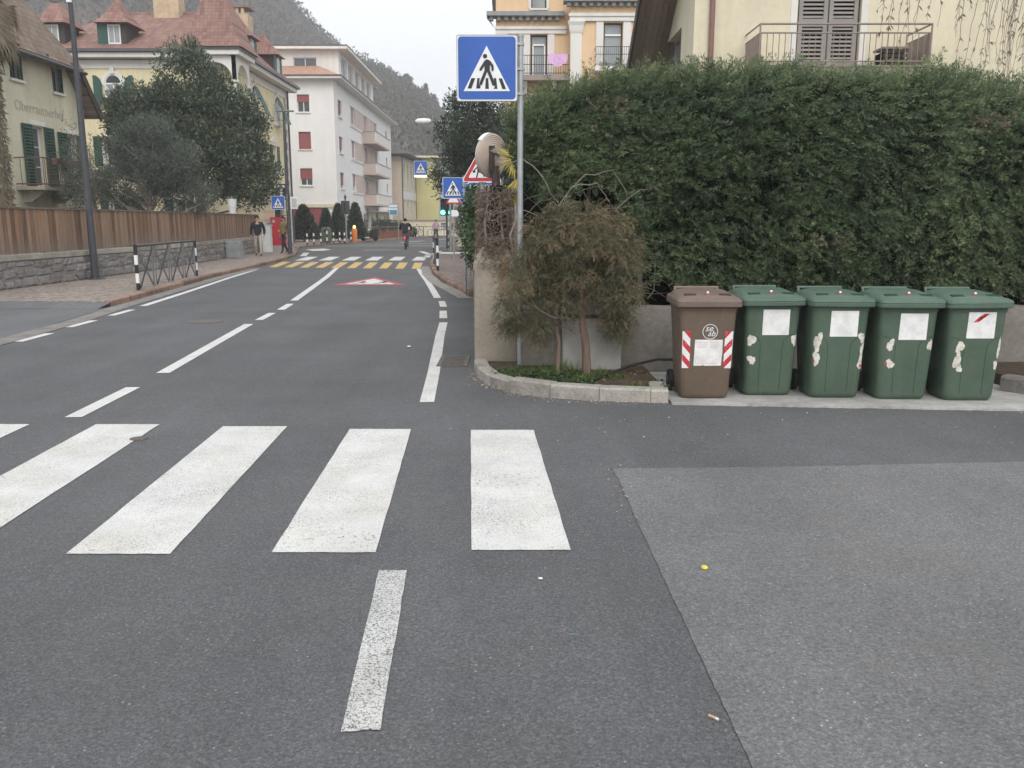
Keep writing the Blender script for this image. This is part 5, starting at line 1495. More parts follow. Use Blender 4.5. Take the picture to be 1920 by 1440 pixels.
# cornice, frieze, gutter
S.box('frieze', 'plaster_trim', .0, 12.1, 9.75, 10.2, .0, .06); Ff.box('frieze', 'plaster_trim', .0, 11.6, 9.75, 10.2, .0, .06)
S.box('cornice', 'plaster_trim', -.3, 12.6, 10.25, 10.5, -.3, .62); Ff.box('cornice', 'plaster_trim', -.3, 12.19, 10.25, 10.49, -.3, .62)
S.box('gutter', 'gutter', -.4, 12.9, 10.51, 10.66, .55, .78); Ff.box('gutter', 'gutter', -.5, 12.15, 10.51, 10.66, .55, .78)
# hipped roof
ex0, ex1, ey0, ey1, ze = -27.8, -14.65, 48.05, 61.7, 10.6
rid = (-23.5, -18.2, 54.9, 13.9)
R0 = (ex0, ey0, ze); R1 = (ex1, ey0, ze); R2 = (ex1, ey1, ze); R3 = (ex0, ey1, ze); T0 = (rid[0], rid[2], rid[3]); T1 = (rid[1], rid[2], rid[3])
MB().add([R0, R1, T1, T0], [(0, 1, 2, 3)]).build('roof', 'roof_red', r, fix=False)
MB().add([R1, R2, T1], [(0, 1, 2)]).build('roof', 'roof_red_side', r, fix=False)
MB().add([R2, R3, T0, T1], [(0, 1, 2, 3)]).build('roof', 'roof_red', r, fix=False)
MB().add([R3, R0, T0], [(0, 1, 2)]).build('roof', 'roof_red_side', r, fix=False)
MB().tube([T0, T1], .13, 6).build('ridge_tiles', 'roof_red', r); MB().tube([R1, T1], .12, 6).build('ridge_tiles', 'roof_red', r)
def pyramid(cx, cy, z0, w, h, flare=.25, mat='roof_red', d=None):
    m = MB(); d = d or w; k = []
    for z, s_ in ((z0, 1.0), (z0 + h * .16, .78), (z0 + h * .5, .44), (z0 + h, .02)):
        k.append([(cx + a * w * s_, cy + b_ * d * s_, z) for a, b_ in ((-1, -1), (1, -1), (1, 1), (-1, 1))])
    return m.loft(k)
def dormer(x, y, z, side):
    """side 'f' faces the garden, 's' faces the street"""
    w, h, dep = .62, 1.15, 1.7
    if side == 'f': b = (x - w, x + w, y, y + dep); fc = Face(r, (x - w, y), (1, 0), (0, -1))
    else: b = (x - dep, x, y - w, y + w); fc = Face(r, (x, y - w), (0, 1), (1, 0))
    D = MB().box(*b, z, z + h).build('dormer', 'timber_dark', r)
    cx, cy = (b[0] + b[1]) / 2, (b[2] + b[3]) / 2
    pyramid(cx, cy + (-.1 if side == 'f' else 0), z + h, (b[1] - b[0]) / 2 + .32, 1.5, d=(b[3] - b[2]) / 2 + .32).build('dormer_roof', 'roof_red', D)
    fc.box('window', 'white_enamel', .28, .96, .1 + z, z + h - .05, .005, .05, D); fc.box('pane', 'glass_pale', .34, .60, .18 + z, z + h - .12, .05, .06, D); fc.box('pane', 'glass_pale', .64, .90, .18 + z, z + h - .12, .05, .06, D)
    fc.box('shutter', 'shutter_green', -.28, .25, .1 + z, z + h, .02, .06, D)
    if side == 's': fc.box('shutter', 'shutter_green', .99, 1.5, .1 + z, z + h, .02, .06, D)
dormer(-21.55, 49.0, 10.95, 'f'); dormer(-24.9, 49.0, 10.95, 'f')
dormer(-15.2, 52.6, 10.9, 's'); dormer(-15.2, 58.2, 10.9, 's')
for (x, y, z0, z1, w) in ((-20.6, 54.6, 12.5, 15.2, .75), (-17.45, 53.2, 11.8, 14.2, .62), (-17.2, 57.5, 12.0, 14.4, .6)):
    C_h = MB().box(x - w, x + w, y - .5, y + .5, z0, z1).build('chimney', 'chimney_brick', r)
    for k in range(3): MB().box(x - w + .12 + k * .55 * w, x - w + .12 + k * .55 * w + .18, y - .52, y - .3, z1 + .002, z1 + .35).build('chimney_vent', 'chimney_brick', C_h)
    MB().box(x - w - .12, x + w + .12, y - .62, y + .62, z1 + .36, z1 + .46).build('chimney_cap', 'roof_red', C_h)
# corner loggia tower
tx0, tx1, ty0, ty1 = -17.1, -14.75, 48.0, 50.4
T = MB().box(tx0, tx1, ty0, ty1, 5.9, 6.15).build('loggia', 'plaster_trim', r)
for (x, y) in ((tx0 + .12, ty0 + .12), (tx1 - .12, ty0 + .12), (tx1 - .12, ty1 - .12)):
    MB().tube([(x, y, 6.15), (x, y, 7.1)], .16, 8).build('pier', 'plaster_trim', T); MB().tube([(x, y, 7.1), (x, y, 8.9)], .11, 10).build('column', 'plaster_trim', T, smooth=True)
    MB().lathe([(.12, 8.85), (.2, 8.95), (.2, 9.05)], (x, y, 0), n=10).build('capital', 'plaster_trim', T)
for f in (Face(r, (tx0, ty0), (1, 0), (0, -1)), Face(r, (tx1, ty0), (0, 1), (1, 0))):
    L = 2.35; rad = .95; cu = L / 2
    poly = [(0, 9.05), (cu - rad, 9.05)] + [(cu - rad * math.cos(PI * k / 14), 9.05 + .92 * math.sin(PI * k / 14)) for k in range(1, 14)] + [(cu + rad, 9.05), (L, 9.05), (L, 10.3), (0, 10.3)]
    f.plate('arch', 'plaster_trim', poly, -.24, .0 if f.u.x else -.001, T)
    f.box('rail', 'plaster_trim', .25, L - .25, 6.98, 7.12, -.22, -.02, T); f.box('rail', 'plaster_trim', .25, L - .25, 6.15, 6.28, -.22, -.02, T)
    for k in range(7):
        u = .4 + k * (L - .8) / 6; c = f.P(u, 0, -.12)
        MB().lathe([(.05, 6.28), (.085, 6.42), (.04, 6.7), (.06, 6.98)], (c.x, c.y, 0), n=8).build('baluster', 'plaster_trim', T)
MB().box(tx0 - .25, tx1 + .25, ty0 - .25, ty1 + .25, 10.31, 10.56).build('tower_cornice', 'plaster_trim', T)
MB().box(tx0 - .33, tx1 + .33, ty0 - .33, ty1 + .33, 10.561, 10.68).build('tower_gutter', 'gutter', T)
pyramid((tx0 + tx1) / 2, (ty0 + ty1) / 2, 10.69, 1.62, 4.6).build('tower_roof', 'roof_red', T)
MB().box(-15.55, -15.45, 49.2, 50.1, 6.2, 8.3).build('loggia_door', 'timber_dark', T)
MB().tube([(-15.25, 60.6, .1), (-15.25, 60.6, 10.4)], .06, 8).build('downpipe', 'gutter', r)

# ---------------------------------------------------------------- white apartment block
r = thing('apartment_block', 'white five storey apartment block with red roller blinds and corner balconies', 'building', (-20, 85, 0))
Fc = Face(r, (-34, 72), (1, 0), (0, -1)); Sc = Face(r, (-14.4, 72), (0, 1), (1, 0))
fh = [(u, u + 1.0, v, v + 1.38) for u in (16.62, 12.4, 8.2) for v in (10.27, 7.37, 4.48)]
Fc.wall('plaster_white', 0, 19.6, 2.85, 12.8, fh)
for i, h in enumerate(fh):
    Fc.window(*h, roller=((.42, 1.0, .62)[i % 3], 'roller_red'))
Fc.wall('plaster_white', 18.35, 19.6, 0, 2.85); Fc.wall('facade_red', 0, 18.35, 0, 2.85, name='shop_front')
Fc.box('band', 'plaster_pale', 0, 19.7, 2.72, 3.0, .0, .12)
side_h = []
for fl in range(4):
    v = 10.15 - 2.93 * fl
    if v < 1: continue
    side_h.append((1.6, 3.2, v, v + 1.35))                     # small windows near the corner
    side_h += [(7.3, 9.0, v, v + 1.5), (14.2, 15.8, v - .6, v + 1.5), (20.4, 22.2, v, v + 1.5)]
    side_h.append((28.6, 30.0, v + .2, v + 1.55))
Sc.wall('plaster_white', 0, 33, 0, 12.8, side_h)
for h in side_h: Sc.window(*h, roller=(.72 if h[0] < 5 else random.choice((.45, .95, .65)), 'roller_red' if h[0] < 5 else 'roller_rose'), nx=2)
for fl in range(3):
    v = 10.15 - 2.93 * fl
    for a, b_ in ((9.02, 14.18), (15.82, 20.38)): Sc.box('panel', 'plaster_rose', a, b_, v - .1, v + 1.5, .004, .03)
    Sc.box('string_course', 'plaster_trim', 6.9, 22.6, v - .25, v - .10, .0, .08); Sc.box('string_course', 'plaster_trim', 6.9, 22.6, v + 1.52, v + 1.6, .0, .05)
    B = Sc.box('balcony', 'plaster_rose', 13.0, 22.4, v - 1.2, v - 1.02, .0, 1.35)
    Sc.box('parapet', 'plaster_trim', 13.0, 22.4, v - 1.018, v - .12, 1.23, 1.35, B); Sc.box('parapet', 'plaster_rose', 13.0, 13.12, v - 1.018, v - .12, .0, 1.225, B); Sc.box('parapet', 'plaster_rose', 22.28, 22.4, v - 1.018, v - .12, .0, 1.225, B)
    Sc.box('cap', 'cornice_grey', 12.95, 22.45, v - .118, v - .06, .0, 1.39, B)
Sc.box('shop_canopy', 'awning', 14, 30, 2.5, 2.6, .0, 1.6)
for u in (9, 12.5, 17, 21, 26): Sc.box('shop_window', 'glass_dark', u, u + 1.9, .35, 2.3, .004, .05)
Fc.box('eaves', 'plaster_trim', -.5, 20.4, 12.8, 12.95, -.5, .8); Sc.box('eaves', 'plaster_trim', .01, 33.5, 12.81, 12.94, -.5, .8)
Sc.box('gutter', 'gutter', -.8, 33.6, 12.955, 13.07, .72, .86); Fc.box('gutter', 'gutter', -.5, 20.45, 12.956, 13.06, .72, .86)
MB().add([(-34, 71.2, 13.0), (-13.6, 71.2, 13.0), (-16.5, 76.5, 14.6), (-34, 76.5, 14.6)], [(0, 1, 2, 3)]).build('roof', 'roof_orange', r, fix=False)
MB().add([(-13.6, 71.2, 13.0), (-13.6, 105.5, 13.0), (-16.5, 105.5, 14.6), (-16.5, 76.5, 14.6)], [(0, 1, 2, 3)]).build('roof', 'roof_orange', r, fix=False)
sk = MB().obox((-20.3, 73.3, 13.75), (1, 0, 0), (0, .957, .29), (0, -.29, .957), .55, .8, .06).build('skylight', 'gutter', r)
MB().obox((-20.3, 73.28, 13.79), (1, 0, 0), (0, .957, .29), (0, -.29, .957), .42, .62, .05).build('pane', 'glass_pale', sk)
# penthouse storey set back
Pf = Face(r, (-34, 77.2), (1, 0), (0, -1)); Ps = Face(r, (-14.9, 77.2), (0, 1), (1, 0))
Pf.wall('plaster_trim', 0, 19.1, 12.9, 16.0, [(15.2, 17.2, 13.7, 15.4)]); Pf.window(15.2, 17.2, 13.7, 15.4, sill=None)
ph = [(1.0 + k * 3.3, 3.7 + k * 3.3, 14.0, 15.7) for k in range(5)]
Ps.wall('plaster_white', 0, 18.5, 12.9, 16.0, ph)
for h in ph:
    W = Ps.window(*h, glass='glass_pale', nx=2); Ps.box('parapet_panel', 'interior_dark', h[0] + .2, h[1] - .3, 13.25, 13.75, .004, .03, W)
Pf.box('flat_roof', 'plaster_trim', -.4, 20.0, 16.0, 16.22, -18.9, .7); Pf.box('roof_edge', 'gutter', -.42, 20.02, 16.221, 16.32, -18.92, .72)
Pf.box('chimney', 'plaster_trim', 9.3, 10.0, 16.33, 17.2, -5, -4)
MB().box(-34, -14.41, 104.9, 105, 0, 12.8).build('wall', 'plaster_white', r)

# low brick wall, hedge and rail in front of the block
rw = thing('garden_wall', 'low brown wall with railing in front of the white apartment block', 'wall', (-11.3, 76, .098))
MB().obox((-10.9, 78, .45), (.16, .987, 0), (.987, -.16, 0), UZ, 7.0, .15, .36).build('wall', 'brick_red', rw)
MB().tube([(-12.0, 71.2, 1.1), (-9.75, 84.8, 1.1)], .03, 5).build('rail', 'metal_brown', rw)
for k in range(8):
    MB().tube([(-12.0 + 2.25 * k / 7, 71.2 + 13.6 * k / 7, .8), (-12.0 + 2.25 * k / 7, 71.2 + 13.6 * k / 7, 1.1)], .025, 5).build('rail_post', 'metal_brown', rw)

# ---------------------------------------------------------------- beige, yellow-green and low cream buildings far down the street
r = thing('institute_building', 'long beige building with tall narrow windows beyond the apartment block', 'building', (-16, 115, 0))
Fd = Face(r, (-19, 107), (1, 0), (0, -1)); Sd = Face(r, (-13.5, 107), (.045, 1), (1, -.045))
Fd.wall('plaster_beige', 0, 5.5, 0, 9.4)
hd = [(1.4 + k * 2.7, 2.7 + k * 2.7, v, v + 3.0) for k in range(6) for v in (5.6, 1.2)]
Sd.wall('plaster_pale', 0, 18.5, 0, 9.4, hd)
for h in hd: Sd.window(*h, frame='plaster_trim', glass='glass', ny=1, nx=1)
Sd.box('spandrel', 'plaster_trim', .9, 17.6, 4.3, 5.3, .0, .04)
Sd.box('eaves', 'timber_dark', -1.2, 19, 9.4, 9.62, -1, 1.0); Fd.box('eaves', 'timber_dark', -.5, 5.3, 9.41, 9.6, -1, 1.0)
MB().add([(-20, 105.8, 9.63), (-12.4, 105.8, 9.63), (-16.5, 111, 11.8), (-20, 111, 11.8)], [(0, 1, 2, 3)]).add([(-12.4, 105.8, 9.63), (-11.5, 126, 9.63), (-16, 126, 11.8), (-16.5, 111, 11.8)], [(0, 1, 2, 3)]).build('roof', 'roof_grey', r, fix=False)
MB().tube([Sd.P(.2, 0, .1), Sd.P(.2, 9.4, .1)], .07, 6).build('downpipe', 'gutter', r)
r = thing('modern_building', 'yellow and grey modern block with flat roof at the end of the street', 'building', (-9, 122, 0))
Fe = Face(r, (-12.9, 118), (1, 0), (0, -1))
Fe.wall('plaster_lime', 0, 3.0, .0, 9.9)
hE = [(4.0, 5.1, v, v + 1.8) for v in (2.9, 6.4)] + [(6.4, 7.5, v, v + 1.8) for v in (2.9, 6.4)]
Fe2 = Face(r, (-9.9, 118.02), (.97, .24), (.24, -.97))
hE2 = [(u, u + .95, v, v + 1.9) for u in (.7, 2.6, 4.6, 6.6) for v in (2.3, 5.8)]
Fe2.wall('plaster_grey', 0, 14, 1.2, 9.2, hE2)
for h in hE2: Fe2.window(*h, sill=None, glass='glass_dark', ny=2, nx=1)
Fe2.box('soffit', 'plaster_lime', 0, 14, .9, 1.2, -2, 0)
MB().add([(-12.9, 118, 0), (-12.9, 134, 0), (-12.9, 134, 9.9), (-12.9, 118, 9.9)], [(0, 1, 2, 3)]).build('wall', 'plaster_lime', r, fix=False)
MB().box(-13.5, 2, 117.0, 134, 9.91, 10.15).build('flat_roof', 'plaster_pale', r)
r = thing('cream_wall', 'low cream wall with brown coping and barred openings across the far road', 'wall', (-10, 92, 0))
Fw = Face(r, (-14.4, 92), (1, 0), (0, -1))
Fw.wall('plaster_pale', 0, 6.2, 0, 1.62); Fw.box('coping', 'metal_brown', -.1, 6.3, 1.63, 1.75, -.3, .1)
Fw2 = Face(r, (-8.2, 92), (.8, .6), (.6, -.8))
hw = [(.8 + k * 1.35, 1.7 + k * 1.35, .65, 1.4) for k in range(5)]
Fw2.wall('plaster_pale', 0, 8.5, 0, 1.62, hw)
for h in hw: Fw2.window(*h, sill=None, glass='glass_pale', frame='timber_dark', nx=1)
Fw2.box('coping', 'metal_brown', -.1, 8.6, 1.63, 1.75, -.3, .1)
r = thing('far_railing', 'thin white and black railing in front of the low cream wall', 'railing', (-9, 88, .098))
m = MB()
for k in range(11):
    x = -9.6 + k * .62; y = 87.5 + k * .35
    MB().tube([(x, y, .098), (x, y, 1.05)], .035, 6).build('post', 'black_enamel' if k % 2 else 'white_enamel', r)
MB().tube([(-9.6, 87.5, 1.05), (-3.4, 91.0, 1.05)], .03, 6).build('rail', 'metal_dark', r)

# ---------------------------------------------------------------- peach villa behind the hedge
r = thing('peach_villa', 'ornate peach villa with white pilasters, grey cornice and balcony', 'house', (4, 47, 0))
Fp = Face(r, (-.80, 45), (1, 0), (0, -1))                       # u = X + .8
hp = [(1.72, 2.56, 8.72, 10.72), (1.75, 2.53, 6.2, 7.75), (1.75, 2.5, 11.95, 13.2)]
Fp.wall('plaster_peach', 0, 3.65, 0, 14.5, hp)
for h in hp[:1]: Fp.window(*h, frame='timber_dark', glass='glass_pale', nx=1, sill=None, fw=.07)
Fp.bx(Fp.bx(Fp.bx(MB(), 1.86, 2.42, 10.22, 10.30, -.14, -.10), 1.82, 1.88, 8.8, 10.22, -.14, -.1), 2.40, 2.46, 8.8, 10.22, -.14, -.1).build('door_leaf', 'white_enamel', r)
for h in hp[1:]: Fp.window(*h, frame='timber_dark', glass='glass_pale', nx=1, surround='plaster_trim')
for u0, u1 in ((1.32, 1.70), (2.58, 2.92)): Fp.box('window_pilaster', 'plaster_trim', u0, u1, 8.72, 10.74, .0, .08)
Fp.box('entablature', 'plaster_trim', -.02, 3.5, 10.75, 11.08, .0, .12); Fp.box('entablature', 'plaster_trim', -.04, 3.5, 10.95, 11.085, .121, .18)
Fp.box('corner_pilaster', 'plaster_trim', .0, .5, 0, 10.45, .0, .08); Fp.box('capital', 'plaster_trim', -.05, .58, 10.45, 10.74, .0, .14)
c = Fp.box('cornice', 'cornice_grey', -.45, 3.4, 11.52, 11.72, -.3, .5)
for k in range(10): Fp.box('dentil', 'cornice_grey', -.3 + k * .36, -.12 + k * .36, 11.34, 11.515, .0, .34, c)
MB().add([Fp.P(-.45, 11.53, -.3), Fp.P(-.45, 11.53, .5), Fp.P(-.05, 11.05, 0), Fp.P(-.02, 11.05, -.3)], [(0, 1, 2, 3)]).build('cornice_return', 'cornice_grey', c, fix=False)
Fp.box('attic_band', 'plaster_trim', -.05, 3.5, 11.73, 11.82, -.2, .04)
# balcony with iron rail and washing
b = Fp.box('balcony', 'metal_brown', 1.0, 3.65, 8.42, 8.66, .0, 1.0)
for u in (1.3, 2.75): MB().plate([(0, 7.85), (.3, 7.85), (.75, 8.415), (0, 8.415)], Fp.P(u, 0), Fp.w, UZ, Fp.u, 0, .26).build('corbel', 'plaster_trim', b)
m = MB()
for v in (8.75, 9.15, 9.58): m.tube([Fp.P(1.05, v, 0), Fp.P(1.05, v, .95), Fp.P(3.6, v, .95)], .018, 5)
m.build('hand_rail', 'metal_dark', b)
for k in range(22): MB().tube([Fp.P(1.07 + k * .118, 8.66, .95), Fp.P(1.07 + k * .118, 9.58, .95)], .010, 4).build('baluster', 'metal_dark', b)
# projecting bay
Fb = Face(r, (2.85, 44.1), (1, 0), (0, -1))
hb = [(1.62, 2.55, 9.0, 11.1)]
Fb.wall('plaster_peach', 0, 8, 0, 14.5, hb); Fb.window(*hb[0], frame='timber_dark', glass='glass_pale', nx=1, sill=None, fw=.07)
Fb.bx(MB(), 1.7, 2.47, 10.5, 10.58, -.14, -.1).build('transom', 'white_enamel', r)
MB().add([(2.85, 44.1, 0), (2.85, 45.0, 0), (2.85, 45.0, 14.5), (2.85, 44.1, 14.5)], [(0, 1, 2, 3)]).build('wall', 'plaster_peach', r, fix=False)
Fb.box('pilaster', 'plaster_trim', .0, .55, 0, 10.6, .0, .12)
MB().loft([[Fb.P(u, v, w) for u, w in ((-.02 - e, 0), (.57 + e, 0), (.57 + e, .13 + e), (-.02 - e, .13 + e))] for v, e in ((10.6, 0), (10.7, .03), (10.95, .06), (11.1, .12), (11.14, .12))]).build('capital', 'plaster_trim', r)
Fb.box('entablature', 'plaster_trim', -.05, 8, 11.15, 11.36, .0, .14); Fb.box('entablature', 'plaster_trim', -.1, 8, 11.36, 11.5, .0, .2)
for u0, u1 in ((1.25, 1.6), (2.57, 2.95)): Fb.box('window_pilaster', 'plaster_trim', u0, u1, 9.0, 11.14, .0, .08)
c = Fb.box('cornice', 'cornice_grey', -.35, 8, 11.98, 12.18, -.3, .5)
for k in range(18): Fb.box('dentil', 'cornice_grey', -.2 + k * .36, -.02 + k * .36, 11.80, 11.975, .0, .34, c)
Fb.box('attic_band', 'plaster_trim', -.1, 8, 12.19, 12.3, -.2, .05)
b = Fb.box('balcony', 'plaster_trim', 1.15, 3.1, 8.75, 8.95, .0, .8)
m = MB()
for v in (9.05, 9.5, 9.85): m.tube([Fb.P(1.2, v, 0), Fb.P(1.2, v, .76), Fb.P(3.05, v, .76), Fb.P(3.05, v, 0)], .016, 5)
m.build('hand_rail', 'metal_dark', b)
for k in range(20): MB().tube([Fb.P(1.2 + k * .097, 8.95, .76), Fb.P(1.2 + k * .097, 9.85, .76)], .009, 4).build('baluster', 'metal_dark', b)
MB().add([(-.8, 45, 0), (-.8, 58, 0), (-.8, 58, 14.5), (-.8, 45, 14.5)], [(0, 1, 2, 3)]).build('wall', 'plaster_peach', r, fix=False)
MB().box(-1.2, 11.2, 43.6, 58, 14.5, 14.8).build('eaves', 'cornice_grey', r)
rl = thing('washing', 'pink laundry hung over the balcony rail of the peach villa', 'laundry', (2.2, 43.95, 9.6))
m = MB(); rw_ = random.Random(8); n = 14
for s_ in (0,):
    top = [(1.78 + k * .072, 43.99, 9.62 + rw_.uniform(-.01, .02)) for k in range(n)]; bot = [(1.78 + k * .072 + rw_.uniform(-.04, .04), 43.96 + rw_.uniform(-.03, .03), 9.62 - .42 * math.sin(PI * (k + 1.5) / (n + 2)) - rw_.uniform(.12, .22)) for k in range(n)]
    back = [(x, y + .1, z - .25) for x, y, z in top]
    m.add(top + bot + back, [(k, k + 1, n + k + 1, n + k) for k in range(n - 1)] + [(k, 2 * n + k, 2 * n + k + 1, k + 1) for k in range(n - 1)])
m.build('cloth', 'cloth_pink', rl)

# ---------------------------------------------------------------- cream house over the hedge on the right
r = thing('cream_house', 'cream plastered house with closed louvred shutters and balcony above the hedge', 'house', (8, 19, 0))
Fg = Face(r, (3.42, 17), (1, 0), (0, -1)); Sg = Face(r, (3.42, 17), (0, 1), (-1, 0))
hg = [(1.93, 3.12, 4.42, 6.6)]
Fg.wall('plaster_house', 0, 14, 0, 8.2, hg, depth=.12)
W = Fg.box('shutter_frame', 'shutter_grey', 1.95, 3.10, 4.44, 6.58, -.16, -.10)
for a, b_ in ((1.97, 2.51), (2.54, 3.08)):
    m = MB()
    for q in ((a, a + .075, 4.46, 6.56), (b_ - .075, b_, 4.46, 6.56), (a + .075, b_ - .075, 4.46, 4.6), (a + .075, b_ - .075, 5.20, 5.34), (a + .075, b_ - .075, 6.44, 6.56)): Fg.bx(m, *q, -.099, -.045)
    leafp = m.build('shutter', 'shutter_grey', r)
    Fg.box('shadow_gap', 'interior_dark', a + .075, b_ - .075, 4.6, 6.44, -.098, -.09, leafp)
    sl = None
    for v0, v1 in ((4.6, 5.2), (5.34, 6.44)):
        n = int((v1 - v0) / .072)
        for k in range(n):
            v = v0 + (k + .5) * (v1 - v0) / n; cc = Fg.P((a + b_) / 2, v, -.068); t1 = (UZ + Fg.w * -.75).normalized(); t2 = t1.cross(Fg.u)
            MB().obox(cc, Fg.u, t1, t2, (b_ - a) / 2 - .076, .027, .004).build('slat', 'shutter_grey', leafp)
Fg.box('shutter_reveal', 'plaster_trim', 1.80, 1.925, 4.42, 6.6, .0, .012); Fg.box('shutter_reveal', 'plaster_trim', 3.125, 3.25, 4.42, 6.6, .0, .012)
MB().tube([Fg.P(.32, 0, .07), Fg.P(.32, 8.2, .07)], .05, 10).build('downpipe', 'downpipe_red', r, smooth=True)
# balcony slab and rail
b = Fg.box('balcony', 'coping', .95, 4.05, 4.12, 4.30, .0, 1.0)
Fg.box('fascia', 'metal_brown', .93, 4.07, 4.302, 4.33, .0, 1.02, b)
m = MB()
for v in (4.40, 4.88, 5.03): m.tube([Fg.P(.98, v, .02), Fg.P(.98, v, .98), Fg.P(4.02, v, .98), Fg.P(4.02, v, .02)], .014 if v < 5 else .018, 6)
m.build('hand_rail', 'metal_brown', b)
for k in range(29):
    u = 1.0 + k * .1075; MB().tube([Fg.P(u, 4.33, .98), Fg.P(u, 4.88, .98)], .008, 4).build('baluster', 'metal_brown', b)
for u in (.98, 4.02):
    Fg.bx(MB(), u - .012, u + .012, 4.42, 4.86, .06, .92).build('side_panel', 'metal_brown', b)
    MB().tube([Fg.P(u, 4.33, .98), Fg.P(u, 5.03, .98)], .018, 6).build('post', 'metal_brown', b)
# side wall, windows, raking roof with boarded soffit
hs = [(1.25, 3.5, 4.0, 5.45), (5.0, 7, 4.0, 5.3)]
Sg.wall('plaster_house', 0, 8.5, 0, 5.9, hs, depth=.15)
for h in hs: Sg.window(*h, frame='shutter_grey', glass='glass_pale', nx=3, sill=None)
q = [(3.42, 17, 5.9), (3.42, 17, 7.6), (3.42, 25.5, 2.8), (3.42, 25.5, 0)]
MB().add([(3.419, 17, 5.9), (3.419, 17, 7.9), (3.419, 20.2, 5.9)], [(0, 1, 2)]).build('wall', 'plaster_house', r, fix=False)
MB().box(3.42, 17.4, 25.3, 25.5, 0, 3.5).build('wall', 'plaster_house', r)
A0, A1 = (16.2, 7.75), (26.2, 1.15)                                  # verge line (Y, Z)
sl_ = (A1[1] - A0[1]) / (A1[0] - A0[0]); dv = Vector((0, 1, sl_)).normalized(); nv = Vector((0, -sl_, 1)).normalized()
cen = Vector((0, (A0[0] + A1[0]) / 2, (A0[1] + A1[1]) / 2)); hl = math.hypot(A1[0] - A0[0], A1[1] - A0[1]) / 2
MB().obox(Vector((10, 0, 0)) + cen + nv * .14, UX, dv, nv, 7.35, hl, .035).build('roof', 'roof_brown', r)
for k in range(8):
    MB().obox(Vector((2.735 + k * .118, 0, 0)) + cen + nv * .07, UX, dv, nv, .056, hl - .01, .018).build('soffit_board', 'soffit_wood', r)
MB().obox(Vector((2.645, 0, 0)) + cen + nv * .09, UX, dv, nv, .02, hl, .12).build('verge_board', 'timber_dark', r)
rc = thing('crate_planter', 'dark slatted box standing on the balcony of the cream house', 'planter', (7.0, 16.4, 4.33))
for k in range(4): MB().box(6.72, 7.16, 16.3, 16.32, 4.36 + k * .08, 4.42 + k * .08).build('slat', 'timber_dark', rc)
MB().box(6.74, 7.14, 16.325, 16.7, 4.34, 4.62).build('box', 'interior_dark', rc); MB().box(6.70, 7.18, 16.28, 16.72, 4.665, 4.70).build('lid', 'metal_brown', rc)
# ================================================================ vegetation
def A3(*c): return np.array(c, float)
# ---------------------------------------------------------------- conifer hedge above the bins
r = thing('conifer_hedge', 'tall dense dark green conifer hedge rising behind the row of bins', 'hedge', (4.2, 9.9, .3))
def hedge_top(x): return np.interp(x, [0, .3, .8, 1.4, 2.2, 3.2, 4.2, 5.0, 5.6, 6.4, 8.6], [2.60, 2.84, 3.04, 3.13, 3.16, 3.18, 3.15, 3.07, 2.94, 2.90, 2.95])
def hedge_bot(x): return np.interp(x, [0, .2, .5, 1.0, 1.25, 1.6, 2.0, 8.6], [2.1, 1.95, 1.95, 1.85, 1.5, .95, .82, .80])
def hedge_surface(x, z, dep):
    n = len(x); q = np.stack([x, np.zeros(n), z], 1)
    zt = hedge_top(x) + .10 * np.sin(x * 5.1) * np.sin(x * 2.3 + 1)
    lump = fnoise(q * A3(2.0, 0, 2.6), 4) * .13 + fnoise(q * A3(6, 0, 8), 5, 2) * .06
    roundt = np.clip((z - (zt - .45)) / .45, 0, 1) ** 2 * .5
    return 9.30 - lump + dep + roundt + np.clip((1.3 - x), 0, 1.3) * .25, lump, np.clip((z - (zt - .35)) / .35, 0, 1), q
def hedge_xz(n):
    x = RNG.uniform(.02, 8.6, n); f = RNG.random(n)
    zt = hedge_top(x) + .10 * np.sin(x * 5.1) * np.sin(x * 2.3 + 1); zb = hedge_bot(x) + .14 * np.sin(x * 7 + 2) + .06 * np.sin(x * 19)
    return x, zb + (zt - zb) * f
# inner layer: short sprigs, interior shade put into a darker leaf tone
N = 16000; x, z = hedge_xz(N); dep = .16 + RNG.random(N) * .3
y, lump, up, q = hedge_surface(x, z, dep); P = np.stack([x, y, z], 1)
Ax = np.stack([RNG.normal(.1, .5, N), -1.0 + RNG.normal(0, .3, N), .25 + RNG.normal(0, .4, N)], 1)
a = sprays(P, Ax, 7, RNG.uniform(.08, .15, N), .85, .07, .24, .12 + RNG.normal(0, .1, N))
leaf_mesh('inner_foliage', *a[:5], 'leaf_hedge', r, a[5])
# outer layer: flat feathery fronds lying over one another, neighbours sweep the same way
def fronds(P, Ax, out, length, tone, K=11, sub=4, lf=.040):
    n = len(P); Ax = unit(Ax); S_ = unit(np.cross(Ax, out)); pts = []; dirs = []; tn = []; le = []
    for i in range(K):
        t = (i + .2) / K; sd = 1 if i % 2 else -1
        pts.append(P + Ax * (length * t)[:, None] + A3(0, 0, -.10) * (length * t ** 2)[:, None])
        dirs.append(Ax * (.75 + .5 * t) + S_ * (sd * (1 - .35 * t)) + RNG.normal(0, .16, (n, 3)))
        tn.append(tone + .20 * t); le.append(length * .30 * (1.05 - .75 * t) * RNG.uniform(.8, 1.2, n))
    return sprays(np.concatenate(pts), np.concatenate(dirs), sub, np.concatenate(le), .55, lf, .20, np.concatenate(tn))
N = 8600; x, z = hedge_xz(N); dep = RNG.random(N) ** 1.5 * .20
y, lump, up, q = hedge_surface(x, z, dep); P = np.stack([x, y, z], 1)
sweep = fnoise(q * A3(1.3, 0, 1.6), 21) * 1.5; lift = fnoise(q * A3(1.6, 0, 1.3), 22) * .55
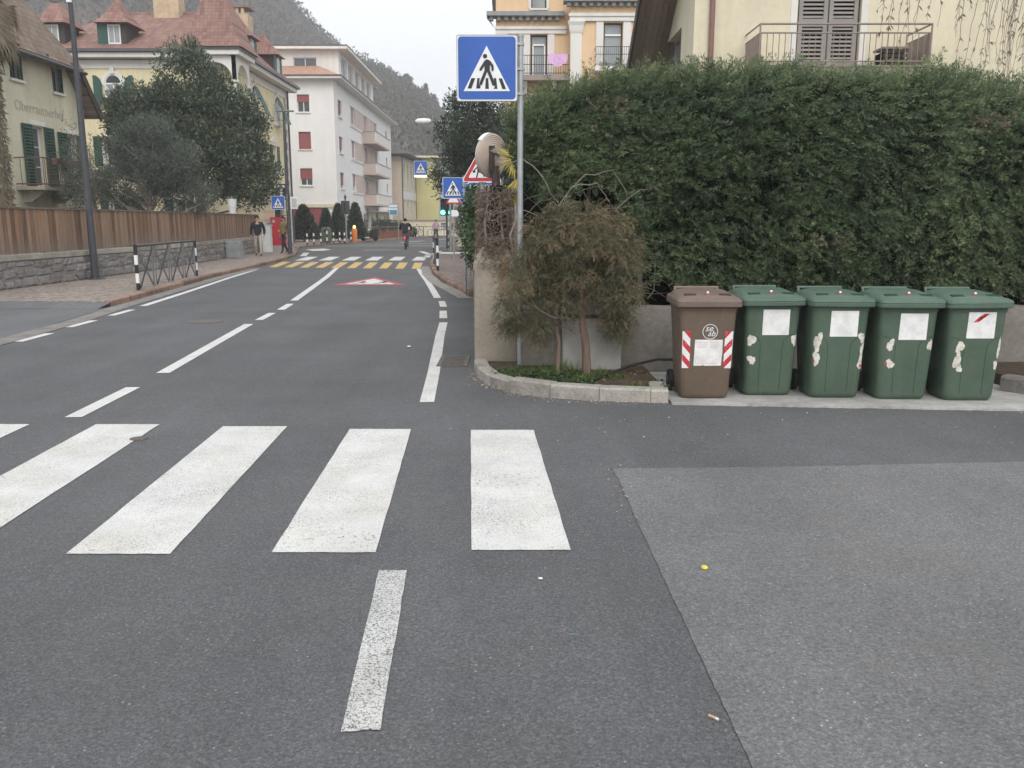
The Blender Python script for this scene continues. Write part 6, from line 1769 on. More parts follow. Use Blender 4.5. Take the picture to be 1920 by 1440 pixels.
Ax = np.stack([.55 + sweep + RNG.normal(0, .35, N), -.55 + up * .35 + RNG.normal(0, .18, N), -.05 + lift + up * 1.0 + RNG.normal(0, .22, N)], 1)
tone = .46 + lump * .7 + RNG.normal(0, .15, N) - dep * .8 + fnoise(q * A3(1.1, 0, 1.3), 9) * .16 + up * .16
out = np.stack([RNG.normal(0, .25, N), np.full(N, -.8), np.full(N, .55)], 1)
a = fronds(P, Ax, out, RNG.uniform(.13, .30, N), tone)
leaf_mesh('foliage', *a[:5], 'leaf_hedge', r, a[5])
N2 = 900                                                    # loose fronds breaking the top edge
x = RNG.uniform(.05, 8.5, N2); zt = hedge_top(x)
P = np.stack([x, 9.62 + RNG.uniform(-.1, .45, N2), zt - .10 + RNG.uniform(-.05, .06, N2)], 1)
Ax = np.stack([.35 + fnoise(P * 1.7, 31) * 1.2 + RNG.normal(0, .3, N2), RNG.normal(-.3, .3, N2), RNG.uniform(.4, 1.1, N2)], 1)
a = fronds(P, Ax, rand_dir(N2) + A3(0, -1, 0), RNG.uniform(.14, .36, N2), .62 + RNG.normal(0, .15, N2))
leaf_mesh('top_fronds', *a[:5], 'leaf_hedge', r, a[5])
N3 = 70                                                     # browned sprays
cx_ = RNG.choice([6.0, 6.25, 1.0, 4.9, 3.3, 7.3], N3); x = cx_ + RNG.normal(0, .12, N3); z = np.interp(cx_, [1, 3.3, 4.9, 6, 6.25, 7.3], [2.75, 1.4, 2.6, 2.72, 2.65, 1.6]) + RNG.normal(0, .06, N3)
y, lump, up, q = hedge_surface(x, z, np.zeros(N3)); P = np.stack([x, y - .02, z], 1)
a = fronds(P, np.stack([.5 + RNG.normal(0, .4, N3), np.full(N3, -.5), RNG.normal(-.1, .3, N3)], 1), np.tile(A3(0, -.8, .5), (N3, 1)), RNG.uniform(.10, .2, N3), .25 + RNG.normal(0, .15, N3))
leaf_mesh('browned_sprays', *a[:5], 'leaf_dead', r, a[5])
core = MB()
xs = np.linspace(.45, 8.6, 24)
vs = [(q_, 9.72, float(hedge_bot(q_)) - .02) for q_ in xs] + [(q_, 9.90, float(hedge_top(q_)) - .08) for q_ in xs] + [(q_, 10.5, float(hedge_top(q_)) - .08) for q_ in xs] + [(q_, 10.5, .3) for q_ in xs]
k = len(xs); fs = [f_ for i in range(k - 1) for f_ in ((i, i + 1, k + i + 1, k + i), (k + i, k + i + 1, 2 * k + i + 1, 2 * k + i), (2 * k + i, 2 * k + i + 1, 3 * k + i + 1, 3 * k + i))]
NT('inner_shade').fin((.018, .019, .013), .95, .05)  # near-black: shade inside the foliage put into the colour
core.add(vs, fs).build('shade_fill', 'inner_shade', r)
MB().add([(.1, 10.62, .3), (8.6, 10.62, .3), (8.6, 10.62, 2.6), (.1, 10.62, 2.6)], [(0, 1, 2, 3)]).build('shade_fill', 'inner_shade', r)  # flat dark sheet added for the darkness under and behind the hedge
for k in range(14):
    x0 = .75 + k * .58 + random.uniform(-.1, .1); m = MB()
    m.tube([(x0, 9.62, .3), (x0 + random.uniform(-.06, .06), 9.64, 1.1), (x0 + random.uniform(-.1, .1), 9.7, 2.2)], [.035, .03, .02], 6).build('stem', 'bark_grey', r)
# bare arching twigs in the gap at the left end
m = MB(); rt = random.Random(21)
for k in range(46):
    p0 = Vector((rt.uniform(.25, 1.5), rt.uniform(9.35, 9.6), rt.uniform(.75, 1.9))); d = Vector((rt.uniform(-.8, .9), rt.uniform(-.3, .2), rt.uniform(-.1, 1.0))).normalized(); pts = [p0]
    for i in range(6):
        d = (d + Vector((rt.gauss(0, .2), rt.gauss(0, .12), rt.gauss(-.12, .16)))).normalized(); pts.append(pts[-1] + d * rt.uniform(.06, .13))
    w = rt.choice((.003, .004, .006)); m.tube(pts, [w * (1 - i / 9) for i in range(7)], 4, False)
o = m.build('bare_twigs', 'bark_grey', r); o['kind'] = 'stuff'
m = MB()
for pts in ([(.42, 9.3, 1.55), (.55, 9.25, 1.85), (.78, 9.2, 2.08), (1.05, 9.2, 2.12), (1.2, 9.22, 1.92), (1.26, 9.25, 1.7)], [(.5, 9.28, 1.7), (.62, 9.2, 1.95), (.9, 9.2, 2.0), (1.02, 9.2, 1.8)], [(1.1, 9.25, 1.72), (1.3, 9.2, 1.9), (1.5, 9.22, 1.95), (1.68, 9.25, 1.86)],
            [(-.05, 9.55, 2.2), (.10, 9.45, 2.27), (.28, 9.4, 2.12), (.42, 9.35, 1.9), (.55, 9.3, 1.72)]):
    m = MB(); P_ = [Vector(p) for p in pts]; sm = []
    for i in range(len(P_) - 1):
        for t in (0, .33, .66): sm.append(P_[i].lerp(P_[i + 1], t) + Vector((random.gauss(0, .006), random.gauss(0, .006), random.gauss(0, .006))))
    sm.append(P_[-1]); m.tube(sm, [.0075 * (1 - .6 * i / len(sm)) for i in range(len(sm))], 5, False); m.build('bare_branch', 'bark_grey', r)

# ---------------------------------------------------------------- browning juniper in the corner bed
r = thing('juniper_shrub', 'scraggly green and brown juniper growing in the corner bed', 'shrub', (.72, 8.48, .085))
m = MB(); ends = []; random.seed(12)
m.tube([(.75, 8.46, .06), (.74, 8.47, .35), (.70, 8.48, .62), (.69, 8.5, .95), (.66, 8.5, 1.3)], [.048, .042, .036, .026, .015], 9, False).build('trunk', 'bark_red', r, smooth=True)
m = MB(); m.tube([(.46, 8.5, .06), (.47, 8.5, .4), (.42, 8.5, .7), (.35, 8.52, 1.0)], [.024, .021, .017, .01], 7, False).build('trunk', 'bark_red', r, smooth=True)
limbs = [((.74, 8.47, .45), (-.6, -.1, .35), .5), ((.72, 8.47, .55), (.7, -.1, .15), .42), ((.71, 8.48, .6), (-.7, -.15, .05), .62), ((.70, 8.48, .8), (.6, 0, .6), .45), ((.69, 8.5, .95), (-.5, 0, .8), .5), ((.68, 8.5, 1.1), (.4, -.1, .8), .45), ((.45, 8.5, .55), (-.7, -.1, .1), .45), ((.42, 8.5, .7), (-.6, 0, .6), .45), ((.36, 8.52, .95), (-.3, -.1, .9), .4), ((.66, 8.5, 1.25), (-.1, 0, 1), .35), ((.70, 8.48, .9), (.2, -.3, .8), .45)]
m = MB()
for p, d, L in limbs: branches(m, p, d, L * .85, .012, 3, .55, 3, 3, .10, .55, 5, ends)
o = m.build('branches', 'bark', r); o['kind'] = 'stuff'
cl = [np.array(e[0]) for e in ends[::4]]
def add_clumps(n, c, rad, lo=None):
    out = []
    for _ in range(n):
        d = RNG.normal(size=3); d /= np.linalg.norm(d); k = RNG.uniform(.55, 1.0)
        p = np.array(c) + d * k * np.array(rad); out.append(p)
    return out
cl += add_clumps(115, (.66, 8.5, 1.42), (.58, .30, .38)) + add_clumps(52, (1.06, 8.48, 1.0), (.24, .22, .46)) + add_clumps(40, (.18, 8.5, 1.08), (.26, .22, .34)) + add_clumps(36, (.60, 8.42, .98), (.40, .15, .28)) + add_clumps(14, (.0, 8.42, .60), (.18, .1, .11)) + add_clumps(9, (1.03, 8.42, .55), (.15, .12, .16)) + add_clumps(9, (.30, 8.4, .55), (.15, .1, .16))
cl = np.array(cl); cl = cl[(cl[:, 2] > .28) & (cl[:, 2] < 1.82) & (cl[:, 0] < 1.28) & (cl[:, 0] > -.14)]
per = 30; C_ = np.repeat(cl, per, 0); n = len(C_)
ctone = np.repeat(RNG.uniform(.12, .78, len(cl)), per)
dirs = rand_dir(n) * A3(1, .8, .8); P = C_ + dirs * RNG.uniform(.0, .085, n)[:, None]
Ax = dirs + A3(0, -.15, -.25) + RNG.normal(0, .25, (n, 3))
a = sprays(P, Ax, 8, RNG.uniform(.06, .13, n), .5, .034, .17, ctone + RNG.normal(0, .12, n) + (P[:, 2] - 1) * .15, .5)
leaf_mesh('foliage', *a[:5], 'leaf_juniper', r, a[5])

# ---------------------------------------------------------------- leafless vine over the pillar and post
r = thing('dry_vine', 'tangled leafless brown vine climbing over the broken pillar and post', 'climbing plant', (-.2, 9.9, 1.1))
m = MB(); rt = random.Random(5)
for k in range(330):
    t = rt.random(); p0 = Vector((rt.uniform(-.37, -.06) + (.06 if t > .6 else 0), 9.45 + rt.uniform(0, 1.1), 1.12 + .80 * t)); d = Vector((rt.uniform(-.5, .5), rt.uniform(-.6, .6), rt.uniform(-1, 1))).normalized(); pts = [p0]
    for i in range(6):
        d = (d + Vector((rt.gauss(0, .45), rt.gauss(0, .45), rt.gauss(0, .35)))).normalized(); q = pts[-1] + d * rt.uniform(.02, .07)
        q.x = min(max(q.x, -.40), .02); q.y = max(9.38, q.y); q.z = max(1.1, q.z); pts.append(q)
    w = rt.choice((.0018, .0025, .004)); m.tube(pts, w, 3, False)
o = m.build('twigs', 'bark_red', r); o['kind'] = 'stuff'
for pts in ([(-.05, 9.5, 1.0), (-.10, 9.55, 1.4), (-.14, 9.8, 1.8), (-.10, 10.2, 2.1)], [(.02, 9.45, 1.18), (-.02, 9.4, 1.45), (.05, 9.4, 1.62), (.03, 9.5, 1.8)], [(-.28, 9.5, 1.15), (-.3, 9.6, 1.6), (-.26, 9.9, 2.0)]):
    MB().tube([Vector(p) for p in pts], [.016, .014, .012, .006][:len(pts)], 6, False).build('vine_stem', 'bark_grey', r)
n = 11000
t = RNG.random(n); P = np.stack([RNG.uniform(-.40, .0, n), 9.5 + RNG.uniform(0, 1.2, n), 1.08 + .86 * t], 1)
leaf_mesh('dead_leaves', P, rand_dir(n), rand_dir(n), RNG.uniform(.03, .08, n), RNG.uniform(.004, .012, n), 'twig', r, RNG.random(n) * .7)
n = 2600; P = np.stack([-.19 + RNG.normal(0, .10, n), 9.44 + RNG.normal(0, .09, n), 1.12 + RNG.random(n) * .34 - .5 * np.abs(RNG.normal(0, .1, n))], 1)
leaf_mesh('debris', P, rand_dir(n) * A3(1, 1, .7) + A3(0, 0, -.3), rand_dir(n), RNG.uniform(.03, .09, n), RNG.uniform(.004, .012, n), 'twig', r, RNG.random(n) * .6)
MB().loft([[(-.2 + x_, 10.2 + y_, z_) for x_, y_ in rrect(.26 * s_, .9 * s_, .1)] for z_, s_ in ((1.1, .9), (1.6, 1.0), (2.0, .7))]).build('shade_fill', 'inner_shade', r)  # near-black filler, shade within the tangle put into its colour

# ---------------------------------------------------------------- yellowing fan palm behind the sign pole
def fan_leaf(P, D, Nn, L, mat_arrays, k=17, droop=.25):
    D = Vector(D).normalized(); Nn = Vector(Nn).normalized(); S_ = D.cross(Nn).normalized()
    for i in range(k):
        a = math.radians(-105 + 210 * i / (k - 1)); d = D * math.cos(a) + S_ * math.sin(a) + Nn * -droop * abs(math.sin(a)) + Vector((0, 0, -droop))
        mat_arrays[0].append(tuple(P)); mat_arrays[1].append(tuple(d)); mat_arrays[2].append(tuple(Nn + S_ * random.uniform(-.5, .5))); mat_arrays[3].append(L * random.uniform(.8, 1.05)); mat_arrays[4].append(random.uniform(.2, 1))
r = thing('fan_palm', 'small fan palm with yellowing leaves behind the big sign pole', 'palm', (.10, 12.3, .3))
MB().tube([(.06, 12.3, .3), (.08, 12.3, 1.3), (.12, 12.3, 2.15)], [.11, .12, .13], 9).build('trunk', 'palm_fibre', r, smooth=True)
ar = ([], [], [], [], [])
for (p, d) in (((.02, 12.2, 2.45), (-.5, -.3, .3)), ((.22, 12.2, 2.42), (.6, -.3, .1)), ((.12, 12.1, 2.2), (.3, -.7, -.2)), ((.02, 12.2, 2.0), (-.2, -.6, -.6)), ((.35, 12.2, 2.15), (.7, -.3, -.4)), ((.15, 12.25, 2.55), (.1, -.2, 1)), ((.3, 12.1, 1.9), (.4, -.4, -.7)), ((.42, 12.0, 1.95), (.3, -.6, -.1))):
    MB().tube([(.12, 12.3, 2.12), tuple(Vector(p) - Vector((0, 0, .02)))], .012, 5).build('leaf_stalk', 'palm_fibre', r)
    fan_leaf(p, d, (0, -.8, .6), .33, ar)
leaf_mesh('leaves', ar[0], ar[1], ar[2], ar[3], np.array(ar[3]) * .10, 'leaf_yellow', r, ar[4])
MB().box(.22, .50, 12.6, 12.62, 1.55, 2.0).build('mesh_panel', 'metal_rust', thing('wire_panel', 'rusty mesh panel half hidden behind the shrub and pole', 'panel', (.36, 12.6, .3)))
MB().box(.20, .23, 12.58, 12.64, .3, 2.02).build('post', 'metal_rust', bpy.data.objects['wire_panel']); MB().box(.49, .52, 12.58, 12.64, .3, 2.02).build('post', 'metal_rust', bpy.data.objects['wire_panel'])

# ---------------------------------------------------------------- broadleaf trees
def clump_tree(name, label, cat, base, top_z, crown, nclump, per, L, Wd, mat, bark, clump_r, seed, trunk_r=.16, group=None, gaps=.0, up=.35, limb=True):
    """crown: list of (cx, cy, cz, rx, ry, rz) blobs; leaves grouped in clumps near the blob shells"""
    global RNG
    r = thing(name, label, cat, base, group); random.seed(seed); RNG = np.random.default_rng(seed)
    cz = [c[2] for c in crown]; bx, by, bz = base
    m = MB(); tgt = max(crown, key=lambda c: c[2])
    tp = [Vector(base), Vector((bx + (tgt[0] - bx) * .15, by, bz + (top_z - bz) * .25)), Vector((bx + (tgt[0] - bx) * .5, by + (tgt[1] - by) * .5, bz + (top_z - bz) * .55)), Vector((tgt[0], tgt[1], top_z * .86))]
    m.tube(tp, [trunk_r, trunk_r * .8, trunk_r * .5, trunk_r * .15], 9, False).build('trunk', bark, r, smooth=True)
    cl = []; wts = np.array([c[3] * c[5] for c in crown]); wts = wts / wts.sum()
    for _ in range(nclump):
        c = crown[RNG.choice(len(crown), p=wts)]; d = RNG.normal(size=3); d /= np.linalg.norm(d); k = RNG.uniform(.45, 1.02) ** .6
        cl.append([c[0] + d[0] * k * c[3], c[1] + d[1] * k * c[4], c[2] + d[2] * k * c[5]])
    cl = np.array(cl)
    if gaps: cl = cl[fnoise(cl * .9, seed) > -gaps]
    if limb:
        m = MB()
        for p in cl[::max(1, len(cl) // 46)]:
            t = min(.95, max(.12, (p[2] - bz) / (top_z - bz) * .75)); s = tp[0].lerp(tp[3], t); e = Vector(p); mid = s.lerp(e, .5) + Vector((random.gauss(0, .15), random.gauss(0, .15), random.gauss(.1, .15)))
            m.tube([s, mid, e], [trunk_r * .28, trunk_r * .18, trunk_r * .06], 5, False)
        m.build('limbs', bark, r)['kind'] = 'stuff'
    C_ = np.repeat(cl, per, 0); n = len(C_); d = rand_dir(n)
    P = C_ + d * (clump_r * RNG.random(n) ** .5)[:, None]
    D = d + RNG.normal(0, .5, (n, 3)) + A3(0, 0, up); Nn = A3(0, 0, 1) + RNG.normal(0, .7, (n, 3))
    tone = np.repeat(RNG.uniform(.15, .75, len(cl)), per) + RNG.normal(0, .16, n)
    ll = L * RNG.uniform(.6, 1.25, n)
    leaf_mesh('crown', P, D, Nn, ll, ll * Wd, mat, r, tone)
    return r
clump_tree('magnolia_tree', 'large dark evergreen tree in front of the yellow villa', 'tree', (-15.0, 42.3, .3), 10.0,
    [(-15.4, 42.2, 7.9, 1.8, 1.7, 1.8), (-16.1, 42, 6.4, 3.1, 2.2, 1.7), (-14.1, 42, 6.2, 2.4, 2.2, 1.9), (-14.6, 42, 4.3, 3.1, 2.3, 1.6), (-17.3, 42, 5.2, 2.1, 1.8, 1.7), (-17.6, 42, 6.6, 1.3, 1.4, 1.0), (-12.7, 42, 3.5, 1.5, 1.5, 1.2), (-12.9, 42, 5.2, 1.3, 1.5, .9), (-15.5, 42.3, 9.1, .8, .8, .8)],
    900, 85, .19, .42, 'leaf_magnolia', 'bark', .44, 31, .24, None, .55)
clump_tree('olive_tree', 'spreading grey-green olive bush leaning over the timber fence', 'tree', (-13.2, 31.5, .3), 4.8,
    [(-13.7, 31.5, 3.2, 1.5, 1.4, 1.3), (-12.5, 31.8, 3.5, 1.1, 1.2, 1.2), (-14.6, 31, 2.6, 1.3, 1.2, 1.1), (-12.9, 31.5, 4.7, .8, .8, .6), (-11.9, 32, 2.5, 1.1, .9, .8), (-13.9, 31.5, 4.5, .6, .7, .6), (-11.9, 31.8, 3.8, .6, .7, .5), (-15.2, 31, 3.6, .6, .7, .6)],
    560, 95, .12, .20, 'leaf_olive', 'bark_grey', .30, 32, .15, None, .40)
clump_tree('evergreen_tree', 'dense dark tree overhanging the pavement behind the big crossing sign', 'tree', (-.8, 36, .3), 7.4,
    [(-1.7, 36, 5.2, 1.35, 1.5, 1.7), (-1.2, 36, 3.8, 1.5, 1.6, 1.5), (-2.4, 36, 3.5, 1.0, 1.2, 1.2), (-1.8, 36, 6.0, .75, .9, .7), (-.5, 36, 5.0, .9, 1.2, 1.4), (-.4, 36, 3.0, 1.2, 1.2, 1.5)],
    420, 70, .17, .35, 'leaf_dark', 'bark', .36, 33, .18, None, .5)
clump_tree('evergreen_tree', 'slender twiggy dark tree between the peach villa and the big sign pole', 'tree', (.15, 25, .3), 5.0,
    [(.0, 25, 3.6, .75, .8, .9), (-.1, 25, 2.6, .7, .8, .8), (.2, 25, 4.5, .5, .5, .5)],
    110, 55, .12, .3, 'leaf_dark', 'bark', .26, 34, .08, None, .5)
clump_tree('climbing_ivy', 'green ivy hanging over the street wall behind the pillar', 'climbing plant', (-.72, 18.5, .3), 2.2,
    [(-.78, 17.5, 1.35, .12, 2.2, .75), (-.85, 20.5, 1.5, .14, 2.0, .8), (-.65, 18.5, 2.0, .25, 2.0, .35)],
    130, 46, .085, .7, 'leaf_ivy', 'bark', .16, 35, .03, None, 0, .0, False)
clump_tree('street_hedge', 'brownish hedge mass above the low beige wall at the junction', 'hedge', (-2.2, 53.6, .3), 3.0,
    [(-2.9, 53.6, 1.6, .8, .6, 1.2), (-1.8, 53.6, 1.8, .9, .6, 1.3), (-.6, 53.6, 1.9, .9, .6, 1.4)],
    150, 48, .16, .3, 'leaf_juniper', 'bark', .3, 36, .06, None, 0, .3, False)
clump_tree('clipped_hedge', 'clipped dark hedge on the low brown wall before the apartment block', 'hedge', (-11.2, 79, .3), 1.7,
    [(-11.6, 76, 1.15, .5, 2.0, .5), (-11.2, 79, 1.15, .5, 2.0, .5), (-10.8, 82, 1.1, .5, 1.8, .45)],
    120, 40, .15, .4, 'leaf_cypress', 'bark', .25, 37, .05, None, 0, .3, False)
clump_tree('climbing_rose', 'leafy twigs reaching across the cream farmhouse wall by the lamp', 'shrub', (-16.2, 34.2, .3), 5.2,
    [(-16.4, 33.6, 4.4, .25, 1.0, 1.0), (-16.3, 34.2, 3.0, .3, .9, 1.2)],
    60, 26, .12, .25, 'leaf_olive', 'bark_grey', .3, 38, .05, None, .2, .2, True)
# clipped cone conifers by the bollards
cones = [((-15.55, 64.8), 2.75, 1.25, 'broad cone conifer before the dark red shop front'), ((-14.0, 65.4), 2.5, .62, 'slim cone conifer beside the pale wall pier'), ((-13.2, 66.0), 2.85, .78, 'pointed cone conifer left of the traffic light pole'), ((-12.15, 67.4), 2.95, .85, 'rounded cone conifer behind the orange beacon'), ((-16.9, 65.5), 2.4, 1.0, 'dark cone conifer tucked behind the bollards by the villa corner')]
for i, ((x0, y0), h, rad, lab) in enumerate(cones):
    r = thing('cone_conifer', lab, 'conifer', (x0, y0, .098), 'clipped conifers on the corner')
    MB().tube([(x0, y0, .09), (x0, y0, h * .8)], [.07, .02], 6).build('trunk', 'bark', r)
    n = 2600; t = RNG.random(n) ** 1.35; a_ = RNG.uniform(0, 2 * PI, n); rr_ = rad * (1 - t) ** .72 * (.72 + .32 * RNG.random(n)) * (1 + .08 * np.sin(a_ * 3 + t * 9))
    P = np.stack([x0 + rr_ * np.cos(a_), y0 + rr_ * np.sin(a_), .25 + t * (h - .3)], 1)
    D = np.stack([np.cos(a_), np.sin(a_), .9 + 0 * t], 1) + RNG.normal(0, .4, (n, 3))
    ll = RNG.uniform(.14, .3, n); leaf_mesh('foliage', P, D, rand_dir(n), ll, ll * .38, 'leaf_cypress', r, RNG.random(n))
    pf = [(rad * .9, .2), (rad * .86, h * .25), (rad * .6, h * .55), (rad * .25, h * .85), (.02, h * .95)]
    MB().lathe([(q_ * .82, z_) for q_, z_ in pf], (x0, y0, .06), n=12).build('shade_fill', 'inner_shade', r)  # near-black filler paints the shade inside the cone

# ---------------------------------------------------------------- palm at the left edge
r = thing('palm_tree', 'shaggy palm trunk with hanging dead fronds behind the fence', 'palm', (-13.15, 22.4, .3))
pts = [(-13.15, 22.4, .3), (-13.15, 22.4, 2), (-13.12, 22.4, 4.5), (-13.1, 22.4, 7.4)]
MB().tube(pts, [.24, .22, .2, .22], 12).build('trunk', 'palm_fibre', r, smooth=True)
n = 5200; zz = RNG.uniform(.3, 7.2, n); aa = RNG.uniform(0, 2 * PI, n); rr_ = .22 + RNG.random(n) * .06
P = np.stack([-13.14 + rr_ * np.cos(aa), 22.4 + rr_ * np.sin(aa), zz], 1)
D = np.stack([np.cos(aa) * .5, np.sin(aa) * .5, -.9 + RNG.normal(0, .5, n)], 1) + RNG.normal(0, .2, (n, 3))
ll = RNG.uniform(.08, .22, n); leaf_mesh('fibre', P, D, rand_dir(n), ll, ll * .18, 'leaf_dead', r, RNG.random(n) * .75)
ar = ([], [], [], [], []); ag = ([], [], [], [], [])
random.seed(4)
for k in range(46):
    a_ = random.uniform(0, 2 * PI); z0 = random.uniform(6.4, 7.5); L0 = random.uniform(.4, .95)
    d = Vector((math.cos(a_), math.sin(a_), -.55)).normalized(); p = Vector((-13.1, 22.4, z0)) + d * L0
    fan_leaf(p, (d.x * .35, d.y * .35, -1), (d.x, d.y, .3), random.uniform(.6, .95), ar, 19, .35)
for k in range(20):
    a_ = random.uniform(0, 2 * PI); d = Vector((math.cos(a_), math.sin(a_), random.uniform(.0, 1.0))).normalized(); p = Vector((-13.1, 22.4, 7.6)) + d * random.uniform(.8, 1.3)
    MB().tube([(-13.1, 22.4, 7.5), tuple(p)], .02, 5).build('leaf_stalk', 'palm_fibre', r)
    fan_leaf(p, d, (-d.x * .4, -d.y * .4, 1), random.uniform(.6, .9), ag, 21, .25)
leaf_mesh('dead_fronds', ar[0], ar[1], ar[2], ar[3], np.array(ar[3]) * .07, 'leaf_dead', r, np.array(ar[4]) * .8)
leaf_mesh('green_fronds', ag[0], ag[1], ag[2], ag[3], np.array(ag[3]) * .06, 'leaf_olive', r, ag[4])

# ---------------------------------------------------------------- weeping willow twigs before the cream house
r = thing('weeping_willow', 'nearly bare weeping willow twigs hanging before the cream house', 'tree', (10.2, 13.6, .3))
MB().tube([(10.2, 13.6, .3), (10.1, 13.6, 2.5), (9.6, 13.5, 4.6), (8.8, 13.4, 6.2)], [.22, .19, .15, .1], 10).build('trunk', 'bark_grey', r, smooth=True)
for pts in ([(9.6, 13.5, 4.6), (8.4, 13.3, 5.9), (6.9, 13.2, 6.3), (5.4, 13.1, 6.0)], [(8.8, 13.4, 6.2), (7.4, 13.6, 6.6), (6.2, 13.6, 6.2)], [(9.9, 13.5, 3.8), (8.4, 13.0, 5.2), (7.3, 12.9, 5.5)]):
    MB().tube(pts, [.1, .07, .045, .02][:len(pts)], 7).build('limb', 'bark_grey', r, smooth=True)
m = MB(); LP = []; LD = []; rt = random.Random(17)
strands = [(rt.gauss(5.55, .12), rt.uniform(3.75, 4.4)) for _ in range(8)] + [(rt.uniform(5.2, 6.6), rt.uniform(4.15, 4.8)) for _ in range(10)] + [(rt.gauss(7.15, .13), rt.uniform(3.45, 4.1)) for _ in range(18)] + [(rt.uniform(6.4, 8.0), rt.uniform(3.5, 4.7)) for _ in range(20)]
for x0, zb in strands:
    y0 = rt.uniform(12.8, 13.6); z0 = rt.uniform(5.5, 6.1); pts = []; q = Vector((x0 + rt.uniform(-.1, .5), y0, z0)); ns = 12
    for i in range(ns + 1):
        pts.append(q.copy()); q = q + Vector((rt.gauss(-.01, .02), rt.gauss(0, .02), -(z0 - zb) / ns))
        if rt.random() < .55:
            for _ in range(rt.randint(1, 4)):
                LP.append(tuple(pts[-1])); LD.append((rt.uniform(-.6, .6), rt.uniform(-.5, .5), rt.uniform(-1, -.2)))
    m.tube(pts, [.007 - .004 * i / ns for i in range(ns + 1)], 4, False)
m.build('twigs', 'bark_grey', r)['kind'] = 'stuff'
n = len(LP); ll = RNG.uniform(.05, .12, n); leaf_mesh('leaves', LP, LD, rand_dir(n), ll, ll * .2, 'leaf_willow', r)

# ---------------------------------------------------------------- grass, litter
n = 5200
x = RNG.uniform(-.32, 1.38, n); y = RNG.uniform(7.6, 8.95, n); q = np.stack([x, y, 0 * x], 1)
edge_y = np.interp(x, [-.36, -.22, .02, .3, .62, 1.0, 1.4], [8.8, 8.36, 8.05, 7.87, 7.75, 7.67, 7.62])
keep = (y > edge_y) & (fnoise(q * 3.0, 3) + .35 * (RNG.random(n) - .3) > .30) & (x > -.30)
x, y = x[keep], y[keep]; n = len(x)
P = np.stack([x, y, np.full(n, .082)], 1); D = np.stack([RNG.normal(0, .5, n), RNG.normal(0, .5, n), np.ones(n)], 1)
ll = RNG.uniform(.02, .06, n)
o = leaf_mesh('grass', P, D, rand_dir(n) * A3(1, 1, .2), ll, RNG.uniform(.005, .014, n), 'leaf_grass'); tag(o, 'short grass and weeds covering the corner bed inside the kerb', 'grass', kind='stuff')
n = 3600
x = np.concatenate([RNG.uniform(-.2, 1.3, n // 2), RNG.normal(.62, .12, n // 4), RNG.normal(1.25, .1, n // 4)]); n = len(x)
y = np.interp(x, [-.36, -.22, .02, .3, .62, 1.0, 1.4], [8.8, 8.36, 8.05, 7.87, 7.75, 7.67, 7.62]) + RNG.random(n) * .55
q = np.stack([x, y, 0 * x], 1); keep = fnoise(q * 2.6, 8) > .22; x, y = x[keep], y[keep]; n = len(x)
P = np.stack([x, y, .085 + RNG.random(n) * .05], 1); ll = RNG.uniform(.015, .045, n)
o = leaf_mesh('ground_weeds', P, rand_dir(n) * A3(1, 1, .3), A3(0, 0, 1) + RNG.normal(0, .4, (n, 3)), ll, ll * .7, 'leaf_ivy'); tag(o, 'low leafy weeds creeping between grass in the corner bed', 'weeds', kind='stuff')
r = thing('grass_tuft', 'spiky grass tuft at the foot of the juniper', 'grass', (.56, 8.42, .085))
for (cx, cy, k, s) in ((.40, 8.28, 60, .16), (.62, 8.4, 70, .2), (.88, 8.3, 60, .15), (.52, 8.62, 40, .2)):
    n = k; P = np.stack([cx + RNG.normal(0, .02, n), cy + RNG.normal(0, .02, n), np.full(n, .085)], 1); D = np.stack([RNG.normal(0, .6, n), RNG.normal(0, .6, n), np.ones(n)], 1)
    leaf_mesh('blades', P, D, rand_dir(n), RNG.uniform(.5, 1, n) * s, .006, 'leaf_grass', r)
# dead leaves and grit in the gutters
n = 900
u = RNG.random(n); pk = np.array(PK); seg = np.interp(u * (len(pk) - 1), np.arange(len(pk)), pk[:, 0]); segy = np.interp(u * (len(pk) - 1), np.arange(len(pk)), pk[:, 1])
P = np.stack([seg - RNG.random(n) ** 2 * .06, segy - .02 - RNG.random(n) ** 2 * .16, np.full(n, .008)], 1)
n3 = 260; P2 = np.stack([RNG.uniform(-.5, 6, n3), 7.25 - np.abs(RNG.normal(0, .55, n3)), np.full(n3, .0085)], 1)
n4 = 90; P3 = np.stack([RNG.normal(.66, .04, n4), RNG.uniform(4.3, 5.5, n4), np.full(n4, .0088)], 1)
n5 = 420; P5 = np.stack([RNG.uniform(-.45, 1.4, n5), RNG.uniform(7.75, 8.95, n5), np.full(n5, .098)], 1)
P = np.concatenate([P, P2, P3]); n = len(P); ll = RNG.uniform(.006, .022, n)
o = leaf_mesh('gutter_litter', P, rand_dir(n) * A3(1, 1, .12), A3(0, 0, 1) + RNG.normal(0, .2, (n, 3)), ll, ll * RNG.uniform(.3, .8, n), 'litter'); tag(o, 'dead leaf crumbs and grit gathered along the kerb', 'leaf litter', kind='stuff')
n = n5; ll = RNG.uniform(.015, .04, n)
o = leaf_mesh('fallen_leaves', P5, rand_dir(n) * A3(1, 1, .15), A3(0, 0, 1) + RNG.normal(0, .3, (n, 3)), ll, ll * .5, 'litter', None, RNG.random(n) * .6); tag(o, 'dry fallen leaves scattered over the soil of the corner bed', 'leaf litter', kind='stuff')

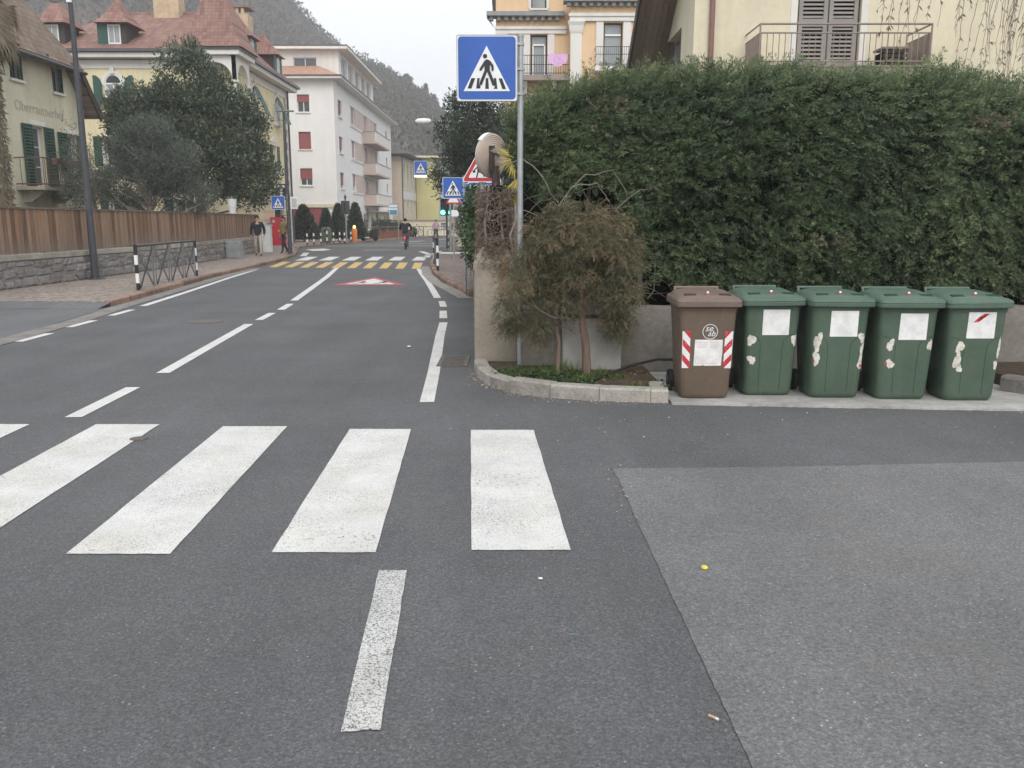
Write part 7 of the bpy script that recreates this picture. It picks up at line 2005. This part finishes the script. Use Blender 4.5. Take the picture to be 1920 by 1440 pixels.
# ================================================================ wooded hill
def S_ridge(x): return np.interp(x, [-420, -260, -160, -110, -92, -84, -76, -70, -62, -52, -42, -36, -31, -26, -20, -12, 0, 30, 90, 300], [60, 96, 104, 100, 92, 86, 76, 69, 63, 58.5, 53, 48.5, 46.5, 42, 36, 29, 22, 15, 11, 9])
def hill_z(x, y):
    t = np.clip((y - 138) / 192, 0, 1); f = 1 - (1 - t) ** 1.55
    back = np.clip((y - 330) / 90, 0, 1)
    z = S_ridge(x) * f * (1 - .35 * back)
    q = np.stack([x, y, 0 * x], -1)
    return z + f * (fnoise(q * .05, 2) * 2.6 + fnoise(q * .16, 3) * 1.1) - 2 * (1 - t) ** 6
gx = np.linspace(-400, 260, 190); gy = np.linspace(134, 430, 90); GX, GY = np.meshgrid(gx, gy); GZ = hill_z(GX, GY)
me = bpy.data.meshes.new('hill'); nx_, ny_ = len(gx), len(gy)
me.from_pydata(np.stack([GX, GY, GZ], -1).reshape(-1, 3).tolist(), [], [(j * nx_ + i, j * nx_ + i + 1, (j + 1) * nx_ + i + 1, (j + 1) * nx_ + i) for j in range(ny_ - 1) for i in range(nx_ - 1)])
t = NT('hill_soil'); p = t.pos()
c = t.ramp(t.mix(.5, t.noise(p, .035, 6, .7), t.noise(p, .3, 5, .7)), [(.3, (.055, .058, .048)), (.5, (.10, .085, .072)), (.62, (.19, .14, .12)), (.75, (.13, .125, .11))])
t.fin(c, .95, .05); me.materials.append(MAT['hill_soil']); me.shade_smooth()
struct(link(bpy.data.objects.new('hill', me)))
n = 110000; x = RNG.uniform(-190, 25, n); y = RNG.uniform(140, 338, n)
q = np.stack([x, y, 0 * x], 1); wood_n = fnoise(q * .045, 12); keep = wood_n + RNG.normal(0, .35, n) > -.35; x, y, wood_n = x[keep], y[keep], wood_n[keep]; n = len(x)
z = hill_z(x, y); P = np.stack([x, y, z], 1) + RNG.normal(0, .5, (n, 3)) * A3(1, 1, 0) + A3(0, 0, 1) * (RNG.random(n) * 2.2)[:, None]
ll = RNG.uniform(.5, 1.5, n); D = rand_dir(n) + A3(0, 0, 1.0)
o = leaf_mesh('hill_wood', P, D, A3(0, -1, .4) + RNG.normal(0, .6, (n, 3)), ll, ll * RNG.uniform(.35, .7, n), 'leaf_wood_hill', None, .45 - .30 * fnoise(q[keep] * .02, 15) + RNG.normal(0, .12, n)); tag(o, 'grey-brown leafless wood covering the hillside', 'wood', kind='stuff')
for (x0, h, w, lab) in ((-31.5, 6.5, 1.0, 'narrow dark cypress standing highest on the hill shoulder'), (-28.6, 5.2, 1.5, 'bushy cypress just below the narrow one on the hill shoulder'), (-38.5, 4.5, 2.4, 'rounded tree on the hill skyline above the apartment block')):
    y0 = 326.; z0 = float(hill_z(np.array([x0]), np.array([y0]))[0]) - .5
    r = thing('ridge_tree', lab, 'tree', (x0, y0, z0), 'trees on the hill skyline')
    MB().tube([(x0, y0, z0), (x0, y0, z0 + h * .7)], [.2, .05], 5).build('trunk', 'bark', r)
    n = 900; t_ = RNG.random(n); a_ = RNG.uniform(0, 6.283, n); rr_ = w * np.sin(PI * (t_ * .86 + .1)) ** .8 * RNG.uniform(.4, 1.05, n)
    P = np.stack([x0 + rr_ * np.cos(a_), y0 + rr_ * np.sin(a_), z0 + .4 + t_ * (h - .4)], 1); ll = RNG.uniform(.4, 1.0, n)
    leaf_mesh('crown', P, rand_dir(n) + A3(0, 0, .8), rand_dir(n), ll, ll * .5, 'leaf_dark', r)
# ================================================================ people and bicycles
def skin_mesh(verts, edges, radii, root=0, sub=1):
    me = bpy.data.meshes.new('tmp_skin'); me.from_pydata(verts, edges, [])
    o = bpy.data.objects.new('tmp_skin', me); COL.objects.link(o)
    o.modifiers.new('skin', 'SKIN').use_smooth_shade = True
    sv = me.skin_vertices[0].data
    for i, rad in enumerate(radii): sv[i].radius = rad if hasattr(rad, '__len__') else (rad, rad)
    sv[root].use_root = True
    s = o.modifiers.new('sub', 'SUBSURF'); s.levels = sub; s.render_levels = sub
    bpy.context.view_layer.update()
    out = bpy.data.meshes.new_from_object(o.evaluated_get(bpy.context.evaluated_depsgraph_get()))
    bpy.data.objects.remove(o); bpy.data.meshes.remove(me)
    return out
def seg_dist(p, a, b):
    ab = b - a; t = max(0, min(1, (p - a).dot(ab) / max(ab.length_squared, 1e-9))); return (p - a - ab * t).length
def person(label, loc, rot, J, mats, jacket_hem=True, beard=False, group=None):
    """J: joint dict; mats: skin, trousers, shoe, top, jacket, hair"""
    r = thing('person', label, 'person', (0, 0, 0), group)
    V = [J[k] for k in ('pelvis', 'belly', 'chest', 'neck', 'head', 'crown')]; E = [(0, 1), (1, 2), (2, 3), (3, 4), (4, 5)]; R = [(.145, .11), (.135, .10), (.165, .105), .055, (.078, .092), .06]
    bones = [('top', 0, 1), ('top', 1, 2), ('skin', 2, 3), ('skin', 3, 4), ('skin', 4, 5)]
    for s in ('l', 'r'):
        i = len(V); V += [J['sh_' + s], J['el_' + s], J['wr_' + s], J['ha_' + s]]; R += [.062, .045, .032, (.02, .036)]; E += [(2, i), (i, i + 1), (i + 1, i + 2), (i + 2, i + 3)]
        bones += [('top', 2, i), ('top', i, i + 1), ('top', i + 1, i + 2), ('skin', i + 2, i + 3)]
        i = len(V); V += [J['hip_' + s], J['kn_' + s], J['an_' + s], J['to_' + s]]; R += [.095, .066, .048, (.042, .03)]; E += [(0, i), (i, i + 1), (i + 1, i + 2), (i + 2, i + 3)]
        bones += [('trousers', 0, i), ('trousers', i, i + 1), ('trousers', i + 1, i + 2), ('shoe', i + 2, i + 3)]
    me = skin_mesh([tuple(v) for v in V], E, R); order = ['skin', 'trousers', 'shoe', 'top']
    VV = [Vector(v) for v in V]
    # five fingers on each hand, curled
    bm = bmesh.new(); bm.from_mesh(me)
    for s in ('l', 'r'):
        h = Vector(J['ha_' + s]); w = Vector(J['wr_' + s]); d = (h - w).normalized(); sd = d.cross(UX if abs(d.x) < .8 else UY).normalized(); nn = d.cross(sd)
        for k in range(5):
            if k == 0: p = [w.lerp(h, .45) + sd * .035, w.lerp(h, .75) + sd * .06, h + sd * .058 + d * .005]
            else:
                o_ = sd * (.032 - .021 * (k - 1)); L = (.065, .075, .07, .052)[k - 1]; p = [h + o_, h + o_ + d * L * .55 + nn * .008, h + o_ + d * L * .85 + nn * .03]
            t = MB().tube(p, [.0095, .0085, .007], 6); vs = [bm.verts.new(q) for q in t.v]
            for f in t.f:
                try: bm.faces.new([vs[i] for i in f])
                except ValueError: pass
    bm.to_mesh(me); bm.free()
    me.materials.clear()
    for k in order: me.materials.append(MAT[mats[k]])
    for p in me.polygons:
        c = p.center; b = min(bones, key=lambda q: seg_dist(c, VV[q[1]], VV[q[2]]))[0]
        p.material_index = order.index(b)
    me.shade_smooth(); me.name = 'body'
    body = link(bpy.data.objects.new('body', me), r)
    # jacket over torso and sleeves
    P0 = Vector(J['pelvis']); hem = P0 + (P0 - Vector(J['belly'])).normalized() * .10
    V = [hem, J['pelvis'], J['belly'], J['chest'], Vector(J['chest']).lerp(Vector(J['neck']), .6)]; E = [(0, 1), (1, 2), (2, 3), (3, 4)]; R = [(.175, .14), (.18, .145), (.165, .13), (.185, .13), .085]
    for s in ('l', 'r'):
        i = len(V); V += [J['sh_' + s], J['el_' + s], Vector(J['el_' + s]).lerp(Vector(J['wr_' + s]), .92)]; R += [.085, .066, .054]; E += [(3, i), (i, i + 1), (i + 1, i + 2)]
    jm = skin_mesh([tuple(v) for v in V], E, R); jm.materials.clear(); jm.materials.append(MAT[mats['jacket']])
    jm.shade_smooth(); jm.name = 'jacket'; link(bpy.data.objects.new('jacket', jm), r)
    # hair cap and face
    hd = Vector(J['head']); cr = Vector(J['crown']); f = Vector(J['face']).normalized(); upv = (cr - hd).normalized(); sd = upv.cross(f).normalized()
    c = hd + upv * .035; m = MB(); rings = []
    for k in range(7):
        ph = PI / 2 * k / 6; rr_ = math.cos(ph); zz = math.sin(ph)
        rings.append([c - f * .018 + sd * (.092 * rr_ * math.cos(a)) + f * (.098 * rr_ * math.sin(a)) * (1 if math.sin(a) < 0 else .86) + upv * (.105 * zz - (.05 if math.sin(a) < -.1 else 0) * (1 - zz)) for a in [2 * PI * i / 14 for i in range(14)]])
    m.loft(rings).build('hair', mats['hair'], r, smooth='all')
    m = MB()
    m.lathe([(.006, 0), (.016, .01), (.010, .035)], hd + f * .085 - upv * .035, (f * .5 + upv).normalized(), 8)
    m.build('nose', mats['skin'], r, smooth=True)
    for s in (-1, 1):
        MB().lathe([(.012, -.004), (.012, .006), (.004, .009)], hd + f * .088 + sd * s * .032 + upv * .012, f, 8).build('eye', 'hair_dark', r)
        MB().lathe([(.010, -.012), (.024, -.004), (.02, .008)], hd + sd * s * .088 - upv * .005, sd * s, 8).build('ear', mats['skin'], r, smooth=True)
    MB().obox(hd + f * .086 - upv * .062, sd, f, upv, .022, .006, .005).build('mouth', 'sign_red' if False else 'hair_dark', r)
    if beard: MB().lathe([(.02, 0), (.05, .02), (.055, .05), (.03, .06)], hd + f * .04 - upv * .12, upv, 10).build('beard', mats['hair'], r, smooth=True)
    r.location = loc; r.rotation_euler.z = rot
    return r
def walk_pose(step=.22, arm=.16, lean=0.0, face=(0, -1, 0)):
    return dict(pelvis=(0, 0, .96), belly=(0, -.01, 1.10), chest=(0, -.015 - lean, 1.32), neck=(0, -.02 - lean, 1.50), head=(0, -.035 - lean, 1.61), crown=(0, -.03 - lean, 1.70), face=face,
        sh_l=(.19, -.01 - lean, 1.41), el_l=(.27, .04 + arm * .2, 1.14), wr_l=(.29, -.04 - arm * .6, .92), ha_l=(.29, -.06 - arm * .7, .84),
        sh_r=(-.19, -.01 - lean, 1.41), el_r=(-.28, .06, 1.14), wr_r=(-.30, -.02 + arm * .2, .91), ha_r=(-.30, -.03 + arm * .25, .83),
        hip_l=(.10, 0, .90), kn_l=(.12, -step * .55 - .02, .50), an_l=(.13, -step * .75, .09), to_l=(.14, -step * .75 - .14, .045),
        hip_r=(-.10, 0, .90), kn_r=(-.12, step * .15, .50), an_r=(-.13, step * .8, .12), to_r=(-.14, step * .8 - .12, .05))
person('man in open dark jacket and beige trousers walking by the fence', (-11.0, 37.5, .098), .12, walk_pose(.26, .2),
    dict(skin='skin', trousers='trousers_beige', shoe='shoe', top='shirt_green', jacket='jacket_black', hair='hair_dark'))
person('man in mustard jacket and dark trousers stepping behind the far lamp', (-10.78, 41.0, .098), -.6, walk_pose(.34, .1, .03),
    dict(skin='skin', trousers='trousers_dark', shoe='shoe', top='jacket_olive', jacket='jacket_olive', hair='hair_dark'), beard=True)
person('person in pink cardigan far off by the low cream wall', (-6.75, 77, .0), .3, walk_pose(.1, .1),
    dict(skin='skin', trousers='trousers_dark', shoe='shoe', top='cardigan_pink', jacket='cardigan_pink', hair='hair_dark'))

def bicycle(name, label, frame_mat, rear_light=False, group=None):
    """wheels in the YZ plane, front towards +Y, origin between the wheels on the ground"""
    r = thing(name, label, 'bicycle', (0, 0, 0), group); R_ = .34
    for y in (-.52, .54):
        w = MB(); n = 28; rings = []
        for k in range(n):
            a = 2 * PI * k / n; c = Vector((0, y + R_ * math.cos(a), R_ + .0 + R_ * math.sin(a))); d = Vector((0, math.cos(a), math.sin(a)))
            rings.append([c + UX * .022 * math.cos(t) + d * .022 * math.sin(t) for t in [2 * PI * i / 6 for i in range(6)]])
        vs = [p + UZ * .022 for q in rings for p in q]
        w.add(vs, [(k * 6 + i, k * 6 + (i + 1) % 6, ((k + 1) % n) * 6 + (i + 1) % 6, ((k + 1) % n) * 6 + i) for k in range(n) for i in range(6)])
        W = w.build('wheel', 'black_rubber', r, smooth=True)
        m = MB()
        for k in range(12):
            a = 2 * PI * k / 12; m.tube([(0, y, R_ + .022), (0, y + (R_ - .03) * math.cos(a), R_ + .022 + (R_ - .03) * math.sin(a))], .0025, 3, False)
        m.lathe([(.025, -.04), (.025, .04)], (0, y, R_ + .022), (1, 0, 0), 8); m.build('spokes', 'metal_galv', W)['kind'] = 'stuff'
    bb, st, hd, ra, fa = (0, -.06, .33), (0, -.22, .80), (0, .38, .86), (0, -.52, .362), (0, .54, .362)
    m = MB()
    for a, b, q in ((bb, st, .016), (bb, (0, .40, .78), .018), ((0, -.2, .74), hd, .016), (bb, ra, .012), ((0, -.2, .72), ra, .011), ((0, .36, .95), (0, .44, .70), .018), ((0, .44, .70), fa, .014)): m.tube([a, b], q, 7)
    m.build('frame', frame_mat, r, smooth=True)
    MB().tube([st, (0, -.25, .92)], .013, 7).build('seat_post', 'metal_galv', r)
    MB().loft([[(-.08, -.38, .93), (.08, -.38, .93), (.08, -.38, .97), (-.08, -.38, .97)], [(-.07, -.28, .94), (.07, -.28, .94), (.06, -.28, .985), (-.06, -.28, .985)], [(-.02, -.10, .95), (.02, -.10, .95), (.02, -.10, .98), (-.02, -.10, .98)]]).build('saddle', 'black_enamel', r, smooth=True)
    MB().tube([(-.29, .26, 1.02), (-.24, .34, 1.05), (0, .36, 1.03), (.24, .34, 1.05), (.29, .26, 1.02)], .012, 7).tube([(0, .365, .94), (0, .36, 1.03)], .014, 7).build('handlebar', 'metal_dark', r, smooth=True)
    MB().lathe([(.095, -.004), (.095, .004)], (.05, -.06, .33), (1, 0, 0), 16).tube([(.06, -.06, .33), (.075, -.06, .17)], .01, 5).tube([(-.06, -.06, .33), (-.075, -.06, .49)], .01, 5).build('crank', 'metal_dark', r)
    for s, z in ((1, .17), (-1, .49)): MB().box(min(s * .075, s * .16), max(s * .075, s * .16), -.10, -.02, z - .012, z + .012).build('pedal', 'black_rubber', r)
    MB().lathe([(.35, -.03), (.385, 0), (.35, .03)], (0, -.52, .362), (1, 0, 0), 4) if False else None
    m = MB(); n = 12; a0 = []; a1 = []
    for k in range(n): a = math.radians(20 + 150 * k / (n - 1)); a0.append(Vector((-.03, -.52 + .385 * math.cos(a), .362 + .385 * math.sin(a)))); a1.append(a0[-1] + UX * .06)
    m.add(a0 + a1, [(k, k + 1, n + k + 1, n + k) for k in range(n - 1)]).build('mudguard', frame_mat, r)
    if rear_light:
        MB().box(-.06, .06, -.78, -.72, .56, .72).build('tail_box', frame_mat, r, bevel=.01)
        MB().lathe([(.035, 0), (.032, .018), (.01, .03)], (0, -.78, .68), (0, -1, 0), 12).build('rear_lamp', 'lamp_red', r, smooth=True)
        MB().box(-.09, .09, -.80, -.36, .755, .775).build('carrier', 'metal_dark', r)
    return r
bk = bicycle('bicycle', 'red bicycle with glowing rear lamp ridden away down the road', 'bike_red', True)
bk.location = (-6.12, 49.8, .004); bk.rotation_euler.z = math.radians(3)
cy = dict(pelvis=(0, -.27, 1.02), belly=(0, -.20, 1.16), chest=(0, -.06, 1.36), neck=(0, .02, 1.53), head=(0, .06, 1.63), crown=(0, .06, 1.73), face=(0, 1, 0),
    sh_l=(.20, -.03, 1.44), el_l=(.33, .10, 1.22), wr_l=(.29, .24, 1.09), ha_l=(.28, .29, 1.06), sh_r=(-.20, -.03, 1.44), el_r=(-.33, .10, 1.22), wr_r=(-.29, .24, 1.09), ha_r=(-.28, .29, 1.06),
    hip_l=(.10, -.23, .98), kn_l=(.13, .10, .62), an_l=(.13, -.05, .26), to_l=(.13, .08, .20), hip_r=(-.10, -.23, .98), kn_r=(-.14, .17, .88), an_r=(-.13, .0, .58), to_r=(-.13, .12, .53))
person('cyclist in dark hooded jacket and jeans riding away', (-6.12, 49.8, .004), math.radians(3), cy, dict(skin='skin', trousers='jeans', shoe='shoe', top='jacket_black', jacket='jacket_black', hair='jacket_black'))
b2 = bicycle('bicycle', 'dark bicycle parked against the low cream wall', 'bike_frame')
b2.location = (-7.6, 86.3, .098); b2.rotation_euler.z = math.radians(-70)
b3 = copy_tree(b2); b3['label'] = 'second dark bicycle leaning by the far railing'; b3.location = (-9.3, 84.6, .098); b3.rotation_euler.z = math.radians(-40)
b3['group'] = b2['group'] = 'parked bicycles'
def scooter(label, loc, rot, m1, m2):
    r = thing('motor_scooter', label, 'scooter', (0, 0, 0), 'parked scooters')
    for y in (-.5, .58):
        MB().lathe([(.12, -.05), (.22, -.045), (.235, 0), (.22, .045), (.12, .05)], (0, y, .235), (1, 0, 0), 18).build('wheel', 'black_rubber', r, smooth=True)
    rings = [[(x, y_, z) for x, z in ((-w, z0), (w, z0), (w * .8, z1), (-w * .8, z1))] for y_, w, z0, z1 in ((-.82, .10, .5, .66), (-.6, .19, .36, .76), (-.2, .19, .26, .76), (-.06, .16, .22, .6))]
    MB().loft(rings).build('rear_body', m1, r, smooth=True); MB().box(-.16, .16, -.06, .36, .22, .30).build('floor', m2, r)
    MB().loft([[(x, y_, z) for x, y_ in ((-w, a), (w, a), (w * .7, b), (-w * .7, b))] for z, w, a, b in ((.28, .17, .34, .44), (.7, .22, .40, .52), (.95, .13, .36, .48))]).build('leg_shield', m1, r, smooth=True)
    MB().loft([[(x, y_, z) for x, z in ((-w, .76), (w, .76), (w * .85, .84), (-w * .85, .84))] for y_, w in ((-.8, .11), (-.5, .16), (-.08, .13))]).build('seat', 'black_enamel', r, smooth=True)
    MB().tube([(-.33, .30, 1.02), (0, .40, 1.0), (.33, .30, 1.02)], .018, 7).build('handlebar', 'black_enamel', r); MB().tube([(0, .42, .95), (0, .58, .3)], .03, 7).build('fork', 'metal_dark', r)
    MB().lathe([(.08, 0), (.07, .05), (.02, .07)], (0, .47, .98), (0, 1, .1), 10).build('headlight', m2, r, smooth=True)
    for s in (-1, 1): MB().lathe([(.06, 0), (.06, .02)], (s * .3, .32, 1.16), (0, -1, 0), 10).tube([(s * .26, .32, 1.02), (s * .3, .33, 1.12)], .008, 4).build('mirror', 'black_enamel', r)
    r.location = loc; r.rotation_euler.z = rot; return r
scooter('dark scooter with white front parked behind the orange beacon', (-11.0, 67.0, .098), 1.2, 'black_enamel', 'white_enamel')
scooter('dark green scooter parked by the low brown wall', (-9.4, 83.5, .098), .3, 'bin_green', 'white_enamel')

# ================================================================ air between here and the hill
hz = MB().box(-640, 640, -120, 760, -1.05, 118).build('haze', 'white_enamel'); hz['kind'] = 'stuff'; hz['label'] = 'thin pale haze filling the valley air'; hz['category'] = 'haze'
hm = bpy.data.materials.new('haze_air'); hm.use_nodes = True; hm.node_tree.nodes.clear()
ho = hm.node_tree.nodes.new('ShaderNodeOutputMaterial'); hv = hm.node_tree.nodes.new('ShaderNodeVolumePrincipled')
hv.inputs['Color'].default_value = (.94, .96, 1.0, 1); hv.inputs['Density'].default_value = .0013; hv.inputs['Anisotropy'].default_value = .1
hm.node_tree.links.new(hv.outputs[0], ho.inputs['Volume'])
hz.data.materials.clear(); hz.data.materials.append(hm)
